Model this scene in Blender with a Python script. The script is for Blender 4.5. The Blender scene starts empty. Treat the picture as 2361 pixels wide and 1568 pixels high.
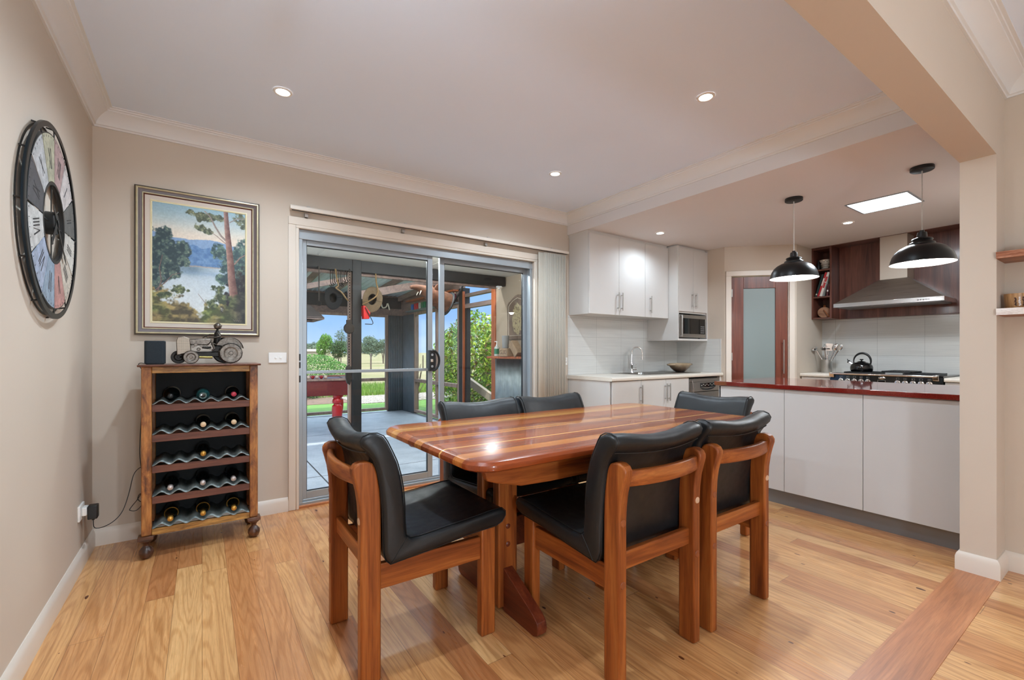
import bpy, math, random
import numpy as np
from mathutils import Vector, Matrix
PI = math.pi
random.seed(7)
sc = bpy.context.scene
COL = sc.collection

# ------------------------------------------------------------------ camera
cam_d = bpy.data.cameras.new('camera')
cam_d.sensor_fit = 'HORIZONTAL'; cam_d.sensor_width = 36.0
cam_d.lens = 36.0 * 1036 / 2361
cam_d.shift_y = 27.5 / 2361
cam_d.clip_start = 0.05; cam_d.clip_end = 800
cam = bpy.data.objects.new('camera', cam_d); COL.objects.link(cam)
cam.location = (0, 0, 1.15)
cam.rotation_euler = (PI / 2, 0, -math.radians(34.6))
sc.camera = cam

# ------------------------------------------------------------------ look
sc.view_settings.view_transform = 'Standard'
sc.view_settings.look = 'None'
sc.view_settings.gamma = 1.0
sc.view_settings.use_curve_mapping = False
sc.view_settings.exposure = 0.34
sc.render.film_transparent = False
cy = sc.cycles
cy.use_denoising = True
cy.max_bounces = 8; cy.diffuse_bounces = 5; cy.glossy_bounces = 4
cy.transmission_bounces = 6; cy.transparent_max_bounces = 16
cy.sample_clamp_indirect = 6.0
cy.caustics_reflective = False; cy.caustics_refractive = False
cy.blur_glossy = 0.6

# ------------------------------------------------------------------ sky
def lin1(c):
    c /= 255.0
    return c / 12.92 if c <= 0.04045 else ((c + 0.055) / 1.055) ** 2.4
def rgb(r, g, b, a=1.0):
    return (lin1(r), lin1(g), lin1(b), a)

world = bpy.data.worlds.new('sky'); sc.world = world
world.use_nodes = True
wn = world.node_tree; wn.nodes.clear()
w_out = wn.nodes.new('ShaderNodeOutputWorld'); w_bg = wn.nodes.new('ShaderNodeBackground')
w_tc = wn.nodes.new('ShaderNodeTexCoord'); w_sep = wn.nodes.new('ShaderNodeSeparateXYZ')
w_rmp = wn.nodes.new('ShaderNodeValToRGB')
w_map = wn.nodes.new('ShaderNodeMapping'); w_noi = wn.nodes.new('ShaderNodeTexNoise'); w_cr = wn.nodes.new('ShaderNodeValToRGB')
w_mix = wn.nodes.new('ShaderNodeMix'); w_mix.data_type = 'RGBA'
L = wn.links.new
L(w_tc.outputs['Generated'], w_sep.inputs[0]); L(w_sep.outputs['Z'], w_rmp.inputs[0])
els = w_rmp.color_ramp.elements
els[0].position = 0.0; els[0].color = rgb(182, 204, 240)
els[1].position = 1.0; els[1].color = (3.6, 4.1, 4.8, 1)
e = els.new(0.06); e.color = rgb(150, 186, 238)
e = els.new(0.22); e.color = rgb(116, 162, 232)
e = els.new(0.5); e.color = (1.9, 2.3, 2.9, 1)
w_map.inputs['Scale'].default_value = (1.2, 1.2, 5.0)
L(w_tc.outputs['Generated'], w_map.inputs[0]); L(w_map.outputs[0], w_noi.inputs['Vector'])
w_noi.inputs['Scale'].default_value = 2.2; w_noi.inputs['Detail'].default_value = 6
L(w_noi.outputs['Fac'], w_cr.inputs[0])
w_cr.color_ramp.elements[0].position = 0.52; w_cr.color_ramp.elements[0].color = (0, 0, 0, 1)
w_cr.color_ramp.elements[1].position = 0.78; w_cr.color_ramp.elements[1].color = (0.75, 0.75, 0.75, 1)
L(w_cr.outputs[0], w_mix.inputs[0]); L(w_rmp.outputs[0], w_mix.inputs[6]); w_mix.inputs[7].default_value = rgb(222, 232, 248)
L(w_mix.outputs[2], w_bg.inputs['Color']); w_bg.inputs['Strength'].default_value = 1.15
L(w_bg.outputs[0], w_out.inputs['Surface'])

# ------------------------------------------------------------------ sun
sun_d = bpy.data.lights.new('sun', 'SUN'); sun_d.energy = 3.6; sun_d.angle = 0.01; sun_d.color = (1, 0.95, 0.86)
sun = bpy.data.objects.new('sun', sun_d); COL.objects.link(sun)
sun.location = (12, 2, 14)
sun.rotation_euler = Vector((0.24, 0.42, -0.87)).to_track_quat('-Z', 'Y').to_euler()
LAMP_W = 52.0          # one ceiling downlight, watts
ROOM_W = 16.0
GLOBE_W = 118.0
PEND_W = 64.0
PATIO_W = 16.0
# ================================================================== helpers
class MB:
    """collects simple shapes; build() links them as ONE mesh object"""
    def __init__(s, off=(0, 0, 0)):
        s.v = []; s.f = []; s.o = Vector(off)
    def add(s, vs, fs, M=None):
        b = len(s.v)
        for p in vs:
            p = Vector(p)
            if M is not None: p = M @ p
            s.v.append(p - s.o)
        s.f += [tuple(b + i for i in f) for f in fs]
        return s
    def box(s, x0, x1, y0, y1, z0, z1, M=None):
        if x0 > x1: x0, x1 = x1, x0
        if y0 > y1: y0, y1 = y1, y0
        if z0 > z1: z0, z1 = z1, z0
        return s.add([(x0,y0,z0),(x1,y0,z0),(x1,y1,z0),(x0,y1,z0),(x0,y0,z1),(x1,y0,z1),(x1,y1,z1),(x0,y1,z1)],
                     [(3,2,1,0),(4,5,6,7),(0,1,5,4),(1,2,6,5),(2,3,7,6),(3,0,4,7)], M)
    def prism(s, poly, a, b, ax='y', M=None):
        """poly: 2D outline; extruded from a to b along ax ('x': (y,z); 'y': (x,z); 'z': (x,y))"""
        def P(p, t):
            return {'x': (t, p[0], p[1]), 'y': (p[0], t, p[1]), 'z': (p[0], p[1], t)}[ax]
        n = len(poly)
        area = sum(poly[i][0]*poly[(i+1) % n][1] - poly[(i+1) % n][0]*poly[i][1] for i in range(n))
        if (area < 0) != (ax == 'y'): poly = poly[::-1]
        if a > b: a, b = b, a
        vs = [P(p, a) for p in poly] + [P(p, b) for p in poly]
        fs = [tuple(range(n-1, -1, -1)), tuple(range(n, 2*n))] + [(i, (i+1) % n, n+(i+1) % n, n+i) for i in range(n)]
        return s.add(vs, fs, M)
    def tube(s, pts, r, seg=10, cap=True, closed=False, M=None):
        pts = [Vector(p) for p in pts]; n = len(pts)
        rs = r if isinstance(r, (list, tuple)) else [r]*n
        vs = []; up = None
        for i, p in enumerate(pts):
            if closed: t = pts[(i+1) % n] - pts[i-1]
            else: t = pts[min(i+1, n-1)] - pts[max(i-1, 0)]
            t.normalize()
            if up is None:
                up = Vector((0,0,1)) if abs(t.z) < 0.9 else Vector((1,0,0))
            a = t.cross(up); a.normalize(); up = a.cross(t); up.normalize()
            for k in range(seg):
                q = 2*PI*k/seg
                vs.append(p + (a*math.cos(q) + up*math.sin(q))*rs[i])
        fs = []
        m = n if closed else n-1
        for i in range(m):
            j = (i+1) % n
            for k in range(seg):
                k2 = (k+1) % seg
                fs.append((i*seg+k, j*seg+k, j*seg+k2, i*seg+k2))
        if cap and not closed:
            fs.append(tuple(range(seg))); fs.append(tuple(reversed(range((n-1)*seg, n*seg))))
        return s.add(vs, fs, M)
    def lathe(s, prof, c=(0,0,0), seg=24, axis='z', M=None, cap=True):
        """prof: list of (radius, height)"""
        vs = []
        for r, h in prof:
            for k in range(seg):
                q = 2*PI*k/seg; a = r*math.cos(q); b = r*math.sin(q)
                v = {'z': (a, b, h), 'y': (a, h, -b), 'x': (h, a, b)}[axis]
                vs.append((v[0]+c[0], v[1]+c[1], v[2]+c[2]))
        fs = []
        for i in range(len(prof)-1):
            for k in range(seg):
                k2 = (k+1) % seg
                fs.append((i*seg+k, i*seg+k2, (i+1)*seg+k2, (i+1)*seg+k))
        if cap:
            if prof[0][0] > 1e-4: fs.append(tuple(reversed(range(seg))))
            if prof[-1][0] > 1e-4: fs.append(tuple(range((len(prof)-1)*seg, len(prof)*seg)))
        return s.add(vs, fs, M)
    def cyl(s, c, r, h, axis='z', seg=20, M=None):
        return s.lathe([(r, 0), (r, h)], c, seg, axis, M)
    def ball(s, c, r, sc3=(1,1,1), seg=16, M=None):
        n = seg//2; vs = []; fs = []
        for i in range(n+1):
            th = PI*i/n
            for k in range(seg):
                q = 2*PI*k/seg
                vs.append((c[0]+r*sc3[0]*math.sin(th)*math.cos(q), c[1]+r*sc3[1]*math.sin(th)*math.sin(q), c[2]+r*sc3[2]*math.cos(th)))
        for i in range(n):
            for k in range(seg):
                k2 = (k+1) % seg
                fs.append((i*seg+k, (i+1)*seg+k, (i+1)*seg+k2, i*seg+k2))
        return s.add(vs, fs, M)
    def torus(s, c, R, r, axis='z', seg=32, sub=8, M=None, a0=0, a1=2*PI):
        full = abs(a1-a0-2*PI) < 1e-6
        n = seg if full else seg+1
        pts = []
        for i in range(n):
            q = a0+(a1-a0)*i/seg
            a = R*math.cos(q); b = R*math.sin(q)
            v = {'z': (a, b, 0), 'y': (a, 0, b), 'x': (0, a, b)}[axis]
            pts.append((v[0]+c[0], v[1]+c[1], v[2]+c[2]))
        return s.tube(pts, r, sub, closed=full, M=M)
    def sheet(s, nu, nv, fn, M=None):
        vs = [fn(i/nu, j/nv) for j in range(nv+1) for i in range(nu+1)]
        fs = [(j*(nu+1)+i, j*(nu+1)+i+1, (j+1)*(nu+1)+i+1, (j+1)*(nu+1)+i) for j in range(nv) for i in range(nu)]
        return s.add(vs, fs, M)
    def build(s, name, mat, parent=None, smooth=None, bevel=0, seg=2, label=None, solid=0, loc=None):
        me = bpy.data.meshes.new(name)
        me.from_pydata([tuple(v) for v in s.v], [], s.f)
        if smooth is not None:
            me.polygons.foreach_set('use_smooth', [True]*len(me.polygons))
            me.set_sharp_from_angle(angle=math.radians(smooth))
        me.materials.append(mat); me.update()
        o = bpy.data.objects.new(name, me); COL.objects.link(o)
        if parent is not None: o.parent = parent
        if loc is not None: o.location = loc
        if solid:
            md = o.modifiers.new('solid', 'SOLIDIFY'); md.thickness = solid; md.offset = 0
        if bevel:
            md = o.modifiers.new('bevel', 'BEVEL'); md.width = bevel; md.segments = seg
            md.limit_method = 'ANGLE'; md.angle_limit = math.radians(35)
            if smooth is None:
                me.polygons.foreach_set('use_smooth', [True]*len(me.polygons))
                me.set_sharp_from_angle(angle=math.radians(30)); md.harden_normals = False
        if label: o['label'] = label
        return o

def tag(o, label=None, cat=None, group=None, kind=None):
    if label: o['label'] = label
    if cat: o['category'] = cat
    if group: o['group'] = group
    if kind: o['kind'] = kind
    return o
def thing(name, label, cat, loc=(0,0,0), rotz=0, group=None, kind=None):
    o = bpy.data.objects.new(name, None); COL.objects.link(o)
    o.empty_display_size = 0.05
    o.location = loc; o.rotation_euler = (0, 0, rotz)
    return tag(o, label, cat, group, kind)
def on(t):
    """mesh builder that takes WORLD coordinates for an unrotated thing"""
    return MB(t.location)
def struct(o): return tag(o, kind='structure')
def copy_tree(o, parent=None):
    c = o.copy(); COL.objects.link(c)
    if parent is not None: c.parent = parent
    for ch in [x for x in bpy.data.objects if x.parent == o]:
        copy_tree(ch, c)
    return c
def arc(cx, cy_, r, a0, a1, n):
    return [(cx+r*math.cos(math.radians(a0+(a1-a0)*i/n)), cy_+r*math.sin(math.radians(a0+(a1-a0)*i/n))) for i in range(n+1)]
def rrect(x0, x1, y0, y1, r, n=5):
    return arc(x1-r, y0+r, r, -90, 0, n)+arc(x1-r, y1-r, r, 0, 90, n)+arc(x0+r, y1-r, r, 90, 180, n)+arc(x0+r, y0+r, r, 180, 270, n)
def text_mesh(name, txt, size, mat, parent, M, depth=0.0008):
    cu = bpy.data.curves.new('t', 'FONT'); cu.body = txt; cu.size = size; cu.extrude = depth
    cu.align_x = 'CENTER'; cu.align_y = 'CENTER'
    ob = bpy.data.objects.new('t', cu); COL.objects.link(ob)
    bpy.context.view_layer.update()
    me = bpy.data.meshes.new_from_object(ob.evaluated_get(bpy.context.evaluated_depsgraph_get()))
    bpy.data.objects.remove(ob); bpy.data.curves.remove(cu)
    me.name = name; me.transform(M); me.materials.clear(); me.materials.append(mat)
    o = bpy.data.objects.new(name, me); COL.objects.link(o)
    if parent is not None: o.parent = parent
    return o

# ================================================================== node helpers
class G:
    def __init__(s, name, rough=0.5, spec=None, metal=0.0, coat=0.0, coat_rough=0.1):
        s.m = bpy.data.materials.new(name); s.m.use_nodes = True
        s.nt = s.m.node_tree
        s.b = s.nt.nodes['Principled BSDF']
        s.b.inputs['Roughness'].default_value = rough
        s.b.inputs['Metallic'].default_value = metal
        if spec is not None: s.b.inputs['Specular IOR Level'].default_value = spec
        if coat: s.b.inputs['Coat Weight'].default_value = coat; s.b.inputs['Coat Roughness'].default_value = coat_rough
    def node(s, t, **kw):
        n = s.nt.nodes.new(t)
        for k, v in kw.items(): setattr(n, k, v)
        return n
    def put(s, sock, v):
        if v is None: return
        if isinstance(v, bpy.types.NodeSocket): s.nt.links.new(v, sock)
        else: sock.default_value = v
    def math(s, op, a, b=None, c=None, clamp=False):
        n = s.node('ShaderNodeMath', operation=op, use_clamp=clamp)
        s.put(n.inputs[0], a); s.put(n.inputs[1], b)
        if c is not None: s.put(n.inputs[2], c)
        return n.outputs[0]
    def obj(s): return s.node('ShaderNodeTexCoord').outputs['Object']
    def xyz(s, v):
        n = s.node('ShaderNodeSeparateXYZ'); s.put(n.inputs[0], v); return n.outputs
    def vec(s, x, y, z):
        n = s.node('ShaderNodeCombineXYZ'); s.put(n.inputs[0], x); s.put(n.inputs[1], y); s.put(n.inputs[2], z); return n.outputs[0]
    def scale(s, v, k, loc=(0,0,0)):
        n = s.node('ShaderNodeMapping'); s.put(n.inputs[0], v); n.inputs['Scale'].default_value = k; n.inputs['Location'].default_value = loc
        return n.outputs[0]
    def noise(s, v, sc_=5.0, det=3.0, rough=0.5, dist=0.0, col=False):
        n = s.node('ShaderNodeTexNoise'); s.put(n.inputs['Vector'], v)
        n.inputs['Scale'].default_value = sc_; n.inputs['Detail'].default_value = det
        n.inputs['Roughness'].default_value = rough; n.inputs['Distortion'].default_value = dist
        return n.outputs['Color' if col else 'Fac']
    def white(s, v, dim='2D'):
        n = s.node('ShaderNodeTexWhiteNoise', noise_dimensions=dim)
        if dim == '1D': s.put(n.inputs['W'], v)
        else: s.put(n.inputs['Vector'], v)
        return n.outputs['Value']
    def ramp(s, f, stops, interp='LINEAR'):
        n = s.node('ShaderNodeValToRGB'); s.put(n.inputs[0], f); cr = n.color_ramp; cr.interpolation = interp
        cr.elements[0].position = stops[0][0]; cr.elements[0].color = stops[0][1]
        cr.elements[1].position = stops[-1][0]; cr.elements[1].color = stops[-1][1]
        for p, c in stops[1:-1]:
            e = cr.elements.new(p); e.color = c
        return n.outputs[0]
    def mix(s, f, a, b, blend='MIX'):
        n = s.node('ShaderNodeMix', data_type='RGBA', blend_type=blend)
        s.put(n.inputs[0], f); s.put(n.inputs[6], a); s.put(n.inputs[7], b); return n.outputs[2]
    def mr(s, v, a, b, c, d):
        n = s.node('ShaderNodeMapRange'); s.put(n.inputs[0], v)
        for i, q in enumerate((a, b, c, d)): n.inputs[i+1].default_value = q
        return n.outputs[0]
    def color(s, v): s.put(s.b.inputs['Base Color'], v); return s
    def roughness(s, v): s.put(s.b.inputs['Roughness'], v); return s
    def bump(s, h, strength=0.2, dist=0.002):
        n = s.node('ShaderNodeBump'); s.put(n.inputs['Height'], h); n.inputs['Strength'].default_value = strength
        n.inputs['Distance'].default_value = dist; s.put(s.b.inputs['Normal'], n.outputs[0]); return s

def mul(c, k): return (c[0]*k, c[1]*k, c[2]*k, 1)
def plain(name, c, rough=0.5, metal=0.0, var=0.04, vs=6.0, bump=0.0, bs=200, **kw):
    g = G(name, rough, metal=metal, **kw)
    n = g.noise(g.obj(), vs, 3)
    g.color(g.ramp(n, [(0.3, mul(c, 1-var)), (0.7, mul(c, 1+var))]))
    if bump: g.bump(g.noise(g.obj(), bs, 2), bump, 0.001)
    return g.m
def wood(name, cols, axis='z', rough=0.35, coat=0.0, across=26, along=1.6, coat_rough=0.12, spec=None, off=0):
    g = G(name, rough, coat=coat, coat_rough=coat_rough, spec=spec)
    k = [across, across, across]; k['xyz'.index(axis)] = along
    rnd = g.node('ShaderNodeObjectInfo').outputs['Random']
    o = g.node('ShaderNodeVectorMath', operation='ADD'); g.put(o.inputs[0], g.obj())
    g.put(o.inputs[1], g.vec(g.math('MULTIPLY', rnd, 3.7), g.math('MULTIPLY', rnd, 5.1), g.math('MULTIPLY', rnd, 2.3)))
    v = g.scale(o.outputs[0], k, (off, off, off))
    n1 = g.noise(v, 1.0, 4, 0.6, 0.6)
    k2 = [across*6]*3; k2['xyz'.index(axis)] = along*4
    n2 = g.noise(g.scale(o.outputs[0], k2), 1.0, 3, 0.7)
    st = [(0.28 + 0.44*i/(len(cols)-1), c) for i, c in enumerate(cols)]
    base = g.ramp(n1, st)
    fine = g.ramp(n2, [(0.3, (0.78, 0.76, 0.74, 1)), (0.6, (1.04, 1.04, 1.04, 1))])
    g.color(g.mix(1.0, base, fine, 'MULTIPLY'))
    g.bump(n2, 0.06, 0.0006)
    return g.m
def glass(name, tint=(1,1,1,1), ior=1.45, refl=1.0):
    m = bpy.data.materials.new(name); m.use_nodes = True; nt = m.node_tree; nt.nodes.clear()
    out = nt.nodes.new('ShaderNodeOutputMaterial'); mx = nt.nodes.new('ShaderNodeMixShader')
    tr = nt.nodes.new('ShaderNodeBsdfTransparent'); gl = nt.nodes.new('ShaderNodeBsdfGlossy')
    ge = nt.nodes.new('ShaderNodeNewGeometry'); dt = nt.nodes.new('ShaderNodeVectorMath'); dt.operation = 'DOT_PRODUCT'
    nt.links.new(ge.outputs['Incoming'], dt.inputs[0]); nt.links.new(ge.outputs['Normal'], dt.inputs[1])
    def mt(op, a, b=None):
        n = nt.nodes.new('ShaderNodeMath'); n.operation = op
        for i, q in enumerate((a, b)):
            if isinstance(q, bpy.types.NodeSocket): nt.links.new(q, n.inputs[i])
            elif q is not None: n.inputs[i].default_value = q
        return n.outputs[0]
    fres = mt('ADD', mt('MULTIPLY', mt('POWER', mt('SUBTRACT', 1.0, mt('ABSOLUTE', dt.outputs['Value'])), 5.0), 0.5), 0.018)
    tr.inputs[0].default_value = tint; gl.inputs['Roughness'].default_value = 0.02; gl.inputs[0].default_value = (refl, refl, refl, 1)
    nt.links.new(fres, mx.inputs[0]); nt.links.new(tr.outputs[0], mx.inputs[1]); nt.links.new(gl.outputs[0], mx.inputs[2])
    nt.links.new(mx.outputs[0], out.inputs[0]); return m
def glow(name, c, s):
    g = G(name, 0.5); g.color((0.8, 0.8, 0.8, 1)); g.b.inputs['Emission Color'].default_value = c; g.b.inputs['Emission Strength'].default_value = s
    return g.m
# ================================================================== materials
M = {}
def wall_mat(name, c):
    g = G(name, 0.75, spec=0.25)
    n = g.noise(g.obj(), 1.3, 2); g.color(g.ramp(n, [(0.3, mul(c, 0.985)), (0.7, mul(c, 1.015))]))
    g.bump(g.noise(g.obj(), 260, 2), 0.05, 0.0006); return g.m
M['wall'] = wall_mat('wall_paint', rgb(204, 192, 178))
M['ceil'] = wall_mat('ceiling_paint', rgb(228, 239, 255))
M['kceil'] = wall_mat('kitchen_ceiling_paint', rgb(222, 219, 219))
M['cornice'] = plain('cornice_paint', rgb(224, 223, 222), 0.6, var=0.005)
M['trim'] = plain('trim_gloss_paint', rgb(222, 213, 202), 0.35, var=0.01)
M['cream'] = plain('cream_frame_paint', rgb(214, 203, 190), 0.4, var=0.01)
def floor_mat(name, w=0.108, along='y', length=2.1, reds=0.0):
    g = G(name, 0.30, coat=0.6, coat_rough=0.12, spec=0.4)
    X = g.xyz(g.obj()); a, b = (X[0], X[1]) if along == 'y' else (X[1], X[0])
    u = g.math('DIVIDE', a, w); i = g.math('FLOOR', u); fr = g.math('FRACT', u)
    r1 = g.white(i, '1D')
    yy = g.math('ADD', g.math('DIVIDE', b, length), g.math('MULTIPLY', r1, 9.7)); j = g.math('FLOOR', yy); fy = g.math('FRACT', yy)
    rnd = g.white(g.vec(i, j, 0.0), '3D')
    rnd2 = g.white(g.vec(i, j, 4.0), '3D')
    base = g.ramp(rnd, [(0.0, rgb(180, 120, 76)), (0.14, rgb(198, 138, 88)), (0.4, rgb(210, 154, 100)), (0.7, rgb(219, 168, 112)), (1.0, rgb(230, 186, 130))])
    gv = g.vec(g.math('ADD', g.math('MULTIPLY', a, 34), g.math('MULTIPLY', rnd, 40)), g.math('ADD', g.math('MULTIPLY', b, 1.1), g.math('MULTIPLY', rnd2, 30)), g.math('MULTIPLY', rnd, 9))
    n = g.noise(gv, 1.0, 4, 0.6, 0.9)
    gr = g.ramp(n, [(0.25, (0.74, 0.66, 0.58, 1)), (0.5, (1, 1, 1, 1)), (0.75, (1.1, 1.1, 1.08, 1))])
    c = g.mix(1.0, base, gr, 'MULTIPLY')
    # cathedral grain rings
    rv = g.vec(g.math('ADD', g.math('MULTIPLY', a, 9), g.math('MULTIPLY', rnd, 17)), g.math('ADD', g.math('MULTIPLY', b, 0.9), g.math('MULTIPLY', rnd2, 11)), 0.0)
    rn = g.noise(rv, 1.0, 1.5, 0.4, 0.2)
    rings = g.math('SINE', g.math('MULTIPLY', rn, 95))
    c = g.mix(1.0, c, g.ramp(g.mr(rings, -1, 1, 0, 1), [(0.0, (0.86, 0.79, 0.72, 1)), (0.55, (1.02, 1.02, 1.02, 1))]), 'MULTIPLY')
    fn = g.noise(g.vec(g.math('MULTIPLY', a, 260), g.math('MULTIPLY', b, 12), rnd), 1.0, 2, 0.6)
    c = g.mix(1.0, c, g.ramp(fn, [(0.3, (0.86, 0.82, 0.78, 1)), (0.55, (1.02, 1.02, 1.02, 1))]), 'MULTIPLY')
    kn = g.noise(g.vec(g.math('MULTIPLY', a, 30), g.math('MULTIPLY', b, 11), rnd), 1.0, 1)
    c = g.mix(g.math('GREATER_THAN', kn, 0.775), c, rgb(96, 52, 28))
    gap = g.math('MAXIMUM', g.math('LESS_THAN', fr, 0.016), g.math('LESS_THAN', fy, 0.0012))
    c = g.mix(g.math('MULTIPLY', gap, 0.62), c, rgb(86, 48, 24))
    g.color(c)
    g.roughness(g.mr(n, 0.2, 0.8, 0.36, 0.24))
    g.bump(g.math('ADD', g.math('MULTIPLY', gap, -1.0), g.math('MULTIPLY', g.noise(g.vec(g.math('MULTIPLY', a, 7), g.math('MULTIPLY', b, 1.4), rnd), 1.0, 2), 0.9)), 0.12, 0.0015)
    return g.m
M['floor'] = floor_mat('strip_timber_floor')
M['thresh'] = wood('threshold_board_timber', [rgb(168, 106, 68), rgb(190, 124, 80), rgb(206, 142, 96)], 'x', 0.34, coat=0.2, across=20, along=1.2)

TW = [rgb(100, 46, 18), rgb(132, 68, 28), rgb(158, 88, 38), rgb(174, 106, 52)]
for a_ in 'xyz':
    M['tw'+a_] = wood('oiled_timber_'+{'x': 'long', 'y': 'cross', 'z': 'upright'}[a_], TW, a_, 0.42, coat=0.12, coat_rough=0.2, spec=0.3)
M['tdark'] = wood('dark_red_timber', [rgb(76, 32, 18), rgb(106, 46, 26), rgb(126, 62, 36)], 'y', 0.38, coat=0.2, spec=.3)
M['paleplug'] = wood('pale_timber_plug', [rgb(196, 160, 132), rgb(216, 184, 156)], 'z', 0.4)
M['plug'] = wood('timber_plug', [rgb(120, 60, 30), rgb(150, 84, 46)], 'z', 0.4)
def table_mat():
    g = G('laminated_tabletop_timber', 0.24, coat=0.4, coat_rough=0.05, spec=0.3)
    X = g.xyz(g.obj()); w = 0.071
    u = g.math('DIVIDE', g.math('ADD', X[1], 5.0), w); i = g.math('FLOOR', u); fr = g.math('FRACT', u)
    rnd = g.white(i, '1D')
    base = g.ramp(rnd, [(0.0, rgb(136, 62, 28)), (0.35, rgb(158, 78, 36)), (0.65, rgb(176, 94, 44)), (0.85, rgb(204, 134, 62)), (1.0, rgb(224, 162, 84))])
    gv = g.vec(g.math('ADD', g.math('MULTIPLY', X[0], 1.3), g.math('MULTIPLY', rnd, 20)), g.math('MULTIPLY', X[1], 36), g.math('MULTIPLY', X[2], 20))
    n = g.noise(gv, 1.0, 4, 0.6, 0.8)
    c = g.mix(1.0, base, g.ramp(n, [(0.3, (0.74, 0.68, 0.62, 1)), (0.6, (1.06, 1.06, 1.05, 1))]), 'MULTIPLY')
    fn = g.noise(g.vec(g.math('MULTIPLY', X[0], 14), g.math('MULTIPLY', X[1], 300), rnd), 1.0, 2)
    c = g.mix(1.0, c, g.ramp(fn, [(0.3, (0.88, 0.85, 0.82, 1)), (0.6, (1.02, 1.02, 1.02, 1))]), 'MULTIPLY')
    c = g.mix(g.math('MULTIPLY', g.math('LESS_THAN', fr, 0.02), 0.45), c, rgb(70, 30, 14))
    # one thin pale stringer line
    dl = g.math('ABSOLUTE', g.math('SUBTRACT', X[1], 0.0 - 0.205))
    c = g.mix(g.math('LESS_THAN', dl, 0.006), c, rgb(226, 170, 96))
    for sx in (0.0, 0.40):
        d = g.math('ABSOLUTE', g.math('SUBTRACT', X[0], sx))
        c = g.mix(g.math('MULTIPLY', g.math('LESS_THAN', d, 0.0013), 0.8), c, rgb(60, 24, 12))
    g.color(c); g.bump(n, 0.02, 0.0005); return g.m
M['top'] = table_mat()
def leather_mat():
    g = G('black_leather', 0.40, spec=0.42)
    n = g.noise(g.obj(), 9, 3); g.color(g.ramp(n, [(0.3, (0.006, 0.0068, 0.0078, 1)), (0.7, (0.011, 0.0125, 0.014, 1))]))
    g.roughness(g.mr(g.noise(g.obj(), 30, 3), 0.3, 0.7, 0.36, 0.48))
    v = g.node('ShaderNodeTexVoronoi'); g.put(v.inputs['Vector'], g.obj()); v.inputs['Scale'].default_value = 420
    big = g.noise(g.obj(), 14, 3, 0.6, 0.4)
    h = g.math('ADD', g.math('MULTIPLY', v.outputs['Distance'], 0.25), g.math('MULTIPLY', big, 1.6))
    g.bump(h, 0.28, 0.002); return g.m
M['leather'] = leather_mat()
M['white_lam'] = plain('white_laminate', rgb(208, 206, 203), 0.42, var=0.008, spec=0.5)
M['island_lam'] = plain('satin_white_laminate', rgb(198, 197, 196), 0.34, var=0.008)
M['kick'] = plain('brushed_grey_kickboard', rgb(128, 131, 133), 0.35, metal=0.55, var=0.03)
M['bench'] = plain('cream_laminate_benchtop', rgb(222, 214, 202), 0.3, var=0.03, vs=90)
g_ = G('red_stone_benchtop', 0.08, coat=0.5, coat_rough=0.03)
g_.color(g_.ramp(g_.noise(g_.obj(), 240, 2), [(0.35, rgb(92, 22, 18)), (0.65, rgb(124, 36, 28))])); M['redstone'] = g_.m
def brushed(name, c, axis='y', rough=0.3):
    g = G(name, rough, metal=1.0)
    k = [300, 300, 300]; k['xyz'.index(axis)] = 4
    n = g.noise(g.scale(g.obj(), k), 1.0, 2); g.color(g.ramp(n, [(0.3, mul(c, 0.88)), (0.7, mul(c, 1.08))]))
    g.roughness(g.mr(n, 0.2, 0.8, rough*0.85, rough*1.2)); return g.m
M['steel'] = brushed('brushed_steel', rgb(176, 174, 170))
M['steelv'] = brushed('upright_brushed_steel', rgb(190, 188, 184), 'z', 0.38)
M['chrome'] = plain('polished_chrome', rgb(225, 226, 228), 0.08, metal=1.0, var=0.01)
M['nickel'] = plain('satin_nickel', rgb(192, 190, 186), 0.28, metal=1.0, var=0.02)
M['alum'] = plain('grey_aluminium_frame', rgb(166, 174, 180), 0.38, metal=0.55, var=0.01)
M['alumd'] = plain('dark_rubber_gasket', rgb(22, 24, 26), 0.5)
M['black'] = plain('black_paint', rgb(18, 20, 22), 0.42)
M['blackgloss'] = plain('black_enamel', rgb(8, 9, 11), 0.07, spec=0.6)
M['mah'] = wood('mahogany_veneer', [rgb(68, 36, 29), rgb(102, 58, 46), rgb(128, 78, 62)], 'z', 0.34, across=18, along=1.2, coat=0.25)
M['mahx'] = wood('mahogany_edge', [rgb(78, 48, 40), rgb(108, 70, 58), rgb(130, 88, 74)], 'y', 0.36, across=18, along=1.2, coat=0.2)
M['doorw'] = wood('red_door_timber', [rgb(80, 36, 24), rgb(110, 52, 36), rgb(132, 70, 50)], 'z', 0.34, across=20, along=1.0, coat=0.3)
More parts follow.
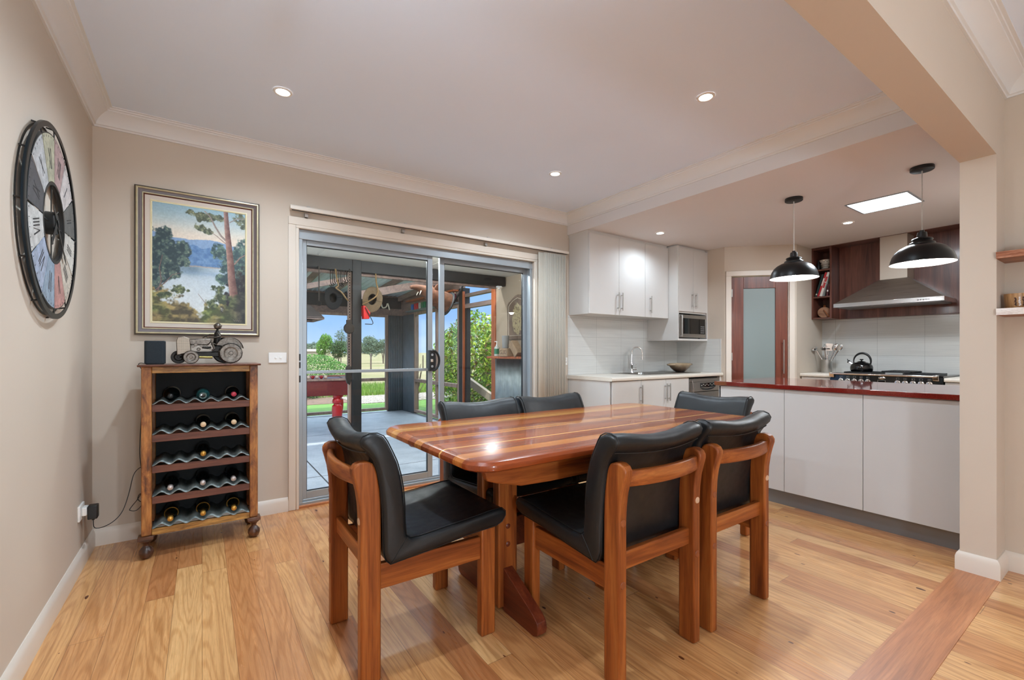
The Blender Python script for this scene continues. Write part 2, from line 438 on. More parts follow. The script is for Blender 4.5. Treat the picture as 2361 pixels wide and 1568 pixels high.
def tile_mat(name, along, x0, z0, tw=0.4, th=0.2035):
    g = G(name, 0.16, spec=0.5)
    X = g.xyz(g.obj()); a = X['xyz'.index(along)]
    u = g.math('DIVIDE', g.math('SUBTRACT', a, x0 - 40*tw), tw); v = g.math('DIVIDE', g.math('SUBTRACT', X[2], z0 - 40*th), th)
    gr = g.math('MAXIMUM', g.math('LESS_THAN', g.math('FRACT', u), 0.006), g.math('LESS_THAN', g.math('FRACT', v), 0.012))
    k = [3, 3, 3]; k[2] = 120
    n = g.noise(g.scale(g.obj(), k), 1.0, 3)
    rn = g.white(g.vec(g.math('FLOOR', u), g.math('FLOOR', v), 0.0), '3D')
    c = g.ramp(n, [(0.3, rgb(204, 205, 203)), (0.7, rgb(214, 215, 212))])
    c = g.mix(1.0, c, g.ramp(rn, [(0, (0.97, 0.975, 0.98, 1)), (1, (1.0, 1.0, 1.0, 1))]), 'MULTIPLY')
    g.color(g.mix(g.math('MULTIPLY', gr, 0.8), c, rgb(150, 150, 150))); g.bump(g.math('SUBTRACT', n, gr), 0.05, 0.0008); return g.m
M['tilex'] = tile_mat('white_wall_tile_sink_wall', 'x', 3.623, 1.312)
M['tiley'] = tile_mat('white_wall_tile_range_wall', 'y', 1.439, 1.309, 0.408)
M['glass'] = glass('clear_glass', (0.96, 0.98, 0.975, 1))
M['bulb'] = glow('lamp_lens_glow', (1, 0.95, 0.88, 1), 14)
M['ledpanel'] = glow('led_panel_glow', (0.93, 0.97, 1, 1), 6)
M['shade_in'] = plain('white_enamel_shade_lining', rgb(240, 236, 228), 0.4)
M['switch'] = plain('white_plastic', rgb(232, 231, 228), 0.3)
g_ = G('frosted_glass', 0.35, spec=0.5); g_.color(rgb(132, 146, 146)); M['frost'] = g_.m

M['gbut'] = plain('grey_button', rgb(120, 122, 124), .4)
M['chalk'] = plain('grey_print', rgb(150, 152, 152), .5)
M['flue'] = plain('flue_beige_reflection', rgb(186, 174, 160), .45, metal=0.15, var=.01)  # beige wall reflection on the steel flue, painted into its base colour
M['steelband'] = brushed('bright_brushed_steel_band', rgb(214, 214, 214), 'y', 0.24)
M['board'] = wood('round_board_timber', [rgb(122, 82, 58), rgb(158, 116, 88), rgb(176, 134, 106)], 'y', .5, across=30, along=4)
M['shelfw'] = wood('shelf_timber', [rgb(112, 62, 34), rgb(150, 90, 54), rgb(172, 112, 70)], 'y', .4, across=22, along=1.2)
M['shelfedge'] = wood('streaky_shelf_edge', [rgb(120, 66, 42), rgb(160, 98, 66), rgb(190, 140, 112)], 'y', .5, across=80, along=5)
M['whitewash'] = wood('chipped_white_paint', [rgb(150, 104, 84), rgb(222, 212, 206), rgb(236, 232, 228), rgb(240, 238, 236)], 'y', .6, across=60, along=12)
M['cupw'] = wood('cup_timber', [rgb(150, 112, 72), rgb(184, 144, 98), rgb(198, 160, 114)], 'z', .4, across=50, along=4)
M['darkink'] = plain('dark_brown_ink', rgb(78, 52, 36), .6)
# ================================================================== room shell
WL, WB, BX, KZ, CZ = -0.535, 3.60, 3.20, 2.39, 2.591
S0, S1 = 0.478, 0.612           # the stub wall / beam, south and north faces
AX = 3.505                      # side wall of the room the camera stands in
RX = 6.33                       # range wall
DX0, DX1, DZ = 0.562, 2.768, 2.076
def S(o, label=None): return struct(o)

m = MB(); m.box(WL-.12, RX+.12, -3.3, WB+.0, -.06, 0); S(m.build('floor', M['floor']))
m = MB(); m.box(WL+.016, 3.285, S0-.014, S1+.016, 0, .0025); S(m.build('trim_1_threshold_board', M['thresh']))
m = MB(); m.box(WL-.12, WL, -3.3, WB+.12, 0, CZ+.1); S(m.build('wall_left', M['wall']))
m = MB(); m.box(WL-.12, DX0, WB, WB+.12, 0, CZ+.1).box(DX0, DX1, WB, WB+.12, DZ, CZ+.1).box(DX1, 5.2, WB, WB+.12, 0, CZ+.1)
S(m.build('wall_back', M['wall']))
m = MB(); m.box(5.09, 5.20, 2.95, WB, 0, KZ+.02); S(m.build('wall_pantry_side', M['wall']))
m = MB(); m.box(5.64, RX+.12, 2.40, 2.51, 0, KZ+.02); S(m.build('wall_kitchen_return', M['wall']))
m = MB(); m.box(RX, RX+.12, S1, 2.40, 0, KZ+.02); S(m.build('wall_right', M['wall']))
m = MB(); m.box(3.30, RX+.12, S0, S1, 0, CZ+.1); S(m.build('wall_front', M['wall']))
m = MB(); m.box(WL, 3.30, S0, S1, 2.150, CZ+.1); S(m.build('trim_2_ceiling_beam', M['wall']))
m = MB(); m.box(AX, AX+.12, -3.3, S0, 0, CZ+.1); S(m.build('wall_side_room', M['wall']))
m = MB(); m.box(WL-.12, AX+.12, -3.42, -3.3, 0, CZ+.1); S(m.build('wall_rear', M['wall']))
m = MB(); m.box(WL-.12, AX+.12, -3.3, S0, CZ, CZ+.1); S(m.build('ceiling_side_room', M['ceil']))
m = MB(); m.box(WL, BX, S1, WB, CZ, CZ+.1); S(m.build('ceiling', M['ceil']))
m = MB(); m.prism([(BX, S1), (RX+.12, S1), (RX+.12, 2.51), (5.64, 2.51), (5.20, WB), (BX, WB)], KZ, CZ+.1, 'z')
S(m.build('ceiling_kitchen', M['kceil']))

# angled pantry wall with its door
pw = thing('wall_pantry', None, None, (5.09, 2.95, 0), -PI/4); pw['kind'] = 'structure'
m = MB(); m.box(0, .072, 0, .11, 0, KZ+.01).box(.697, .778, 0, .11, 0, KZ+.01).box(.072, .697, 0, .11, 2.042, KZ+.01)
m.build('wall_panel', M['wall'], pw)
arch = [(0, 0), (.0, -.012), (.012, -.018), (.05, -.018), (.058, -.010), (.058, 0)]
m = MB()
m.box(.014, .072, -.018, -.0005, 0, 2.042).box(.697, .755, -.018, -.0005, 0, 2.042).box(.014, .755, -.018, -.0005, 2.042, 2.10)
m.box(.072, .080, 0, .11, 0, 2.036).box(.689, .697, 0, .11, 0, 2.036).box(.072, .697, 0, .11, 2.036, 2.042)
m.build('architrave', M['trim'], pw, bevel=.004)
pd = thing('door_2', None, None, (5.09, 2.95, 0), -PI/4); pd['kind'] = 'structure'
x0, x1, zt = .083, .686, 2.032
m = MB(); m.box(x0, x0+.13, .012, .047, .004, zt).box(x1-.127, x1, .012, .047, .004, zt)
m.build('stile', M['doorw'], pd, bevel=.002)
m = MB(); m.box(x0+.13, x1-.127, .012, .047, 1.897, zt).box(x0+.13, x1-.127, .012, .047, .004, .22)
m.build('rail', M['doorw'], pd, bevel=.002)
m = MB(); m.box(x0+.13, x1-.127, .024, .034, .22, 1.897); m.build('frosted_pane', M['frost'], pd)
m = MB(); m.tube([(x1-.052, -.028, .90), (x1-.052, -.028, 1.292)], .006, 10); m.tube([(x1-.052, -.028, .94), (x1-.052, .012, .94)], .005, 8); m.tube([(x1-.052, -.028, 1.25), (x1-.052, .012, 1.25)], .005, 8)
m.build('door_handle', M['nickel'], pd, smooth=40)
for z in (1.80, 1.05, .25):
    m = MB(); m.box(x0-.012, x0+.006, .002, .016, z, z+.09); m.tube([(x0-.004, .004, z), (x0-.004, .004, z+.09)], .005, 8); m.build('hinge', M['nickel'], pd, smooth=40)

# cornices and baseboards swept round the rooms
def sweep(path, prof, name, mat):
    """path: list of (x, y); prof: list of (offset to the left of travel, z)"""
    m = MB(); P = [Vector((p[0], p[1])) for p in path]; n = len(P); k = len(prof); vs = []
    for i, p in enumerate(P):
        def nrm(a, b):
            d = (b-a).normalized(); return Vector((-d.y, d.x))
        ns = []
        if i > 0: ns.append(nrm(P[i-1], p))
        if i < n-1: ns.append(nrm(p, P[i+1]))
        if len(ns) == 2:
            b = (ns[0]+ns[1]); b = b/(b.dot(ns[0]))
        else: b = ns[0]
        for o_, z in prof: vs.append((p.x+b.x*o_, p.y+b.y*o_, z))
    fs = []
    for i in range(n-1):
        for j in range(k):
            j2 = (j+1) % k
            fs.append((i*k+j, i*k+j2, (i+1)*k+j2, (i+1)*k+j))
    fs.append(tuple(range(k))); fs.append(tuple(reversed(range((n-1)*k, n*k))))
    m.add(vs, fs)
    bm_fix = m.build(name, mat, smooth=28)
    import bmesh
    bm = bmesh.new(); bm.from_mesh(bm_fix.data); bmesh.ops.recalc_face_normals(bm, faces=bm.faces); bm.to_mesh(bm_fix.data); bm.free()
    return struct(bm_fix)
def cornice_prof(zc, s=1.0):
    p = [(0, -.102), (.010, -.102), (.012, -.094), (.020, -.090), (.021, -.080), (.030, -.062), (.045, -.044), (.064, -.029), (.078, -.022), (.079, -.015), (.088, -.013), (.090, -.006), (.102, -.005), (.102, 0), (0, 0)]
    return [(a*s, zc+b*s) for a, b in p]
sweep([(BX, S1), (BX, WB), (WL, WB), (WL, S1)], cornice_prof(CZ), 'trim_3_cornice', M['cornice'])
sweep([(AX, -3.3), (AX, S0), (WL, S0), (WL, -3.3)], cornice_prof(CZ), 'trim_4_cornice', M['cornice'])
BP = [(0, 0), (.016, 0), (.016, .072), (.011, .090), (.004, .100), (0, .100)]
BP = [(a, z) for a, z in BP]
sweep([(.513, WB), (WL, WB), (WL, -3.3)], BP, 'baseboard_left', M['trim'])
sweep([(BX-.02, WB), (2.83, WB)], BP, 'baseboard_back', M['trim'])
sweep([(AX, -3.3), (AX, S0), (3.30, S0), (3.30, S1), (3.50, S1)], BP, 'baseboard_right', M['trim'])

# ------------------------------------------------------------------ sliding door
m = MB()
m.box(.512, .562, WB-.018, WB-.0005, 0, 2.076).box(2.768, 2.818, WB-.018, WB-.0005, 0, 2.076).box(.512, 2.818, WB-.018, WB-.0005, 2.076, 2.135)
m.box(.562, .583, WB-.018, WB+.05, 0, 2.055).box(2.747, 2.768, WB-.018, WB+.05, 0, 2.055).box(.562, 2.768, WB-.018, WB+.05, 2.055, 2.076)
S(m.build('trim_5_door_architrave', M['cream'], bevel=.004))
d1 = thing('door_1', None, None, (DX0, WB, 0)); d1['kind'] = 'structure'
fy0, fy1 = WB+.02, WB+.125
m = on(d1)
m.box(.583, .613, fy0, fy1, .035, 2.0).box(2.717, 2.747, fy0, fy1, .035, 2.0).box(.583, 2.747, fy0, fy1, 2.000, 2.055).box(.583, 2.747, fy0, fy1, 0, .035)
m.box(.583, 2.747, fy0+.02, fy0+.026, .035, .050).box(.583, 2.747, fy0+.07, fy0+.076, .035, .050).box(.583, 2.747, fy0-.004, fy0+.008, 1.985, 2.045)
m.build('frame', M['alum'], d1, bevel=.0025)
def panel(x0, x1, y, mid, name):
    p = on(d1); t = .032; w = .045
    p.box(x0, x0+w, y, y+t, .045, 2.0).box(x1-w, x1, y, y+t, .045, 2.0).box(x0+w, x1-w, y, y+t, 1.950, 2.0).box(x0+w, x1-w, y, y+t, .045, .105)
    if mid: p.box(x0+w, x1-w, y+.002, y+t-.002, .985, 1.008)
    fo = p.build(name, M['alum'], d1, bevel=.002)
    gk = on(d1)
    for a, b, c, e in ((x0+w, x0+w+.004, .105, 1.95), (x1-w-.004, x1-w, .105, 1.95)): gk.box(a, b, y+.006, y+t-.006, c, e)
    gk.box(x0+w, x1-w, y+.006, y+t-.006, 1.946, 1.95).box(x0+w, x1-w, y+.006, y+t-.006, .105, .109)
    gk.build('gasket', M['alumd'], fo)
    g2 = on(d1); g2.box(x0+w-.002, x1-w+.002, y+.013, y+.018, .1, 1.955); g2.build('glass_pane', M['glass'], fo)
    return fo
sl = panel(.600, 1.667, fy0+.026, True, 'sliding_panel')
fx_ = panel(1.757, 2.725, fy0+.068, False, 'fixed_panel')
hy = fy0+.026
m = on(d1); m.box(1.624, 1.652, hy-.010, hy, .985, 1.165)
ring = [(1.652+.062*math.sin(q), 1.075+.088*math.cos(q)) for q in [PI*i/10 for i in range(11)]]
m.tube([(a, hy-.035, b) for a, b in ring], .0105, 10)
m.box(1.624, 1.662, hy-.042, hy-.004, .987, 1.163)
m.prism([(1.648, .993), (1.676, 1.0), (1.684, 1.075), (1.676, 1.15), (1.648, 1.157)], hy-.040, hy-.02, 'y')
h = m.build('door_handle', M['black'], sl, bevel=.004)
m = on(d1); m.box(1.630, 1.654, hy-.046, hy-.040, 1.062, 1.088); m.build('latch', M['chrome'], h, bevel=.002)
for z in (1.025, 1.125):
    m = on(d1); m.lathe([(.0105, 0), (.0105, .003), (.007, .003), (.007, .001)], (1.644, hy-.046, z), 16, 'y'); m.build('screw_cap', M['alum'], h, smooth=40)
for z0, z1 in ((1.03, 1.075), (1.085, 1.135), (.925, .975)):
    m = on(d1); m.box(.5835, .600, fy0-.002, fy0+.012, z0, z1); m.build('keeper', M['black'], d1, bevel=.002)
m = MB(); m.box(DX0, DX1, WB-.004, WB+.02, 0, .018); S(m.build('trim_6_door_sill_board', M['thresh'], bevel=.003))

# vertical blind, stacked open at the right
vb = thing('vertical_blind', 'cream vertical blind with its slats stacked beside the sliding door', 'blind', (1.84, WB-.05, 2.19))
m = on(vb); m.prism([(WB-.075, 2.172), (WB-.035, 2.168), (WB-.035, 2.200), (WB-.066, 2.204), (WB-.075, 2.196)], .518, 3.157, 'x')
m.build('headrail', M['trim'], vb, bevel=.002)
m = on(vb); m.box(.53, 3.15, WB-.060, WB-.052, 2.1665, 2.171); m.build('track_slot', M['alumd'], vb)
for x in (.63, 1.37, 2.17, 2.93):
    m = on(vb); m.box(x, x+.022, WB-.062, WB-.001, 2.204, 2.212); m.build('top_clip', M['nickel'], vb, bevel=.001)
    m = on(vb); m.box(x-.01, x+.012, WB-.035, WB-.001, 2.137, 2.170); m.build('bracket', M['nickel'], vb, bevel=.001)
rr = random.Random(3)
M['slat'] = plain('blind_fabric', rgb(190, 183, 170), 0.8, var=.03)
for i in range(15):
    x = 2.772+i*.0204; ang = math.radians(20 + rr.uniform(-6, 6)); l = .062
    if i == 0: ang = math.radians(4); l = .085
    m = on(vb)
    def fn(u, v, x=x, ang=ang, l=l):
        a = (u-.5)*l; bow = .006*math.cos((u-.5)*PI)
        return (x + .035 + a*math.cos(ang) + bow*math.sin(ang) if i == 0 else x + .03 + a*math.sin(ang*.9+.9)*.35 , WB-.056 - a*math.sin(ang)*(0 if i == 0 else 1) + bow - (0 if i == 0 else a*.65), .03 + v*2.12)
    m.sheet(6, 1, fn); m.build('slat', M['slat'], vb, smooth=60, solid=.0016)

# switches and sockets
sw = thing('light_switch', 'white double light switch on the wall between painting and sliding door', 'light switch', (.445, WB, 1.108))
m = MB(); m.box(-.058, .058, -.008, 0, -.037, .037); m.build('plate', M['switch'], sw, bevel=.003)
for x in (-.013, .018):
    m = MB(); m.box(x-.007, x+.007, -.0125, -.008, -.005, .005); m.build('rocker', M['switch'], sw, bevel=.0015)
pp = thing('power_point', 'white power point on the wall beside the stacked blind', 'power point', (3.163, WB, 1.05))
m = MB(); m.box(-.037, .030, -.008, 0, -.04, .04); m.build('plate', M['switch'], pp, bevel=.003)
for x in (-.018, .012):
    m = MB(); m.box(x-.006, x+.006, -.012, -.008, .015, .026); m.build('rocker', M['switch'], pp, bevel=.0015)
    m = MB(); m.box(x-.006, x-.003, -.0088, -.008, -.012, -.004).box(x+.003, x+.006, -.0088, -.008, -.012, -.004); m.build('socket_slot', M['black'], pp)
pl = thing('power_point', 'white power point low on the left wall behind the black plug', 'power point', (WL, 3.27, .30))
m = MB(); m.box(0, .010, -.060, .060, -.040, .040); m.build('plate', M['switch'], pl, bevel=.003)
m = MB(); m.box(.010, .030, -.02, .04, -.022, .022); m.build('socket_body', M['switch'], pl, bevel=.004)

M['cord'] = plain('braided_white_cord', rgb(205, 203, 200), 0.7)
M['blacksat'] = plain('satin_black_metal', rgb(26, 28, 30), 0.33, metal=0.3)
M['pbulb'] = glow('pendant_bulb_glow', (1, .93, .82, 1), 22)
# ------------------------------------------------------------------ ceiling lights
def lamp(name, typ, parent, loc, energy, col=(.74, .88, 1), **kw):
    d = bpy.data.lights.new(name, typ); d.energy = energy; d.color = col
    for k, v in kw.items(): setattr(d, k, v)
    o = bpy.data.objects.new(name, d); COL.objects.link(o); o.parent = parent; o.location = loc
    return o
def downlight(x, y, z, label, watts):
    t = thing('downlight', label, 'downlight', (x, y, z), group='recessed ceiling downlights')
    m = MB(); m.lathe([(.034, -.001), (.036, -.006), (.046, -.006), (.050, -.001)], (0, 0, 0), 28, cap=False); m.build('trim_ring', M['switch'], t, smooth=50)
    m = MB(); m.cyl((0, 0, -.004), .0345, .0035, seg=28); m.build('lens', M['bulb'], t, smooth=40)
    o = lamp('downlight_lamp', 'SPOT', t, (0, 0, -.02), watts, spot_size=math.radians(158), spot_blend=.75, shadow_soft_size=.035)
    return t
downlight(.368, 2.767, CZ, 'bright recessed downlight in the ceiling nearest the landscape painting', LAMP_W)
downlight(2.347, 2.788, CZ, 'bright recessed downlight in the ceiling straight above the sliding door top', LAMP_W)
downlight(2.340, 1.467, CZ, 'largest bright downlight in the ceiling above the dining table', LAMP_W)
downlight(.368, 1.45, CZ, 'added recessed downlight, out of view in the ceiling over the left end of the room', LAMP_W)  # extra downlight added out of view to brighten the room
downlight(3.927, 2.976, KZ, 'recessed downlight in the kitchen ceiling in front of the white wall cabinets', LAMP_W*.36)
downlight(5.092, 1.716, KZ, 'recessed downlight in the kitchen ceiling between the two pendants', LAMP_W*.36)
downlight(.9, -.9, CZ, 'added unseen downlight in the side room ceiling nearer the beam', ROOM_W)  # this one and the next are added behind the camera for fill light
downlight(.9, -2.4, CZ, 'added unseen downlight in the side room ceiling nearer the rear wall', ROOM_W)

# fill lamp added out of view, in the room behind the camera
gl = thing('added_floor_lamp', 'added globe floor lamp for fill light, unseen behind the camera', 'floor lamp', (.55, -2.2, 0))
m = MB(); m.lathe([(0, 0), (.13, 0), (.13, .015), (.02, .02), (.012, .03), (.012, .93), (0, .93)], seg=24); m.build('stand', M['blacksat'], gl, smooth=40)
m = MB(); m.ball((0, 0, 1.0), .045, seg=16); m.build('bulb', M['bulb'], gl, smooth=60)
lamp('globe_fill_light', 'POINT', gl, (0, 0, 1.0), GLOBE_W, (.73, .87, 1), shadow_soft_size=.16)

# globe pendant added above the view to light the ceiling and left wall
gp = thing('added_globe_pendant', 'added white globe pendant, out of view near the beam at the left end of the dining room', 'pendant lamp', (.36, .98, CZ))
m = MB(); m.lathe([(0, -.025), (.05, -.025), (.055, 0), (0, 0)], seg=24); m.build('ceiling_rose', M['switch'], gp, smooth=40)
m = MB(); m.tube([(0, 0, -.02), (0, 0, -.40)], .004, 8); m.build('cord', M['cord'], gp)
m = MB(); m.ball((0, 0, -.44), .05, seg=20); m.build('globe', M['bulb'], gp, smooth=60)
lamp('added_pendant_light', 'POINT', gp, (0, 0, -.44), PEND_W, (.78, .90, 1), shadow_soft_size=.055)

# flat LED panel
lp = thing('led_panel', 'rectangular white LED panel set in the kitchen ceiling', 'ceiling light', (4.67, 1.32, KZ))
m = MB(); m.box(-.205, .205, -.208, -.196, -.008, 0).box(-.205, .205, .196, .208, -.008, 0).box(-.205, -.193, -.196, .196, -.008, 0).box(.193, .205, -.196, .196, -.008, 0)
m.build('frame', M['alum'], lp, bevel=.001)
m = MB(); m.box(-.193, .193, -.196, .196, -.004, 0); m.build('diffuser', M['ledpanel'], lp)
o = lamp('panel_lamp', 'AREA', lp, (0, 0, -.012), 22, (.84, .93, 1), shape='RECTANGLE', size=.38, size_y=.39)

# pendants
def pendant(x, y, label):
    t = thing('pendant_lamp', label, 'pendant lamp', (x, y, KZ), group='black dome pendants over the island')
    m = MB(); m.lathe([(.0, 0), (.062, 0), (.063, -.004), (.063, -.022), (.058, -.026), (0, -.026)][::-1], seg=32); m.build('ceiling_rose', M['black'], t, smooth=40)
    pts = [(0, 0, -.026-.405*i/30) for i in range(31)]
    m = MB(); m.tube(pts, [.0032+.0006*(i % 2) for i in range(31)], 8); m.build('cord', M['cord'], t, smooth=50)
    m = MB(); m.lathe([(.0, -.425), (.013, -.425), (.013, -.435), (.024, -.438), (.027, -.455), (.027, -.476), (0, -.476)][::-1], seg=24); m.build('lamp_holder', M['black'], t, smooth=35)
    prof = [(.020, -.470), (.030, -.472), (.052, -.480), (.057, -.488), (.052, -.494), (.055, -.503), (.066, -.508), (.069, -.515), (.068, -.520), (.092, -.528), (.120, -.544), (.142, -.566), (.157, -.592), (.166, -.622), (.169, -.640), (.171, -.646)]
    sh = MB(); sh.lathe(prof[::-1], seg=56, cap=False); shd = sh.build('shade', M['blacksat'], t, smooth=50)
    inner = [(max(r-.003, .004), h-.0025) for r, h in prof[:-1]]+[(.1705, -.6465)]
    sh = MB(); sh.lathe(inner, seg=56, cap=False); sh.build('shade_lining', M['shade_in'], shd, smooth=50)
    m = MB(); m.ball((0, 0, -.590), .032, (1, 1, 1.1), 18); m.lathe([(.013, -.56), (.013, -.49)][::-1], seg=14); m.build('bulb', M['pbulb'], t, smooth=50)
    lamp('pendant_light', 'POINT', t, (0, 0, -.632), 6, (.95, .98, 1), shadow_soft_size=.03)
    return t
pendant(3.933, 1.694, 'black dome pendant lamp nearer the pantry door')
pendant(3.976, .919, 'black dome pendant lamp nearer the white wall stub, hanging before the rangehood')
# ================================================================== dining table
TX, TY, TZ = 1.690, 1.775, .775
tb = thing('dining_table', 'long varnished striped timber dining table with rounded corners and pedestal legs', 'table', (TX, TY, 0))
hx, hy_ = .945, .487
def topring(inset, r):
    return rrect(-hx+inset, hx-inset, -hy_+inset, hy_-inset, max(r-inset, .02), 8)
m = MB(); rings = [(.012, TZ-.038), (.002, TZ-.032), (0, TZ-.022), (.002, TZ-.014), (.012, TZ-.004), (.026, TZ)]
vs = []; n = None
for ins, z in rings:
    rr_ = topring(ins, .105); n = len(rr_); vs += [(a, b, z) for a, b in rr_]
fs = [(i*n+k, i*n+(k+1) % n, (i+1)*n+(k+1) % n, (i+1)*n+k) for i in range(len(rings)-1) for k in range(n)]
fs += [tuple(reversed(range(n))), tuple(range((len(rings)-1)*n, len(rings)*n))]
m.add(vs, fs); m.build('tabletop', M['top'], tb, smooth=28)
def apron(y, name='apron_rail'):
    m = MB(); x0, x1 = -.85, .85; zt, zb = TZ-.038, TZ-.140
    pr_ = [(x0, zt), (x0-.004, zt-.02), (x0+.008, zt-.055), (x0+.045, zt-.068), (x0+.16, zb+.005), (x0+.30, zb), (x1-.30, zb), (x1-.16, zb+.005), (x1-.045, zt-.068), (x1-.008, zt-.055), (x1+.004, zt-.02), (x1, zt)]
    m.prism(pr_, y-.016, y+.016, 'y'); return m.build(name, M['twx'], tb, bevel=.006, seg=3)
apron(-.375); apron(.345)
for sx in (-1, 1):
    cx = sx*.565
    bt = MB(); bt.box(cx-.045, cx+.045, -.355, .325, TZ-.105, TZ-.04); bt.build('cross_bearer', M['twy'], tb, bevel=.005)
    for yy in (-.071, .071):
        y0 = yy-.0425
        m = MB(); m.box(cx-.05, cx+.05, y0, y0+.049, .018, TZ-.105); po = m.build('post', M['twz'], tb, bevel=.005, seg=3)
        if yy < 0:
            for z in (.372, .292):
                q = MB(); q.lathe([(.0, -.003), (.010, -.002), (.012, 0)], (cx, y0, z), 16, 'y'); q.build('wood_plug', M['tdark'], po, smooth=50)
    # sledge foot
    m = MB(); f0, f1 = -.36, .318
    pr_ = [(f0+.03, 0), (f0+.006, .012), (f0, .035), (f0+.006, .062), (f0+.028, .082), (-.095, .200), (-.095, .205), (.075, .205), (.075, .200), (f1-.028, .082), (f1-.006, .062), (f1, .035), (f1-.006, .012), (f1-.03, 0), (.12, 0), (.10, .014), (-.10, .014), (-.12, 0)]
    m.prism(pr_, cx-.024, cx+.024, 'x'); m.build('foot', M['tdark'], tb, bevel=.008, seg=3)
m = MB(); m.box(-.60, .60, -.037, -.001, .235, .375); m.build('stretcher', M['tdark'], tb, bevel=.004)

# ================================================================== chairs
def cushion_mesh():
    # side profile (x forward, z up), counter-clockwise seen from -y
    base = [(.102,.401),(.25,.414),(.42,.434),(.545,.441),(.574,.452),(.590,.474),(.590,.492),(.572,.508),(.53,.508),(.42,.497),(.30,.486),(.22,.478),(.178,.478),(.160,.492),(.156,.54),(.155,.60),(.150,.66),(.141,.71),(.127,.76),(.109,.80),(.092,.835),(.078,.856),(.055,.868),(.028,.870),(.006,.862),(-.004,.846),(.002,.826),(.022,.805),(.043,.775),(.058,.73),(.068,.67),(.074,.60),(.076,.52),(.077,.447),(.086,.418)]
    n = len(base); C_ = []
    # inset direction
    for i in range(n):
        a = Vector(base[i-1]); b = Vector(base[(i+1) % n]); d = (b-a).normalized(); C_.append(Vector((-d.y, d.x)))
    w = .254
    secs = [(-w, .016), (-w+.003, .008), (-w+.010, .002), (-w+.02, 0)] + [(-w+.02+(2*w-.04)*i/14, 0) for i in range(1, 14)] + [(w-.02, 0), (w-.010, .002), (w-.003, .008), (w, .016)]
    vs = []
    for y, ins in secs:
        k = 1-(y/w)**2
        for (x, z), nn in zip(base, C_):
            px, pz = x+nn.x*ins, z+nn.y*ins
            if z > .50:                               # back: hollowed to the rear, dips in the middle
                t = min(1, (z-.50)/.15); px -= .022*k*t
                t2 = max(0, min(1, (z-.74)/.12)); pz -= .020*k*t2*1.0
                pz += .006*math.exp(-((abs(y)-.16)/.06)**2)*t2
            elif x > .18:                             # seat: dished
                t = min(1, (x-.18)/.12)
                if z > .455: pz -= .020*k*t
            vs.append((px, y, pz))
    ns = len(secs); fs = []
    for s_ in range(ns-1):
        for k_ in range(n):
            k2 = (k_+1) % n
            fs.append((s_*n+k_, s_*n+k2, (s_+1)*n+k2, (s_+1)*n+k_))
    fs.append(tuple(reversed(range(n)))); fs.append(tuple(range((ns-1)*n, ns*n)))
    return vs, fs, base, w
def make_chair():
    t = thing('dining_chair', None, None)
    rl = [(.004, 0), (.0, .006), (.0, .56), (-.003, .62), (-.010, .67), (-.020, .71), (-.027, .735), (-.027, .750), (-.018, .764), (0, .772), (.022, .772), (.042, .764), (.052, .748), (.058, .725), (.065, .68), (.070, .63), (.072, .56), (.072, .006), (.068, 0)]
    for sy in (-1, 1):
        y0, y1 = sorted((sy*.235, sy*.194))
        m = MB(); m.prism(rl, y0, y1, 'y'); lg = m.build('leg', M['twz'], t, bevel=.007, seg=3)
        for z, mt in ((.565, 'paleplug' if sy < 0 else 'plug'), (.353, 'plug')):
            q = MB(); q.lathe([(0, -.003), (.0115, -.0025), (.014, .001)], (0, sy*.2145, z), 18, 'x'); q.build('wood_plug', M[mt], lg, smooth=50)
        m = MB(); m.box(.480, .546, y0, y1, 0, .437); m.build('leg', M['twz'], t, bevel=.007, seg=3)
        a, b = sorted((sy*.222, sy*.198))
        m = MB(); m.box(.066, .486, a, b, .312, .402); m.build('side_rail', M['twx'], t, bevel=.003)
    m = MB(); m.box(.022, .046, -.196, .196, .388, .452); m.build('rear_rail', M['twy'], t, bevel=.004)
    m = MB(); m.box(.500, .524, -.196, .196, .330, .400); m.build('front_rail', M['twy'], t, bevel=.004)
    # bowed crest rail
    sec = rrect(-.014, .014, -.028, .028, .008, 3); N = 14; vs = []
    for i in range(N+1):
        y = -.200+.400*i/N; b = -.030*(1-(y/.2)**2)
        for a, c in sec: vs.append((.012+b+a-.010, y, .716+c))
    n = len(sec); fs = [(i*n+k, i*n+(k+1) % n, (i+1)*n+(k+1) % n, (i+1)*n+k) for i in range(N) for k in range(n)]
    m = MB(); m.add(vs, fs); m.build('crest_rail', M['twy'], t, smooth=40)
    vs, fs, base, w = cushion_mesh()
    m = MB(); m.add(vs, fs); cu = m.build('cushion', M['leather'], t, smooth=60)
    # stitched seams round the sides and across the back roll
    for sy in (-1, 1):
        pts = []
        for (x, z) in base:
            pts.append((x, sy*(w-.012), z))
        q = MB()
        vs2 = []
        nb = len(base)
        for i in range(nb):
            a = Vector(base[i-1]); b = Vector(base[(i+1) % nb]); d = (b-a).normalized(); nn = Vector((d.y, -d.x))
            vs2.append((base[i][0]+nn.x*.0006, sy*(w-.013), base[i][1]+nn.y*.0006))
        q.tube(vs2, .0022, 6, closed=True)
        q.tube([(.160, sy*(w+.0004), .486), (.128, sy*(w+.0004), .445), (.104, sy*(w+.0004), .410)], .0014, 6)
        q.build('seam', M['seam'], cu, smooth=60)
    q = MB(); pts = []
    for i in range(17):
        y = -w+.013+(2*w-.026)*i/16; k = 1-(y/w)**2
        pts.append((.018-.022*k-.0, y, .806-.020*k*.8))
    q.tube(pts, .0022, 6); q.build('seam', M['seam'], cu, smooth=60)
    return t
M['seam'] = plain('leather_seam', (0.006, 0.0065, 0.007, 1), 0.45)
ch = make_chair()
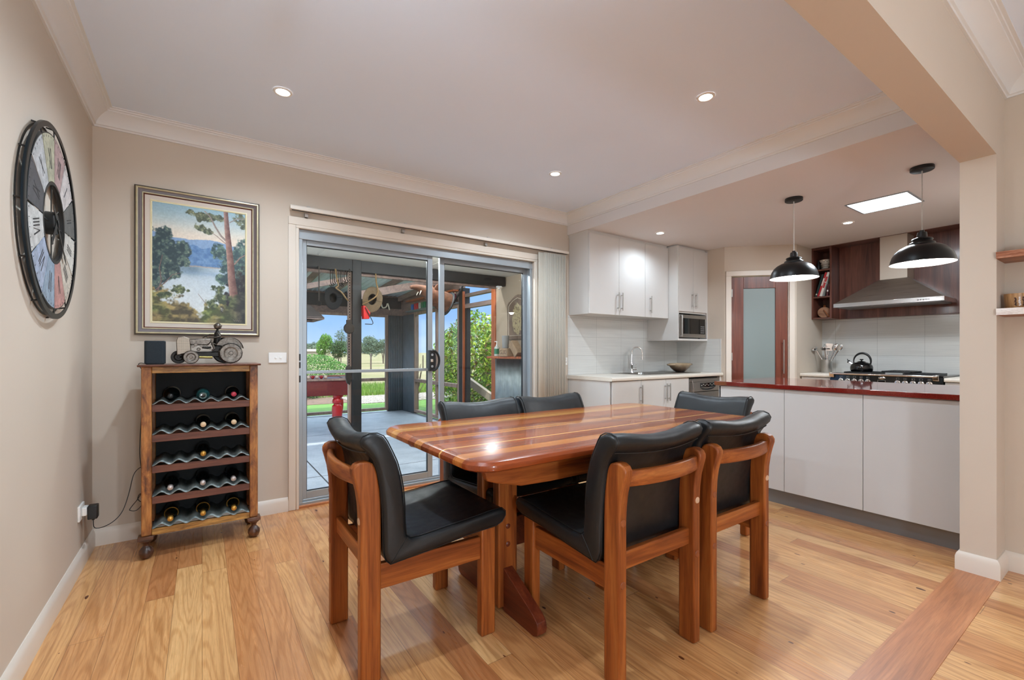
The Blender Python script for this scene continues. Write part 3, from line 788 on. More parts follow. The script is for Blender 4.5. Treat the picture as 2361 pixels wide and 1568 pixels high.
spots = [
 (.445, 1.790, 0, 'wooden dining chair with black leather cushion, at the left end of the table'),
 (1.395, 1.045, 90, 'nearest black leather dining chair on the near long side, turned back to us'),
 (1.945, 1.045, 90, 'black leather dining chair on the near long side, closest to the island'),
 (1.350, 2.345, -90, 'black leather dining chair across the table, in front of the sliding door glass'),
 (1.885, 2.345, -90, 'black leather dining chair across the table, in front of the stacked blind'),
 (2.860, 1.710, 180, 'black leather dining chair at the far right end of the table, facing us'),
]
for i, (x, y, a, lab) in enumerate(spots):
    o = ch if i == 0 else copy_tree(ch)
    o.location = (x, y, 0); o.rotation_euler = (0, 0, math.radians(a))
    tag(o, lab, 'chair', 'dining chairs round the table')
# ================================================================== kitchen, sink wall
def handle(parent, x, y, z0, z1, face='y', rm='nickel'):
    """upright bar handle standing off a door face (towards -y or -x), coordinates in the parent's space"""
    m = MB(); d = .028
    if face == 'y':
        m.tube([(x, y-d, z0), (x, y-d, z1)], .0062, 12)
        for z in (z0+.026, z1-.026): m.tube([(x, y-d, z), (x, y, z)], .005, 8)
    m.build('bar_handle', M[rm], parent, smooth=40)
def cabinet(name, label, x0, x1, yf, z0, z1, doors, yb=WB, group=None, hz=None, extra=None):
    """doors: list of (xa, xb, handle x)"""
    t = thing(name, label, 'cabinet', (x0, yf, z0), group=group)
    m = on(t); m.box(x0, x0+.016, yf+.020, yb-.008, z0, z1).box(x1-.016, x1, yf+.020, yb-.008, z0, z1).box(x0+.016, x1-.016, yf+.020, yb-.008, z0, z0+.016).box(x0+.016, x1-.016, yb-.022, yb-.008, z0+.016, z1)
    if z1 > 1: m.box(x0+.016, x1-.016, yf+.020, yb-.022, z1-.016, z1)
    m.build('carcass', M['white_lam'], t, bevel=.001)
    for xa, xb, hx_ in doors:
        m = on(t); m.box(xa+.0015, xb-.0015, yf, yf+.018, z0+.001, z1-.004); d = m.build('door', M['white_lam'], t, bevel=.0015)
        if hx_: handle(d, hx_-x0, 0, hz[0]-z0, hz[1]-z0)
    return t
YU, YM, YL = 3.289, 3.162, 2.985
cabinet('wall_cabinet', 'white double-door wall cabinet over the sink, next to the dining room wall', 3.218, 4.078, YU, 1.540, 2.362, [(3.221, 3.653, 3.626), (3.653, 4.078, 3.684)], group=None, hz=(1.588, 1.778))
cabinet('wall_cabinet', 'white single-door wall cabinet between the double cabinet and the microwave cabinet', 4.079, 4.494, YU, 1.540, 2.362, [(4.080, 4.492, 4.160)], hz=(1.588, 1.778))
st = MB(); st.box(3.218, 4.494, YU+.02, WB, 2.362, KZ); o = st.build('trim_7_cabinet_cornice_strip', M['white_lam']); struct(o)
mc = thing('microwave_cabinet', 'tall white wall cabinet with two doors above an open microwave niche', 'cabinet', (4.496, YM, 1.283))
m = on(mc)
m.box(4.496, 4.514, YM+.002, WB-.008, 1.283, 2.375).box(5.072, 5.088, YM+.002, WB-.008, 1.283, 2.375).box(4.514, 5.072, YM+.002, WB-.008, 1.283, 1.306).box(4.514, 5.072, YM+.02, WB-.008, 1.603, 2.375).box(4.514, 5.072, WB-.02, WB-.008, 1.306, 1.603)
m.box(4.514, 5.072, YM+.03, WB-.02, 2.376, KZ-.001)
m.build('carcass', M['white_lam'], mc, bevel=.001)
for xa, xb, hx_ in ((4.515, 4.795, 4.762), (4.795, 5.074, 4.832)):
    m = on(mc); m.box(xa+.0015, xb-.0015, YM, YM+.018, 1.622, 2.358); d = m.build('door', M['white_lam'], mc, bevel=.0015)
    handle(d, hx_-4.496, 0, 1.665-1.283, 1.845-1.283)
# microwave
mw = thing('microwave', 'stainless steel microwave with a dark window in the cabinet niche', 'microwave', (4.79, YM+.02, 1.306))
m = on(mw); m.box(4.530, 5.058, YM+.03, YM+.38, 1.318, 1.585); m.build('casing', M['black'], mw, bevel=.004)
for x in (4.56, 5.03):
    m = on(mw); m.cyl((x, YM+.08, 1.306), .012, .013, seg=12); m.build('foot', M['black'], mw)
m = on(mw); m.box(4.530, 5.058, YM+.006, YM+.03, 1.318, 1.362).box(4.530, 5.058, YM+.006, YM+.03, 1.545, 1.585).box(4.530, 4.585, YM+.006, YM+.03, 1.362, 1.545).box(5.047, 5.058, YM+.006, YM+.03, 1.362, 1.545)
m.build('door_frame', M['steel'], mw, bevel=.002)
m = on(mw); m.box(4.585, 4.925, YM+.009, YM+.02, 1.362, 1.545); m.build('door_window', M['blackgloss'], mw)
m = on(mw); m.box(4.930, 5.047, YM+.008, YM+.02, 1.362, 1.545); cp = m.build('control_panel', M['blackgloss'], mw)
for r in range(4):
    for c in range(3):
        m = on(mw); m.box(4.955+c*.026, 4.972+c*.026, YM+.0075, YM+.009, 1.375+r*.024, 1.387+r*.024); m.build('button', M['gbut'] if 'gbut' in M else M['kick'], cp)
m = on(mw); m.box(5.02, 5.038, YM-.004, YM+.006, 1.338, 1.352); m.build('release_button', M['steel'], mw, bevel=.001)
m = on(mw); m.box(4.536, 4.552, YM-.030, YM-.016, 1.325, 1.580).box(4.536, 4.552, YM-.018, YM+.006, 1.325, 1.345).box(4.536, 4.552, YM-.018, YM+.006, 1.560, 1.580)
m.build('door_handle', M['steelv'], mw, bevel=.003)

# base cabinets, dishwasher, bench top
HZ = (.634, .818)
cabinet('base_cabinet', 'white single-door base cabinet at the left end of the sink bench', 3.205, 3.640, YL, .10, .866, [(3.222, 3.640, 3.628)], hz=HZ)
cabinet('base_cabinet', 'white double-door base cabinet under the sink', 3.641, 4.442, YL, .10, .866, [(3.641, 4.038, 4.020), (4.038, 4.440, 4.075)], hz=HZ)
m = MB(); m.box(3.222, 4.445, YL+.05, YL+.065, 0, .10); struct(m.build('trim_8_kickboard', M['kick']))
m = MB(); m.box(5.05, 5.088, YL+.002, WB, 0, .866); struct(m.build('trim_9_end_filler', M['white_lam']))
dw = thing('dishwasher', 'stainless steel dishwasher with a black control display beside the base cabinets', 'dishwasher', (4.75, YL+.01, 0))
m = on(dw); m.box(4.456, 5.044, YL+.03, YL+.58, .012, .855); m.build('cabinet_body', M['black'], dw)
m = on(dw); m.box(4.458, 5.042, YL+.002, YL+.03, .70, .846); fp = m.build('control_fascia', M['steel'], dw, bevel=.003)
m = on(dw); m.box(4.458, 5.042, YL+.002, YL+.03, .105, .694); m.build('door', M['steel'], dw, bevel=.003)
m = on(dw); m.box(4.458, 5.042, YL+.001, YL+.003, .809, .812); m.build('vent_line', M['black'], fp)
m = on(dw); m.box(4.66, 4.96, YL-.001, YL+.004, .744, .796); dp = m.build('display', M['blackgloss'], fp, bevel=.001)
for i in range(8):
    m = on(dw); m.box(4.675+i*.034, 4.690+i*.034, YL-.0016, YL-.0009, .764+.012*(i % 2), .770+.012*(i % 2)); m.build('indicator', M['switch'], dp)
m = on(dw)
m.sheet(12, 3, lambda u, v: (4.665+.27*u, YL-.001-.006*v, .742-.012*math.sin(PI*u)-.016*v*math.sin(PI*u)**.5)); m.build('pull_recess', M['black'], fp, smooth=50)
m = on(dw); m.tube([(4.492, YL-.002, .830), (4.497, YL-.010, .800), (4.503, YL-.014, .74), (4.507, YL-.010, .66), (4.508, YL-.002, .60)], .006, 8); m.build('curved_handle', M['chrome'], dw, smooth=50)
for x in (4.5, 5.0):
    m = on(dw); m.cyl((x, YL+.1, 0), .018, .013, seg=12); m.build('foot', M['black'], dw)
for i, t_ in enumerate(((4.46, 5.04),)):
    m = on(dw); m.box(t_[0], t_[1], YL+.05, YL+.06, .0, .10); m.build('kick_panel', M['black'], dw)

bt = thing('sink_benchtop', 'cream laminate benchtop with a sink along the kitchen wall', 'benchtop', (3.2, YL-.02, .868))
m = on(bt)
prof = [(WB, .868), (WB, .904), (YL-.012, .904), (YL-.019, .900), (YL-.022, .892), (YL-.022, .878), (YL-.018, .870), (YL-.012, .868)]
# the slab with a hole where the bowl sits
m.prism(prof, 3.195, 3.86, 'x'); m.prism(prof, 4.30, 5.088, 'x')
m.box(3.86, 4.30, 3.545, WB, .868, .904)
m.prism([(3.14, .868), (3.14, .904), (YL-.012, .904), (YL-.019, .900), (YL-.022, .892), (YL-.022, .878), (YL-.018, .870), (YL-.012, .868)], 3.86, 4.30, 'x')
m.build('slab', M['bench'], bt)
sk = thing('kitchen_sink', 'stainless steel sink and ridged drainer set into the cream benchtop', 'sink', (4.3, 3.35, .904))
m = on(sk)
m.box(3.84, 3.875, 3.11, 3.58, .9035, .909).box(4.285, 4.86, 3.11, 3.16, .9035, .909).box(4.285, 4.86, 3.53, 3.58, .9035, .909).box(4.83, 4.86, 3.16, 3.53, .9035, .909)
m.box(3.875, 4.285, 3.11, 3.155, .9035, .909).box(3.875, 4.285, 3.53, 3.58, .9035, .909)
m.sheet(50, 1, lambda u, v: (4.285+.545*u, 3.155+.38*v, .9055+.0018*math.sin(u*2*PI*12)))
m.build('rim_and_drainer', M['steel'], sk, smooth=40)
m = on(sk)
rg = [(.0, rrect(3.872, 4.288, 3.152, 3.533, .05, 5), .906), (0, rrect(3.88, 4.28, 3.16, 3.525, .05, 5), .87), (0, rrect(3.90, 4.26, 3.18, 3.505, .05, 5), .755), (0, rrect(3.95, 4.21, 3.23, 3.455, .05, 5), .745)]
vs = []; n = len(rg[0][1])
for _, r_, z in rg: vs += [(a, b, z) for a, b in r_]
fs = [(i*n+k, (i+1)*n+k, (i+1)*n+(k+1) % n, i*n+(k+1) % n) for i in range(3) for k in range(n)] + [tuple(range(3*n, 4*n))]
m.add(vs, fs); m.build('bowl', M['steel'], sk, smooth=50)
tp = thing('kitchen_tap', 'tall chrome gooseneck tap with a side lever behind the sink', 'tap', (4.098, 3.50, .906))
m = MB(); m.lathe([(.030, 0), (.030, .004), (.024, .010), (.018, .016), (.0165, .03), (.0165, .09), (.019, .094), (.019, .100), (.013, .108), (.010, .118)], seg=24); m.build('body', M['chrome'], tp, smooth=50)
pts = [(0, 0, .115), (0, 0, .20), (.004, -.004, .235)] + [(.050-.047*math.cos(math.radians(a)), -(.050-.047*math.cos(math.radians(a)))*.7, .245+.052*math.sin(math.radians(a))) for a in range(10, 171, 16)] + [(.1, -.07, .225)]
m = MB(); m.tube(pts, .0085, 12); m.build('spout', M['chrome'], tp, smooth=60)
m = MB(); m.lathe([(.009, .232), (.011, .228), (.010, .205), (.013, .175), (.016, .165), (.016, .158), (.0, .158)][::-1], (.1, -.07, 0), 18); m.build('spray_head', M['chrome'], tp, smooth=50)
m = MB(); m.tube([(.012, -.004, .045), (.060, -.018, .045)], .012, 12).tube([(.056, -.016, .05), (.058, -.022, .105)], .005, 8).ball((.058, -.022, .107), .008); m.build('lever', M['chrome'], tp, smooth=50)
m = MB(); m.box(-.034, .034, -.022, .022, -.0005, .004); m.build('base_plate', M['chrome'], tp, bevel=.003)

bw = thing('pottery_bowl', 'brown glazed pottery bowl with end handles on the sink drainer', 'bowl', (4.80, 3.35, .909))
g_ = G('brown_glaze', .22, coat=.4); X_ = g_.xyz(g_.obj())
nz = g_.noise(g_.obj(), 14, 3)
g_.color(g_.ramp(g_.math('ADD', g_.math('MULTIPLY', X_[2], 8), g_.math('MULTIPLY', nz, .35)), [(.12, rgb(52, 36, 32)), (.4, rgb(98, 72, 56)), (.8, rgb(146, 122, 94)), (1, rgb(166, 146, 118))]))
M['glaze'] = g_.m
def bowlpt(u, v, k=1.0):
    q = u*2*PI; pr_ = [(.0, .004), (.40, 0), (.55, .012), (.80, .045), (.96, .075), (1.0, .10), (.97, .106), (.93, .098), (.78, .06), (.5, .03), (0, .024)]
    t = v*(len(pr_)-1); i = min(int(t), len(pr_)-2); f = t-i
    r = pr_[i][0]*(1-f)+pr_[i+1][0]*f; z = pr_[i][1]*(1-f)+pr_[i+1][1]*f
    return (.17*r*math.cos(q), .105*r*math.sin(q), z*.98)
m = MB(); m.sheet(40, 20, bowlpt); m.build('bowl_body', M['glaze'], bw, smooth=60)
for sx in (-1, 1):
    m = MB(); m.tube([(sx*.155, -.04, .085), (sx*.195, -.03, .088), (sx*.212, 0, .088), (sx*.195, .03, .088), (sx*.155, .04, .085)], [.010, .012, .013, .012, .010], 10); m.build('lug_handle', M['glaze'], bw, smooth=60)

# splashbacks
m = MB(); m.box(3.205, 5.082, WB-.007, WB-.001, .904, 1.54); o = m.build('splashback_tiles', M['tilex']); tag(o, 'white tiled splashback behind the sink', 'splashback')
m = MB(); m.box(5.082, 5.09, YL+.005, WB-.006, .904, 1.306); o = m.build('splashback_tiles', tile_mat('white_wall_tile_return', 'y', 3.4, 1.312)); tag(o, 'short white tiled return beside the pantry door frame', 'splashback')
m = MB(); m.box(RX-.007, RX-.001, S1+.002, 2.40, .904, 1.545); o = m.build('splashback_tiles', M['tiley']); tag(o, 'white tiled splashback behind the range cooker', 'splashback')

# ================================================================== range wall
XF = 5.735
for y0, y1, lab, ds in ((2.092, 2.396, 'cream-topped narrow bench left of the range cooker', [(2.094, 2.39)]), (S1+.004, 1.166, 'cream-topped bench right of the range cooker, by the stub wall', [(.62, .893), (.893, 1.164)])):
    t = thing('range_bench', lab, 'bench', (XF, y0, 0))
    m = on(t); m.box(XF+.02, RX-.002, y0+.001, y1-.001, .1, .868); m.build('carcass', M['white_lam'], t)
    for a, b in ds:
        m = on(t); m.box(XF, XF+.018, a+.002, b-.002, .1, .862); m.build('door', M['white_lam'], t, bevel=.001)
    m = on(t); m.box(XF+.06, XF+.075, y0, y1, 0, .1); m.build('kickboard', M['kick'], t)
    m = on(t); m.prism([(RX-.008, .868), (RX-.008, .904), (XF-.012, .904), (XF-.019, .900), (XF-.022, .892), (XF-.022, .878), (XF-.018, .870), (XF-.012, .868)], y0+.0, y1, 'y'); m.build('benchtop', M['bench'], t, smooth=30)
R0, R1 = 1.170, 2.086
rc = thing('range_cooker', 'wide black range cooker with chrome knobs and a chrome towel rail', 'cooker', (5.70, 1.628, 0))
m = on(rc); m.box(5.715, RX-.02, R0, R1, .03, .905); m.build('body', M['black'], rc, bevel=.002)
m = on(rc); m.box(5.712, RX-.02, R0-.001, R1+.001, .905, .921); hb = m.build('hob', M['blackgloss'], rc, bevel=.003)
m = on(rc); m.prism([(5.715, .775), (5.690, .785), (5.702, .905), (5.715, .907)], R0, R1, 'y'); fa = m.build('control_fascia', M['blackgloss'], rc, bevel=.001)
for y0, y1 in ((R0+.01, 1.62), (1.636, R1-.01)):
    m = on(rc); m.box(5.700, 5.715, y0, y1, .14, .765); dr = m.build('oven_door', M['blackgloss'], rc, bevel=.004)
    m = on(rc); m.tube([(5.665, y0+.04, .72), (5.665, y1-.04, .72)], .009, 10); m.tube([(5.665, y0+.06, .72), (5.70, y0+.06, .72)], .007, 8); m.tube([(5.665, y1-.06, .72), (5.70, y1-.06, .72)], .007, 8); m.build('bar_handle', M['chrome'], dr, smooth=50)
for y in (R0+.05, R1-.05):
    for x in (5.76, 6.2):
        m = on(rc); m.cyl((x, y, 0), .02, .03, seg=14); m.build('foot', M['black'], rc)
m = on(rc); m.tube([(5.672, R0+.035, .916), (5.672, R1-.012, .916)], .0105, 14); tr_ = m.build('towel_rail', M['chrome'], rc, smooth=50)
for y in (R0+.045, R1-.022):
    m = on(rc); m.prism([(5.662, .928), (5.684, .930), (5.700, .880), (5.692, .868), (5.676, .878)], y-.022, y+.022, 'y'); m.build('rail_bracket', M['chrome'], tr_, bevel=.003)
for i, y in enumerate((1.984, 1.922, 1.862, 1.803, 1.745, 1.502, 1.444, 1.384, 1.325, 1.264)):
    m = on(rc); m.lathe([(.017, .004), (.024, .002), (.024, -.003), (.016, -.006), (.013, -.026), (.0, -.028)][::-1], (5.696, y, .842), 24, 'x'); kn = m.build('knob', M['chrome'], rc, smooth=45)
    m = on(rc); m.box(5.664, 5.69, y-.004, y+.004, .822, .862); m.build('knob_grip', M['chrome'], kn, bevel=.002)
    m = on(rc); z = .881
    fr_ = lambda a, b, c, d: m.box(5.6985, 5.7005, a, b, c, d)
    fr_(y-.012, y+.012, z+.0085, z+.010); fr_(y-.012, y+.012, z-.0085, z-.007); fr_(y-.012, y-.0105, z-.0085, z+.010); fr_(y+.0105, y+.012, z-.0085, z+.010); fr_(y-.004+.004*(i % 3), y+.004+.003*(i % 2), z-.002, z+.004)
    m.build('burner_symbol', M['chalk'] if 'chalk' in M else M['switch'], fa)
m = on(rc); m.lathe([(.0, -.002), (.026, -.0015), (.029, 0)], (0, 0, 0), 28, 'x', M=Matrix.Translation((5.6995, 1.628, .884)) @ Matrix.Diagonal((1, 1, .48, 1))); m.build('oval_badge', M['chrome'], fa, smooth=50)
bdg = [o for o in bpy.data.objects if o.name == 'oval_badge'][0]
text_mesh('badge_lettering', 'Belling', .0155, M['black'], bdg, Matrix(((0, 0, -1, -.0030), (-1, 0, 0, 0), (0, 1, 0, .884), (0, 0, 0, 1))) , .0003).matrix_parent_inverse = Matrix()
m = on(rc); m.box(5.6955, 5.6975, 1.598, 1.662, .838, .862); ck = m.build('clock_frame', M['nickel'], fa)
m = on(rc); m.box(5.695, 5.6965, 1.601, 1.659, .8405, .8595); m.build('clock_display', M['blackgloss'], ck)
# pan supports and griddle
for y in (1.86, 1.36):
    m = on(rc)
    for k in range(3):
        m.box(5.80+.17*k, 5.81+.17*k, y-.12, y+.12, .921, .936)
    m.box(5.78, 6.18, y-.125, y-.115, .921, .936).box(5.78, 6.18, y+.115, y+.125, .921, .936)
    m.build('pan_support', M['black'], hb, bevel=.002)
gd = thing('griddle_plate', 'flat black ridged griddle plate on the range cooker right of the kettle', 'griddle plate', (6.02, 1.56, .936))
m = MB(); m.prism(rrect(-.17, .17, -.13, .12, .02), 0, .016, 'z'); pl_ = m.build('plate', M['black'], gd, bevel=.003)
m = MB(); [m.box(-.14, .14, -.10+i*.02, -.092+i*.02, .016, .0185) for i in range(10)]; m.build('ridges', M['black'], pl_)
m = MB(); m.tube([(.0, -.13, .008), (.0, -.165, .012), (-.03, -.168, .012)], .006, 8); m.build('side_lug', M['black'], gd, smooth=50)

kt = thing('kettle', 'glossy black whistling kettle with a hoop handle on the range cooker', 'kettle', (5.93, 1.872, .936), math.radians(0))
m = MB(); m.lathe([(.088, 0), (.095, .006), (.100, .02), (.101, .045), (.096, .066), (.080, .086), (.055, .099), (.040, .103)], seg=40); m.lathe([(.0405, .102), (.038, .107), (.022, .113), (.0, .115)][::1], seg=30, cap=False); m.build('body', M['blackgloss'], kt, smooth=50)
m = MB(); m.lathe([(.006, .112), (.007, .122), (.016, .126), (.018, .131), (.014, .136), (0, .137)], seg=20); m.build('lid_knob', M['black'], kt, smooth=50)
hp = [(0, -.006-.078*math.cos(math.radians(a)), .112+.088*math.sin(math.radians(a))) for a in range(-30, 211, 12)]
m = MB(); m.tube(hp, [.006+.006*math.sin(PI*min(1, i/17))*(1 if i < 12 else 1.0) for i in range(len(hp))], 12); m.build('handle', M['black'], kt, smooth=60)
m = MB(); m.lathe([(.018, 0), (.015, .035), (.0135, .05)], seg=18, M=Matrix.Translation((0, .078, .072)) @ Matrix.Rotation(math.radians(-52), 4, 'X')); sp_ = m.build('spout', M['chrome'], kt, smooth=50)
m = MB(); m.lathe([(.0145, .048), (.0155, .056), (.010, .062), (0, .062)], seg=16, M=Matrix.Translation((0, .078, .072)) @ Matrix.Rotation(math.radians(-52), 4, 'X')); m.box(-.006, .006, .108, .132, .118, .123); m.tube([(0, .118, .108), (0, .132, .135)], .004, 8); m.build('whistle_cap', M['black'], sp_, smooth=40)

up = thing('utensil_holder', 'cylindrical stainless steel utensil holder beside the range cooker', 'utensil holder', (6.10, 2.268, .904))
m = MB(); m.lathe([(.0, 0), (.052, 0), (.054, .004), (.054, .120), (.0555, .122), (.0555, .126), (.054, .128), (.054, .152), (.057, .155), (.055, .158), (.051, .156), (.050, .02), (0, .02)], seg=36, cap=False); m.build('pot', M['steelv'], up, smooth=35)
def utensil(name, label, ang, lean, kind):
    t = thing(name, label, 'kitchen utensil', (6.10, 2.268, .925), ang, group='utensils in the steel holder')
    dx = lean; L_ = .24
    top = Vector((dx, 0, L_)); d = top.normalized(); bot = Vector((-.02, 0, .005))
    m = MB(); m.tube([bot, top], [.0055, .0085], 8); m.build('shaft', M['chrome'], t, smooth=50)
    R_ = Matrix.Translation(top) @ d.to_track_quat('Z', 'Y').to_matrix().to_4x4()
    m = MB()
    if kind == 'ladle': m.sheet(18, 8, lambda u, v: (.042*math.sin(v*PI/2)*math.cos(u*2*PI), .042*math.sin(v*PI/2)*math.sin(u*2*PI)-.02, .040-.036*math.cos(v*PI/2)))
    elif kind == 'spoon': m.ball((0, 0, .04), .044, (.24, .66, 1), 16)
    elif kind == 'turner': m.box(-.002, .002, -.034, .034, 0, .085)
    elif kind == 'masher': m.torus((0, 0, .02), .038, .006, 'z', 28, 8); m.box(-.036, .036, -.003, .003, .017, .023); m.box(-.003, .003, -.036, .036, .017, .023)
    elif kind == 'whisk':
        for k in range(5):
            a = PI*k/5; m.tube([(.028*math.sin(PI*i/12)*math.cos(a)*1.0, .028*math.sin(PI*i/12)*math.sin(a), .075*i/12) for i in range(13)] , .0012, 5)
    m.build({'ladle': 'bowl', 'spoon': 'bowl', 'turner': 'blade', 'masher': 'head', 'whisk': 'wires'}[kind], M['blackgloss'] if kind == 'masher' else M['chrome'], t, smooth=50).data.transform(R_)
    return t
utensil('straining_spoon', 'chrome straining spoon leaning towards the wall in the steel holder', math.radians(35), .065, 'ladle')
utensil('ladle', 'chrome ladle leaning to the left in the steel holder', math.radians(115), .10, 'ladle')
utensil('serving_spoon', 'chrome serving spoon leaning right in the steel holder', math.radians(-80), .075, 'spoon')
utensil('slotted_turner', 'chrome turner standing upright in the steel holder', math.radians(-60), .02, 'turner')
utensil('masher', 'black round masher standing tallest in the steel holder', math.radians(60), .012, 'masher')
utensil('whisk', 'chrome wire whisk in the steel holder', math.radians(170), .035, 'whisk')
utensil('serving_fork', 'chrome slim server leaning furthest right in the steel holder', math.radians(-100), .125, 'spoon')

# mahogany shelf unit and panels
XM = 6.03
mu = thing('open_shelf_unit', 'dark mahogany open shelf unit with three niches left of the rangehood', 'shelf unit', (XM, 2.30, 1.540))
m = on(mu); m.box(XM, RX-.008, 2.382, 2.400, 1.540, 2.384).box(XM, RX-.008, 2.192, 2.212, 1.540, 2.384); m.build('side_panel', M['mah'], mu, bevel=.001)
for z in (1.540, 1.790, 2.110, 2.362):
    m = on(mu); m.box(XM, RX-.03, 2.212, 2.382, z, z+.018); m.build('shelf', M['mahx'], mu, bevel=.001)
m = on(mu); m.box(RX-.03, RX-.009, 2.212, 2.382, 1.540, 2.384); m.build('back_panel', M['mah'], mu)
PXM = 6.245
for y0, y1, lab in ((1.738, 2.190, 'mahogany wall panel left of the rangehood flue'), (S1, 1.508, 'mahogany wall panel right of the rangehood flue, beside the stub wall')):
    m = MB(); m.box(PXM, RX-.008, y0, y1, 1.540, 2.384); o = m.build('wall_panel', M['mah'], bevel=.001); tag(o, lab, 'wall panel')
m = MB(); m.box(PXM, RX-.008, 1.508, 1.738, 1.540, 1.93); o = m.build('wall_panel', M['mah']); tag(o, 'mahogany wall panel behind the rangehood', 'wall panel')
m = MB(); m.box(XM-.004, RX-.008, S1, 2.400, 2.384, KZ); struct(m.build('trim_10_mahogany_strip', M['mahx']))
# rangehood
rh = thing('rangehood', 'wide stainless steel canopy rangehood over the cooker', 'rangehood', (5.80, 1.635, 1.64))
m = on(rh)
a = [(5.80, 1.182), (5.80, 2.088), (PXM-.001, 2.088), (PXM-.001, 1.182)]; b = [(6.02, 1.505), (6.02, 1.742), (PXM-.001, 1.742), (PXM-.001, 1.505)]
vs = [(x, y, 1.683) for x, y in a] + [(x, y, 1.925) for x, y in b]
m.add(vs, [(0, 1, 5, 4)[::-1], (1, 2, 6, 5)[::-1], (3, 0, 4, 7)[::-1], (4, 5, 6, 7), (2, 3, 7, 6)[::-1], (0, 1, 2, 3)]); m.build('canopy', M['steel'], rh)
m = on(rh); m.box(5.798, PXM-.001, 1.180, 2.090, 1.642, 1.684); m.build('front_band', M['steelband'] if 'steelband' in M else M['steel'], rh, bevel=.001)
for i, y in enumerate((1.30, 1.32, 1.34, 1.36, 1.38)):
    m = on(rh); m.lathe([(.0, -.006), (.007, -.006), (.0075, 0)][::1], (5.798, y-.01, 1.662), 16, 'x'); m.build('button', M['chrome'], rh, smooth=40)
m = on(rh); m.box(6.022, PXM-.001, 1.508, 1.738, 1.925, 2.384); m.build('flue', M['flue'], rh, bevel=.001)
for y0, y1 in ((1.21, 1.50), (1.505, 1.775), (1.78, 2.06)):
    m = on(rh); m.box(5.83, 6.20, y0, y1, 1.636, 1.642); m.build('filter', M['kick'], rh)
# things in the niches
def plate_stack():
    rings_ = []
    for i, (r, h, z, lab) in enumerate(((.052, .020, 0, 'striped bowl at the bottom of the stack'), (.055, .020, .024, 'striped bowl second from the bottom of the stack'), (.057, .020, .048, 'striped bowl second from the top of the stack'), (.068, .045, .070, 'white bowl with black oval marks, on top of the stack'))):
        t = thing('stacked_bowl', lab, 'bowl', (6.13, 2.285, 2.128+z), group='bowls stacked in the top niche')
        mt = M['bowlw']
        m = MB(); m.lathe([(r*.62, 0), (r*.64, .004), (r*.95, h*.7), (r, h), (r*.97, h+.001), (r*.9, h*.72), (r*.55, .008), (0, .008)], seg=32); m.build('bowl_body', mt, t, smooth=50)
        m = MB()
        if i < 3: m.lathe([(r*.90, h*.55), (r*.965, h*.78)], seg=32, cap=False)
        else:
            for k in range(12):
                for q in range(2):
                    a = 2*PI*(k+.5*q)/12; rr_ = r*(.84+.1*q); 
                    m.ball((rr_*math.cos(a), rr_*math.sin(a), h*(.5+.25*q)), .006, (1, 1, .55), 8)
        m.build('painted_marks', M['bowlk'], t, smooth=50)
M['bowlw'] = plain('white_glaze', rgb(212, 208, 198), .25); M['bowlk'] = plain('dark_glaze', rgb(70, 70, 68), .3)
plate_stack()
jg = thing('black_jug', 'matt black beaked jug in the top niche beside the bowls', 'jug', (6.11, 2.358, 2.128))
m = MB(); m.lathe([(.0, 0), (.016, 0), (.020, .015), (.021, .04), (.014, .075), (.009, .10), (.0085, .11)], seg=24, cap=False); m.build('body', M['black'], jg, smooth=60)
m = MB(); m.lathe([(.009, .10), (.007, .12), (.003, .134), (0, .135)], seg=14); m.build('beak', M['black'], jg, smooth=60)
def book(lean, y, th, h, mt, lab, bands):
    t = thing('book', lab, 'book', (6.05, y, 1.808), 0)
    Mx = Matrix.Rotation(math.radians(lean), 4, 'X'); t.matrix_basis = Matrix.Translation(t.location) @ Mx
    m = MB(); m.box(.0, .18, 0, th, 0, h); c = m.build('cover', mt, t, bevel=.001)
    m = MB(); m.box(.004, .181, .003, th-.003, .003, h-.003); m.box(.1795, .182, .003, th-.003, .003, h-.003); m.build('pages', M['paper'], t)
    for z0, z1, mm in bands:
        m = MB(); m.box(-.0006, .001, .003, th-.003, z0, z1); m.build('spine_label', mm, c)
M['paper'] = plain('book_pages', rgb(222, 214, 196), .8)
M['bred'] = plain('red_book_cloth', rgb(176, 40, 48), .5); M['bwhite'] = plain('white_book_jacket', rgb(226, 226, 220), .4)
M['bgreen'] = plain('dark_green_book_cloth', rgb(20, 48, 48), .5); M['bmar'] = plain('maroon_book_cloth', rgb(74, 26, 34), .5)
Y_ = 2.212
book(16, 2.354, .020, .27, M['bgreen'], 'dark green book leaning furthest left in the middle niche', [(.02, .035, M['paper'])])
book(17, 2.330, .020, .29, M['bred'], 'red and white spined book leaning in the middle niche', [(.13, .22, M['bwhite'])])
book(17, 2.302, .024, .288, M['bwhite'], 'white book with red spine lettering leaning in the middle niche', [(.10, .165, M['bred']), (.172, .235, M['bred'])])
book(6, 2.236, .020, .14, M['bmar'], 'short maroon book at the right of the middle niche', [(.05, .07, M['bwhite'])])
wb = thing('round_wooden_board', 'round wooden serving board standing in the bottom niche', 'serving board', (6.12, 2.298, 1.558))
m = MB(); m.lathe([(.0, -.009), (.062, -.009), (.064, -.006), (.064, .006), (.062, .009), (0, .009)], (0, 0, .064), 40, 'x', M=Matrix.Diagonal((1, 1.12, 1, 1))); m.build('disc', M['board'] if 'board' in M else M['twy'], wb, smooth=40)
m = MB(); m.torus((0, 0, .138), .009, .003, 'x', 16, 6); m.build('hanging_loop', M['twy'], wb, smooth=50)
ws = thing('wooden_spoon', 'small wooden spoon leaning on the round board in the bottom niche', 'spoon', (6.085, 2.262, 1.558))
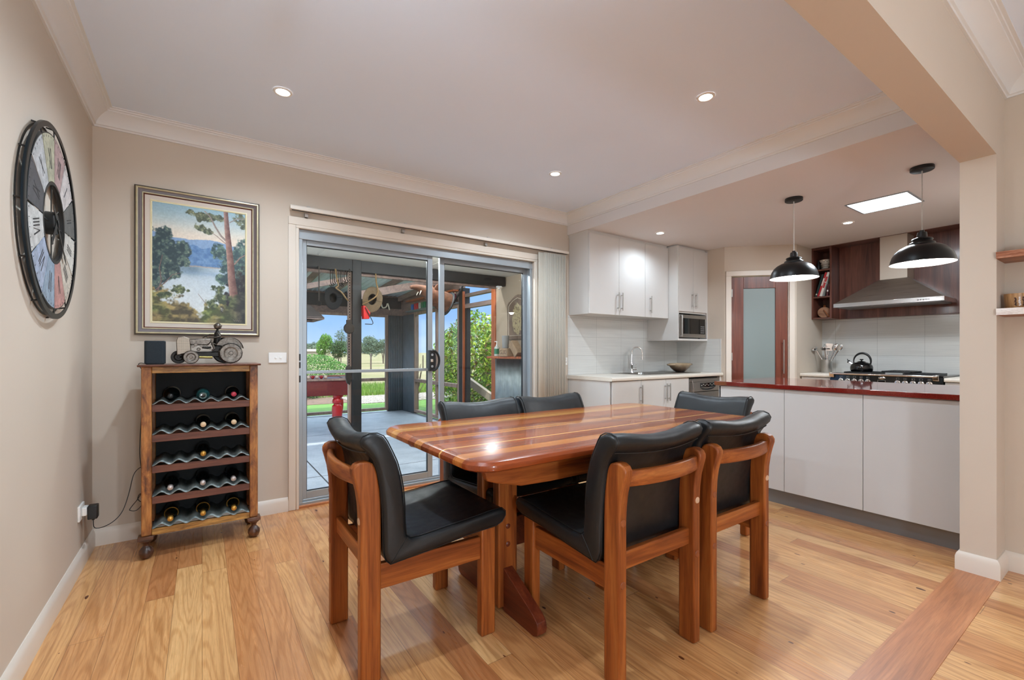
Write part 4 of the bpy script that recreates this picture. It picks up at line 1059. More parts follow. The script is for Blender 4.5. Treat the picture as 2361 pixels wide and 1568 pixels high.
m = MB(); m.tube([(0, -.022, .016), (.01, .035, .095)], .004, 8); m.ball((-.001, -.026, .012), .013, (.6, 1, 1), 12); m.build('spoon_body', M['twz'], ws, smooth=50)

# ================================================================== island
IX, IZ = 3.553, .905
isl = thing('kitchen_island', 'long white kitchen island with panelled front facing the dining table', 'kitchen island', (IX, 1.38, 0))
m = on(isl); m.box(IX+.034, 4.44, .636, 2.10, .108, .870); m.build('carcass', M['island_lam'], isl)
m = on(isl); m.box(IX+.050, 4.38, .636, 2.09, 0, .108); m.build('kickboard', M['kick'], isl)
for y0, y1 in ((.614, 1.1175), (1.1205, 1.6015), (1.6045, 2.112)):
    m = on(isl); m.box(IX+.014, IX+.034, y0, y1, .110, .868); m.build('front_panel', M['island_lam'], isl, bevel=.0012)
m = on(isl); m.box(IX+.014, 4.46, 2.100, 2.116, .110, .868); m.build('end_panel', M['island_lam'], isl, bevel=.001)
ib = MB((4.0, 1.38, 0)); ib.prism([(IX-.008, .614), (4.53, .614), (4.53, 2.145), (IX-.008, 2.145)], .872, IZ, 'z')
o = ib.build('island_benchtop', M['redstone'], bevel=.003, seg=3, loc=(4.0, 1.38, 0)); tag(o, 'polished dark red stone benchtop on the white island', 'benchtop')

# ================================================================== floating shelves at the right
for z, lab, mt in ((1.618, 'upper timber floating shelf right of the white stub wall', 'shelfw'), (1.334, 'lower timber floating shelf with a rough white front edge', 'shelfw')):
    t = thing('floating_shelf', lab, 'shelf', (3.4, 0, z))
    m = on(t); m.box(3.294, AX, -.9, S0, z, z+.033); m.build('board', M[mt], t, bevel=.002)
    m = on(t)
    rr = random.Random(int(z*1000)); n = 90
    m.sheet(n, 3, lambda u, v, z=z: (3.294-.004-.006*abs(math.sin(u*431+v*7))*(.4+.6*((int(u*n)*7+int(v*3)*3) % 5)/5), -.9+u*(.9+S0), z+.001+.033*v))
    m.build('live_edge', M['whitewash'] if z < 1.5 else M['shelfedge'], t, smooth=50)
cu = thing('timber_cup', 'round timber cup with pale painted figures on the lower floating shelf', 'cup', (3.405, .425, 1.367))
m = MB(); m.lathe([(.0, 0), (.036, 0), (.038, .004), (.043, .074), (.043, .078), (.040, .078), (.035, .008), (0, .008)], seg=32); m.build('cup_body', M['cupw'], cu, smooth=50)
for a, mt in ((205, 'whitewash'), (225, 'darkink'), (248, 'whitewash'), (185, 'darkink')):
    for k in range(5):
        q = math.radians(a+rr.uniform(-5, 5)); z = .018+k*.009+rr.uniform(-.002, .002); r = .0378+z*.068
        m = MB(); m.box(-.0008, .0008, -.003, .003, -.005, .005, Matrix.Translation((r*math.cos(q), r*math.sin(q), z)) @ Matrix.Rotation(q, 4, 'Z') @ Matrix.Rotation(rr.uniform(-.8, .8), 4, 'X')); m.build('painted_figure', M[mt], cu)
# ================================================================== wine rack
g_ = G('worn_brown_rack_timber', .45)
v = g_.obj(); k2 = g_.scale(v, (60, 60, 5))
n1 = g_.noise(g_.scale(v, (18, 18, 7)), 1.0, 4, .65, .5); n2 = g_.noise(k2, 1.0, 4, .7)
c = g_.ramp(n1, [(.3, rgb(78, 42, 24)), (.42, rgb(138, 82, 40)), (.56, rgb(178, 116, 58)), (.75, rgb(196, 140, 78))])
g_.color(g_.mix(1.0, c, g_.ramp(n2, [(.35, (.55, .5, .45, 1)), (.6, (1.05, 1.05, 1.05, 1))]), 'MULTIPLY')); g_.bump(n2, .25, .001); M['rackw'] = g_.m
g_ = G('worn_ochre_rail_timber', .45); v = g_.obj()
n1 = g_.noise(g_.scale(v, (6, 22, 22)), 1.0, 4, .65, .5); n2 = g_.noise(g_.scale(v, (9, 90, 90)), 1.0, 4, .7)
c = g_.ramp(n1, [(.3, rgb(96, 62, 36)), (.45, rgb(168, 120, 58)), (.7, rgb(202, 156, 84))])
g_.color(g_.mix(1.0, c, g_.ramp(n2, [(.38, (.5, .45, .4, 1)), (.58, (1.05, 1.05, 1.05, 1))]), 'MULTIPLY')); g_.bump(n2, .3, .001); M['rackx'] = g_.m
M['rackshelf'] = wood('red_brown_shelf_board', [rgb(74, 38, 28), rgb(104, 58, 42), rgb(122, 74, 54)], 'x', .5, across=40, along=3)
M['rackfoot'] = wood('dark_turned_timber', [rgb(38, 22, 16), rgb(74, 42, 26), rgb(112, 66, 38)], 'x', .35, across=14, along=6, coat=.3)
g_ = G('galvanised_corrugated_iron', .5, metal=.55); n1 = g_.noise(g_.scale(g_.obj(), (30, 6, 6)), 1.0, 4, .6)
g_.color(g_.ramp(n1, [(.3, rgb(96, 108, 108)), (.6, rgb(142, 150, 148)), (.8, rgb(186, 190, 188))])); M['iron'] = g_.m
M['rackback'] = plain('dark_stained_backing', rgb(16, 18, 18), .7, var=.4, vs=9)
YR, YK = 3.200, 3.500
rk = thing('wine_rack', 'weathered timber wine rack with corrugated iron shelves and bun feet', 'wine rack', (.004, 3.35, 0))
m = on(rk); m.prism([(YR-.028, 1.067), (YR-.034, 1.075), (YR-.028, 1.0785), (YK+.02, 1.0785), (YK+.02, 1.067)], -.292, .300, 'x'); m.build('top_board', M['mahx'], rk, bevel=.002)
for x0, x1 in ((-.277, -.231), (.242, .286)):
    m = on(rk); m.box(x0, x1, YR, YR+.040, .128, 1.067); m.build('front_post', M['rackw'], rk, bevel=.004)
    m = on(rk); m.box(x0, x1, YK-.04, YK, .128, 1.067); m.build('rear_post', M['rackw'], rk, bevel=.004)
for x0, x1 in ((-.272, -.252), (.262, .282)):
    m = on(rk); m.box(x0, x1, YR+.04, YK-.04, .135, 1.067); m.build('side_panel', M['rackw'], rk)
m = on(rk); m.box(-.252, .262, YK-.012, YK-.002, .135, 1.067); m.build('back_panel', M['rackback'], rk)
m = on(rk); m.box(-.231, .242, YR+.003, YR+.025, 1.030, 1.067); m.build('top_rail', M['rackx'], rk, bevel=.003)
m = on(rk); m.box(-.231, .242, YR+.003, YR+.025, .124, .162); m.build('bottom_rail', M['rackx'], rk, bevel=.003)
LV = [.8545, .6850, .5120, .3400, .1620]
for i, z in enumerate(LV):
    if i < 4:
        m = on(rk); m.box(-.231, .242, YR+.004, YR+.024, z-.041, z); m.build('shelf_board', M['rackshelf'], rk, bevel=.002)
        m = on(rk); m.box(-.231, .242, YK-.032, YK-.012, z-.041, z); m.build('shelf_board', M['rackshelf'], rk, bevel=.002)
    m = on(rk)
    m.sheet(72, 2, lambda u, v, z=z: (-.230+.471*u, YR-.004+.298*v*.99, z+.012+.0105*math.cos(2*PI*((-.230+.471*u)+.189)/.0775)))
    m.build('corrugated_shelf', M['iron'], rk, smooth=80, solid=.0022)
for x in (-.256, .266):
    for y in (YR+.018, YK-.02):
        m = on(rk); m.box(x-.036, x+.034, y-.034, y+.034, .108, .128); m.lathe([(.0, .0), (.016, .001), (.028, .012), (.034, .032), (.032, .048), (.022, .062), (.014, .070), (.014, .078), (.018, .086), (.026, .094), (.032, .100), (.032, .108), (0, .108)], (x, y, 0), 26)
        m.build('bun_foot', M['rackfoot'], rk, smooth=35, bevel=.002)

M['bdark'] = plain('dark_bottle_glass', rgb(8, 14, 14), .06, spec=.6); M['bteal'] = plain('teal_bottle_glass', rgb(38, 84, 86), .08, spec=.7)
M['bolive'] = plain('olive_bottle_glass', rgb(16, 20, 10), .07, spec=.6)
M['capred'] = plain('pink_red_foil', rgb(186, 50, 72), .35); M['capcork'] = plain('cream_wax_cork', rgb(214, 186, 150), .5); M['capgold'] = plain('gold_foil', rgb(198, 150, 70), .28, metal=.7)
M['capsilver'] = plain('silver_foil', rgb(196, 186, 182), .3, metal=.6); M['label'] = plain('cream_bottle_label', rgb(206, 200, 184), .6); M['capblack'] = plain('black_cap', rgb(24, 24, 24), .35)
def bottle(x, lvl, glass_m, cap_m, lab, neck='std', y0=None, ring=None, big=1.0, label=None):
    z = LV[lvl]+.0015+.036*big
    y0 = y0 if y0 is not None else YR+.012
    t = thing('wine_bottle', lab, 'bottle', (x, y0, z), group='bottles lying in the wine rack')
    r = .036*big
    if neck == 'std': pf = [(.0, .0), (.0125, .0), (.0135, .003), (.0135, .018), (.0125, .020), (.0125, .070), (.016, .085), (r*.72, .105), (r*.94, .122), (r, .140), (r, .262), (r*.9, .270), (0, .272)]
    elif neck == 'short': pf = [(.012, .004), (.012, .0), (.019, .0), (.0195, .010), (.016, .014), (.017, .030), (r*.6, .042), (r*.9, .056), (r, .075), (r, .20), (r*.9, .208), (0, .21)]
    m = MB(); m.lathe(pf, (0, 0, 0), 28, 'y', cap=False); b = m.build('glass_body', glass_m, t, smooth=50)
    if cap_m:
        m = MB(); m.lathe([(0, -.002), (.0115, -.002), (.0142, .001), (.0142, .034), (.0132, .036)], (0, 0, 0), 24, 'y', cap=False); m.build('cap', cap_m, t, smooth=50)
    if ring:
        m = MB(); m.torus((0, .118, 0), r*.93, .0016, 'y', 32, 6); m.build('neck_ring', ring, t, smooth=50)
    if label:
        m = MB(); m.lathe([(r+.0006, .150), (r+.0006, .235)], (0, 0, 0), 28, 'y', cap=False); m.build('label', label, t, smooth=50)
    return t
bottle(-.150, 0, M['bdark'], M['capblack'], 'large dark bottle lying on the top rack shelf at the left', big=1.12, y0=YR+.04, label=M['label'])
bottle(.005, 0, M['bteal'], None, 'teal glass open-necked bottle in the middle of the top rack shelf', 'short', y0=YR+.03, big=.98)
bottle(.160, 0, M['bdark'], M['capred'], 'dark bottle with a pink red capsule on the top rack shelf', y0=YR+.02, label=M['label'])
bottle(.006, 1, M['bdark'], M['capcork'], 'cream-corked bottle in the middle of the second rack shelf', y0=YR+.0, label=M['label'])
bottle(.160, 1, M['bdark'], M['capcork'], 'cream-corked bottle at the right of the second rack shelf', y0=YR+.01, label=M['label'])
bottle(.006, 2, M['bdark'], M['capgold'], 'lone bottle with a gold cap on the middle rack shelf')
bottle(-.149, 3, M['bdark'], M['capsilver'], 'silver-capped bottle at the left of the fourth rack shelf', y0=YR+.002)
bottle(.004, 3, M['bdark'], M['capsilver'], 'silver-capped bottle in the middle of the fourth rack shelf')
bottle(.158, 3, M['bdark'], M['capsilver'], 'silver-capped bottle at the right of the fourth rack shelf')
for x, w_ in ((-.149, 'at the left'), (.005, 'in the middle'), (.160, 'at the right')):
    bottle(x, 4, M['bolive'], M['capgold'], f'gold-ringed olive bottle {w_} of the bottom rack shelf', ring=M['capgold'], y0=YR+.006)

# speaker, plug and cable
spk = thing('smart_speaker', 'small dark navy cuboid speaker on the left end of the wine rack', 'speaker', (-.222, 3.30, 1.0785))
g_ = G('navy_speaker_mesh', .85); vn = g_.node('ShaderNodeTexVoronoi'); g_.put(vn.inputs['Vector'], g_.obj()); vn.inputs['Scale'].default_value = 500
g_.color(g_.ramp(vn.outputs['Distance'], [(.2, rgb(14, 22, 28)), (.6, rgb(34, 44, 52))])); M['mesh'] = g_.m
m = MB(); m.prism(rrect(-.047, .047, -.047, .047, .016, 6), .003, .135, 'z'); b = m.build('fabric_body', M['mesh'], spk, bevel=.005, seg=3)
m = MB(); m.prism(rrect(-.040, .040, -.040, .040, .014, 5), 0, .004, 'z'); m.build('base_foot', M['black'], spk)
pg = thing('plug_adapter', 'black square plug adapter in the low white socket by the corner', 'plug', (WL+.031, 3.285, .288))
m = MB(); m.box(0, .040, -.026, .026, -.036, .036); m.build('body', M['black'], pg, bevel=.004)
m = MB(); m.cyl((.020, 0, -.046), .006, .012, seg=12); m.build('cable_collar', M['black'], pg)
cb = [(-.484, 3.285, .243), (-.478, 3.28, .20), (-.44, 3.29, .195), (-.40, 3.33, .21), (-.37, 3.36, .25), (-.345, 3.37, .34), (-.325, 3.37, .44), (-.30, 3.38, .475), (-.288, 3.38, .47), (-.282, 3.38, .42), (-.281, 3.37, .36), (-.300, 3.36, .31), (-.335, 3.35, .26), (-.338, 3.35, .245), (-.31, 3.35, .24), (-.285, 3.35, .27), (-.282, 3.35, .31), (-.295, 3.36, .33), (-.306, 3.37, .30), (-.290, 3.37, .28), (-.2825, 3.38, .30), (-.283, 3.38, .42), (-.292, 3.38, .48), (-.298, 3.38, .56), (-.296, 3.38, .66), (-.290, 3.37, .78), (-.288, 3.37, .88), (-.282, 3.36, .98), (-.2815, 3.33, 1.04), (-.298, 3.32, 1.075), (-.290, 3.31, 1.086), (-.272, 3.31, 1.084)]
def smoothpts(P, n=4):
    P = [Vector(p) for p in P]; out = []
    for i in range(len(P)-1):
        p0 = P[max(i-1, 0)]; p1 = P[i]; p2 = P[i+1]; p3 = P[min(i+2, len(P)-1)]
        for k in range(n):
            t = k/n
            out.append(.5*((2*p1)+(p2-p0)*t+(2*p0-5*p1+4*p2-p3)*t*t+(-p0+3*p1-3*p2+p3)*t**3))
    out.append(P[-1]); return out
m = MB((-.4, 3.3, .2)); m.tube(smoothpts(cb), .0021, 6); o = m.build('power_cable', M['black'], smooth=60, loc=(-.4, 3.3, .2)); tag(o, 'thin black cable looping from the plug up to the speaker', 'cable')

# ------------------------------------------------------------------ scrap metal tractor
M['scrap'] = plain('welded_scrap_steel', rgb(112, 105, 98), .42, metal=.95, var=.35, vs=90)
M['scrapd'] = plain('dark_scrap_steel', rgb(46, 44, 42), .42, metal=.8, var=.3, vs=50)
M['brass'] = plain('dull_brass_tube', rgb(150, 138, 84), .35, metal=.8, var=.1)
g_ = G('perforated_steel', .4, metal=.9); X_ = g_.xyz(g_.obj())
hx_ = g_.math('FRACT', g_.math('MULTIPLY', X_[0], 210)); hz_ = g_.math('FRACT', g_.math('MULTIPLY', X_[2], 150))
hl = g_.math('MULTIPLY', g_.math('LESS_THAN', g_.math('ABSOLUTE', g_.math('SUBTRACT', hx_, .5)), .3), g_.math('LESS_THAN', g_.math('ABSOLUTE', g_.math('SUBTRACT', hz_, .5)), .22))
g_.color(g_.mix(hl, rgb(166, 154, 140), rgb(30, 26, 24))); M['perf'] = g_.m
TY0 = 3.315
tr = thing('scrap_metal_tractor', 'welded scrap metal tractor sculpture with a ball-headed driver on the wine rack', 'sculpture', (.02, TY0, 1.0785))
def wheel(x, y, z, r, w, name, mt, lugs=0):
    m = on(tr); m.lathe([(r*.55, -w/2), (r*.9, -w/2), (r, -w/4), (r, w/4), (r*.9, w/2), (r*.55, w/2)], (x, y, z), 36, 'y'); wh = m.build(name, mt, tr, smooth=40)
    m = on(tr); m.lathe([(0, -w/2-.006), (r*.16, -w/2-.006), (r*.2, -w/2), (r*.36, -w/2+.002), (r*.62, -w/2-.003), (r*.62, w/2)], (x, y, z), 30, 'y', cap=False); m.build('hub', M['scrap'] if mt is not M['scrapd'] else M['scrapd'], wh, smooth=40)
    for k in range(lugs):
        a = 2*PI*k/lugs
        m = on(tr); m.tube([(x+r*.8*math.cos(a), y-w/2-.004, z+r*.8*math.sin(a)), (x+r*1.02*math.cos(a+.1), y-w/2, z+r*1.02*math.sin(a+.1)), (x+r*1.02*math.cos(a+.1), y+w/2, z+r*1.02*math.sin(a+.1))], .0016, 6); m.build('lug', M['scrap'], wh, smooth=60)
    return wh
wheel(.146, TY0-.055, 1.1425, .062, .030, 'rear_wheel', M['scrap'], 11)
wheel(.115, TY0+.055, 1.1425, .062, .030, 'rear_wheel', M['scrapd'])
wheel(-.053, TY0-.055, 1.1195, .039, .026, 'front_wheel', M['scrap'])
wheel(-.115, TY0+.045, 1.1195, .039, .026, 'front_wheel', M['scrapd'])
m = on(tr); m.tube([(-.053, TY0-.05, 1.1195), (-.115, TY0+.04, 1.1195)], .004, 8); m.tube([(.146, TY0-.05, 1.1425), (.115, TY0+.05, 1.1425)], .006, 8); m.build('axle', M['scrapd'], tr, smooth=50)
m = on(tr); m.prism([(-.122, 1.13), (-.125, 1.215), (-.118, 1.238), (-.085, 1.242), (-.06, 1.23), (-.052, 1.15)], TY0-.03, TY0+.035, 'y'); m.build('radiator_grille', M['perf'], tr, bevel=.004)
m = on(tr); m.prism([(-.06, 1.19), (-.066, 1.228), (.045, 1.231), (.048, 1.212), (.03, 1.19)], TY0-.030, TY0+.03, 'y'); m.build('bonnet', M['scrap'], tr, bevel=.006)
m = on(tr); m.box(-.09, .10, TY0-.022, TY0+.022, 1.120, 1.150); m.build('chassis', M['scrapd'], tr, bevel=.004)
m = on(tr); m.tube([(-.015, TY0-.045, 1.119), (.052, TY0-.045, 1.117)], .0075, 12); m.build('exhaust_tube', M['brass'], tr, smooth=50)
rr = random.Random(5)
for k in range(7):
    x = -.045+k*.014; z = 1.165+rr.uniform(0, .03)
    m = on(tr); m.lathe([(0, -.010), (rr.uniform(.004, .009), -.010), (rr.uniform(.005, .010), 0)], (x, TY0-.030, z), 12, 'y'); m.build('engine_bolt', M['scrap'], tr, smooth=40)
m = on(tr); m.tube([(.0, TY0-.035, 1.178), (.03, TY0-.036, 1.174), (.045, TY0-.036, 1.178)], .007, 10); m.tube([(-.05, TY0-.034, 1.15), (.03, TY0-.036, 1.150), (.06, TY0-.03, 1.153)], .003, 8); m.build('engine_tube', M['scrapd'], tr, smooth=50)
for yy, mm in ((TY0-.052, 'scrap'), (TY0+.052, 'scrapd')):
    m = on(tr); cxw = .146 if yy < TY0 else .118
    arcp = [(cxw+.074*math.cos(math.radians(a))-.006, yy, 1.158+.082*math.sin(math.radians(a))) for a in range(10, 166, 12)]
    vs = []; 
    for p in arcp: vs += [(p[0], yy-.020, p[2]), (p[0], yy+.020, p[2])]
    m.add(vs, [(2*i, 2*i+1, 2*i+3, 2*i+2) for i in range(len(arcp)-1)])
    m.prism([(p[0], p[2]) for p in arcp], yy+.017, yy+.020, 'y')
    m.build('mudguard', M[mm], tr, smooth=40, solid=.0015)
m = on(tr); m.box(.055, .10, TY0-.02, TY0+.02, 1.150, 1.185); m.build('seat_block', M['scrapd'], tr, bevel=.003)
# driver: torso, arms, legs, ball head
m = on(tr); m.lathe([(.016, 1.185), (.020, 1.215), (.017, 1.262), (.010, 1.277), (.006, 1.288)], (.078, TY0, 0), 16); dv = m.build('driver_torso', M['scrapd'], tr, smooth=50)
for s_ in (-1, 1):
    m = on(tr); m.tube([(.080, TY0+s_*.018, 1.266), (.092, TY0+s_*.026, 1.248), (.072, TY0+s_*.026, 1.238), (.032, TY0+s_*.016, 1.240)], .0045, 8); m.build('driver_arm', M['scrap'], dv, smooth=50)
    m = on(tr); m.tube([(.078, TY0+s_*.012, 1.190), (.050, TY0+s_*.026, 1.205), (.062, TY0+s_*.03, 1.170), (.050, TY0+s_*.03, 1.158)], .006, 8); m.build('driver_leg', M['scrap'], dv, smooth=50)
m = on(tr); m.ball((.080, TY0, 1.308), .021, (1, 1, 1), 18); m.torus((.080, TY0, 1.312), .0215, .0022, 'z', 28, 6); m.torus((.080, TY0, 1.308), .0215, .002, 'x', 28, 6); m.build('driver_head', M['scrap'], dv, smooth=60)
m = on(tr); m.torus((0, 0, 0), .021, .002, 'z', 24, 6, Matrix.Translation((.022, TY0, 1.247)) @ Matrix.Rotation(math.radians(-30), 4, 'Y')); m.tube([(.022, TY0, 1.247), (.036, TY0, 1.215)], .0022, 6); m.build('steering_wheel', M['scrapd'], tr, smooth=60)

# ================================================================== landscape painting
PX0, PX1, PZ0, PZ1 = -.342, .330, 1.257, 2.179
pt = thing('framed_painting', 'framed river landscape painting with gum trees on the wall above the wine rack', 'painting', ((PX0+PX1)/2, WB, (PZ0+PZ1)/2))
def frame_ring(x0, x1, z0, z1, prof, name, mat, par):
    """prof: (inset, depth toward room) pairs, swept round the rectangle"""
    m = on(pt); vs = []; k = len(prof)
    for cx_, cz_, sx, sz in ((x0, z0, 1, 1), (x1, z0, -1, 1), (x1, z1, -1, -1), (x0, z1, 1, -1)):
        for i_, d_ in prof: vs.append((cx_+sx*i_, WB-d_, cz_+sz*i_))
    fs = [(a*k+j, ((a+1) % 4)*k+j, ((a+1) % 4)*k+j+1, a*k+j+1) for a in range(4) for j in range(k-1)]
    m.add(vs, fs); return m.build(name, mat, par, smooth=35)
M['frdark'] = plain('dark_brown_frame_moulding', rgb(50, 38, 32), .32, coat=.4, var=.12, vs=20); M['frgrey'] = plain('mauve_grey_frame_moulding', rgb(96, 84, 84), .4, var=.06)
M['frgold'] = plain('pale_gold_gilding', rgb(190, 180, 148), .32, metal=.45, var=.1, vs=30); M['linen'] = plain('linen_slip', rgb(208, 196, 184), .85, var=.03, vs=300)
M['frred'] = plain('red_brown_inner_moulding', rgb(92, 52, 40), .35); M['frcream'] = plain('cream_gilt_fillet', rgb(226, 214, 176), .35, metal=.2)
frame_ring(PX0, PX1, PZ0, PZ1, [(0, 0), (0, .022), (.003, .027), (.007, .028)], 'outer_moulding', M['frdark'], pt)
frame_ring(PX0, PX1, PZ0, PZ1, [(.007, .028), (.010, .031), (.014, .0315), (.018, .029)], 'gilt_outer_bead', M['frgold'], pt)
frame_ring(PX0, PX1, PZ0, PZ1, [(.018, .029), (.024, .025), (.034, .022), (.0365, .0215)], 'frame_cove', M['frgrey'], pt)
frame_ring(PX0, PX1, PZ0, PZ1, [(.0365, .0215), (.039, .024), (.042, .0235), (.0435, .021)], 'gilt_inner_bead', M['frgold'], pt)
frame_ring(PX0, PX1, PZ0, PZ1, [(.0435, .021), (.045, .019), (.050, .014)], 'inner_moulding', M['frred'], pt)
frame_ring(PX0, PX1, PZ0, PZ1, [(.050, .014), (.075, .0125)], 'linen_slip', M['linen'], pt)
frame_ring(PX0, PX1, PZ0, PZ1, [(.075, .0125), (.076, .015), (.080, .015), (.081, .011), (.082, .0135), (.085, .0125), (.086, .009)], 'gilt_fillet', M['frcream'], pt)
# the picture itself: paint laid on a fine canvas grid
NU, NV = 230, 330
def vnoise(x, y, seed):
    xi = np.floor(x).astype(int); yi = np.floor(y).astype(int); fx_n = x-xi; fy_n = y-yi
    def h(a, b):
        n = (a*374761393+b*668265263+seed*1442695) & 0x7fffffff; n = (n ^ (n >> 13))*1274126177 & 0x7fffffff
        return ((n ^ (n >> 16)) & 0xffff)/65535.0
    u = fx_n*fx_n*(3-2*fx_n); w = fy_n*fy_n*(3-2*fy_n)
    return (h(xi, yi)*(1-u)+h(xi+1, yi)*u)*(1-w)+(h(xi, yi+1)*(1-u)+h(xi+1, yi+1)*u)*w
def fbm(x, y, seed, o=4):
    s_ = 0; a = .5; t = 0
    for i in range(o):
        s_ = s_+a*vnoise(x*2**i, y*2**i, seed+i*17); t += a; a *= .55
    return s_/t
def paint_picture(NU, NV):
    U, V = np.meshgrid(np.linspace(0, 1, NU+1), np.linspace(0, 1, NV+1)); V = 1-V     # V: 0 at the top
    A = U*.74                                                                       # keep shapes square
    def col(r, g, b): return np.array([r, g, b], float)
    def mixc(I, mk, c):
        mk = np.clip(mk, 0, 1)[..., None]; return I*(1-mk)+c*mk
    n1 = fbm(A*9, V*9, 3); n2 = fbm(A*40, V*40, 9, 3); n3 = fbm(A*90, V*90, 21, 2)
    sky = np.stack([148+V*190+(n1-.5)*10, 176+V*105, 190+V*20], -1); sky = np.clip(sky, 0, 226)
    warm = np.exp(-((V-.27)/.10)**2); I = mixc(sky, warm*.8, col(226, 208, 190)); I = mixc(I, warm*0+(V < .1)*(.4*(1-V/.1)), col(140, 176, 190))
    # far hills
    hill = .245+.075*U+.02*np.sin(U*7)-(U < .2)*(.0)+(n1-.5)*.02
    I = mixc(I, (V > hill)*.9, col(118, 150, 190)+0*n1[..., None])
    I = mixc(I, (V > hill)*(n2-.35)*.5, col(150, 172, 200))
    hill2 = .335+.05*(U-.3)+(fbm(A*16, V*2, 5)-.5)*.05
    I = mixc(I, (V > hill2)*.9, np.stack([62+n2*60, 100+n2*56, 150+n2*42], -1))
    # water
    shore = .51+(fbm(A*14, V*3, 8)-.5)*.018
    wat = np.stack([162+n1*24+(V-.5)*110, 182+n1*20+(V-.5)*80, 198+n1*14+(V-.5)*50], -1); wat = np.clip(wat, 0, 222)
    dk = np.exp(-((V-.53)/.045)**2)*np.clip((.70-U)*4, 0, 1)*.6+np.exp(-((U-.40)/.10)**2-((V-.55)/.06)**2)*.4
    wat = mixc(wat, dk, col(110, 132, 146)); wat = mixc(wat, np.exp(-((V-.57)/.02)**2)*.35, col(110, 140, 176))
    I = mixc(I, V > shore, wat); I = mixc(I, np.exp(-((V-shore)/.006)**2)*.8, col(176, 156, 140))
    def foliage(mask_center, ru, rv, seed, dark, mid, light, dens=.46, sc_=26, warp=.06):
        cu_, cv_ = mask_center
        w1 = fbm(A*10, V*10, seed)-.5; w2 = fbm(A*sc_, V*sc_, seed+4, 3)
        d = ((U-cu_+w1*warp*2)/ru)**2+((V-cv_+w1*warp)/rv)**2
        mk = np.clip((1.0-d)*2.2+(w2-dens)*5.0, 0, 1)*(d < 1.7)
        lit = np.clip((fbm(A*sc_*1.3+.35, V*sc_*1.3+.35, seed+4, 3)-.42)*3.4, 0, 1)
        cc = dark*(1-lit[..., None])+mid*lit[..., None]; hi = np.clip((n3-.6)*4, 0, 1)*np.clip(lit*1.4-.3, 0, 1)
        cc = cc*(1-hi[..., None])+light*hi[..., None]
        return mk, cc
    def put(I, f): return mixc(I, f[0], f[1])
    D1, M1, L1 = col(44, 62, 68), col(88, 108, 100), col(150, 156, 130)
    for c_, ru, rv, s_ in (((.12, .25), .09, .06, 1), ((.06, .36), .16, .12, 2), ((.18, .42), .15, .12, 3), ((.32, .38), .08, .07, 12), ((.30, .47), .10, .07, 4), ((.08, .52), .16, .13, 6), ((.20, .56), .12, .05, 7), ((.03, .66), .10, .1, 14)):
        I = put(I, foliage(c_, ru, rv, 30+s_, D1, M1, L1))
    # right bank masses
    for c_, ru, rv, s_ in (((.72, .38), .08, .08, 1), ((.98, .34), .13, .10, 2), ((.90, .46), .16, .10, 3), ((.78, .50), .08, .06, 9), ((.94, .60), .16, .14, 4), ((.76, .60), .10, .05, 5)):
        I = put(I, foliage(c_, ru, rv, 60+s_, col(52, 74, 78), col(98, 124, 112), col(158, 172, 146)))
    for c_, ru, rv, s_ in (((.96, .72), .16, .2, 6), ((.88, .86), .20, .16, 7), ((.98, .90), .12, .2, 8)):
        I = put(I, foliage(c_, ru, rv, 60+s_, col(38, 36, 42), col(58, 58, 56), col(84, 92, 76)))
    # top foliage
    for c_, ru, rv, s_ in (((.40, .05), .06, .025, 1), ((.52, .08), .10, .045, 2), ((.62, .06), .13, .03, 3), ((.50, .165), .06, .03, 4), ((.56, .19), .07, .03, 5), ((.94, .05), .09, .05, 6), ((.98, .10), .05, .05, 7), ((.74, .09), .06, .02, 8)):
        I = put(I, foliage(c_, ru, rv, 90+s_, col(70, 78, 62), col(116, 122, 96), col(168, 166, 128), .5, 34, .03))
    # trunks and limbs
    def limb(I, pts, w0, w1, dark, light):
        P = np.array(pts); 
        for i in range(len(P)-1):
            a, b = P[i], P[i+1]; ab = b-a; L2 = (ab**2).sum()
            t = np.clip(((U-a[0])*ab[0]+(V-a[1])*ab[1])/L2, 0, 1)
            px = U-(a[0]+t*ab[0]); py = (V-(a[1]+t*ab[1]))*1.35; dd = np.sqrt(px**2+py**2)
            f = (i+t)/(len(P)-1); w = w0*(1-f)+w1*f
            mk = np.clip((w-dd)/.003+.5, 0, 1); side = np.clip(.5+px/np.maximum(w, 1e-4)*.5+(n2-.5)*.6, 0, 1)
            cc = light*(1-side[..., None])+dark*side[..., None]; I = mixc(I, mk, cc)
        return I
    I = limb(I, [(.81, .28), (.72, .22), (.66, .15), (.60, .06), (.54, .02)], .014, .006, col(112, 96, 90), col(176, 166, 158))
    I = limb(I, [(.80, .30), (.68, .23), (.60, .19)], .007, .003, col(120, 100, 90), col(170, 150, 140))
    I = limb(I, [(.82, .09), (.90, .05), (1.0, .04)], .007, .004, col(120, 110, 106), col(170, 164, 160))
    I = limb(I, [(.88, .46), (.94, .40), (1.0, .37)], .010, .005, col(112, 84, 76), col(160, 140, 132))
    I = limb(I, [(.775, .0), (.79, .15), (.81, .30), (.83, .46), (.845, .62), (.87, .76), (.89, .86)], .024, .055, col(92, 62, 58), col(168, 132, 120))
    I = limb(I, [(.04, .78), (.09, .66), (.07, .55), (.10, .44)], .008, .004, col(84, 66, 66), col(130, 112, 110))
    I = limb(I, [(.03, .74), (.14, .66), (.20, .60), (.28, .58)], .007, .003, col(84, 66, 66), col(140, 120, 118))
    # foreground scrub
    fg = .74+.14*np.exp(-((U-.5)/.2)**2)+(fbm(A*8, V*8, 77)-.5)*.10; w2 = fbm(A*22, V*22, 81, 3)
    mk = np.clip((V-fg)*14+(w2-.45)*5, 0, 1)
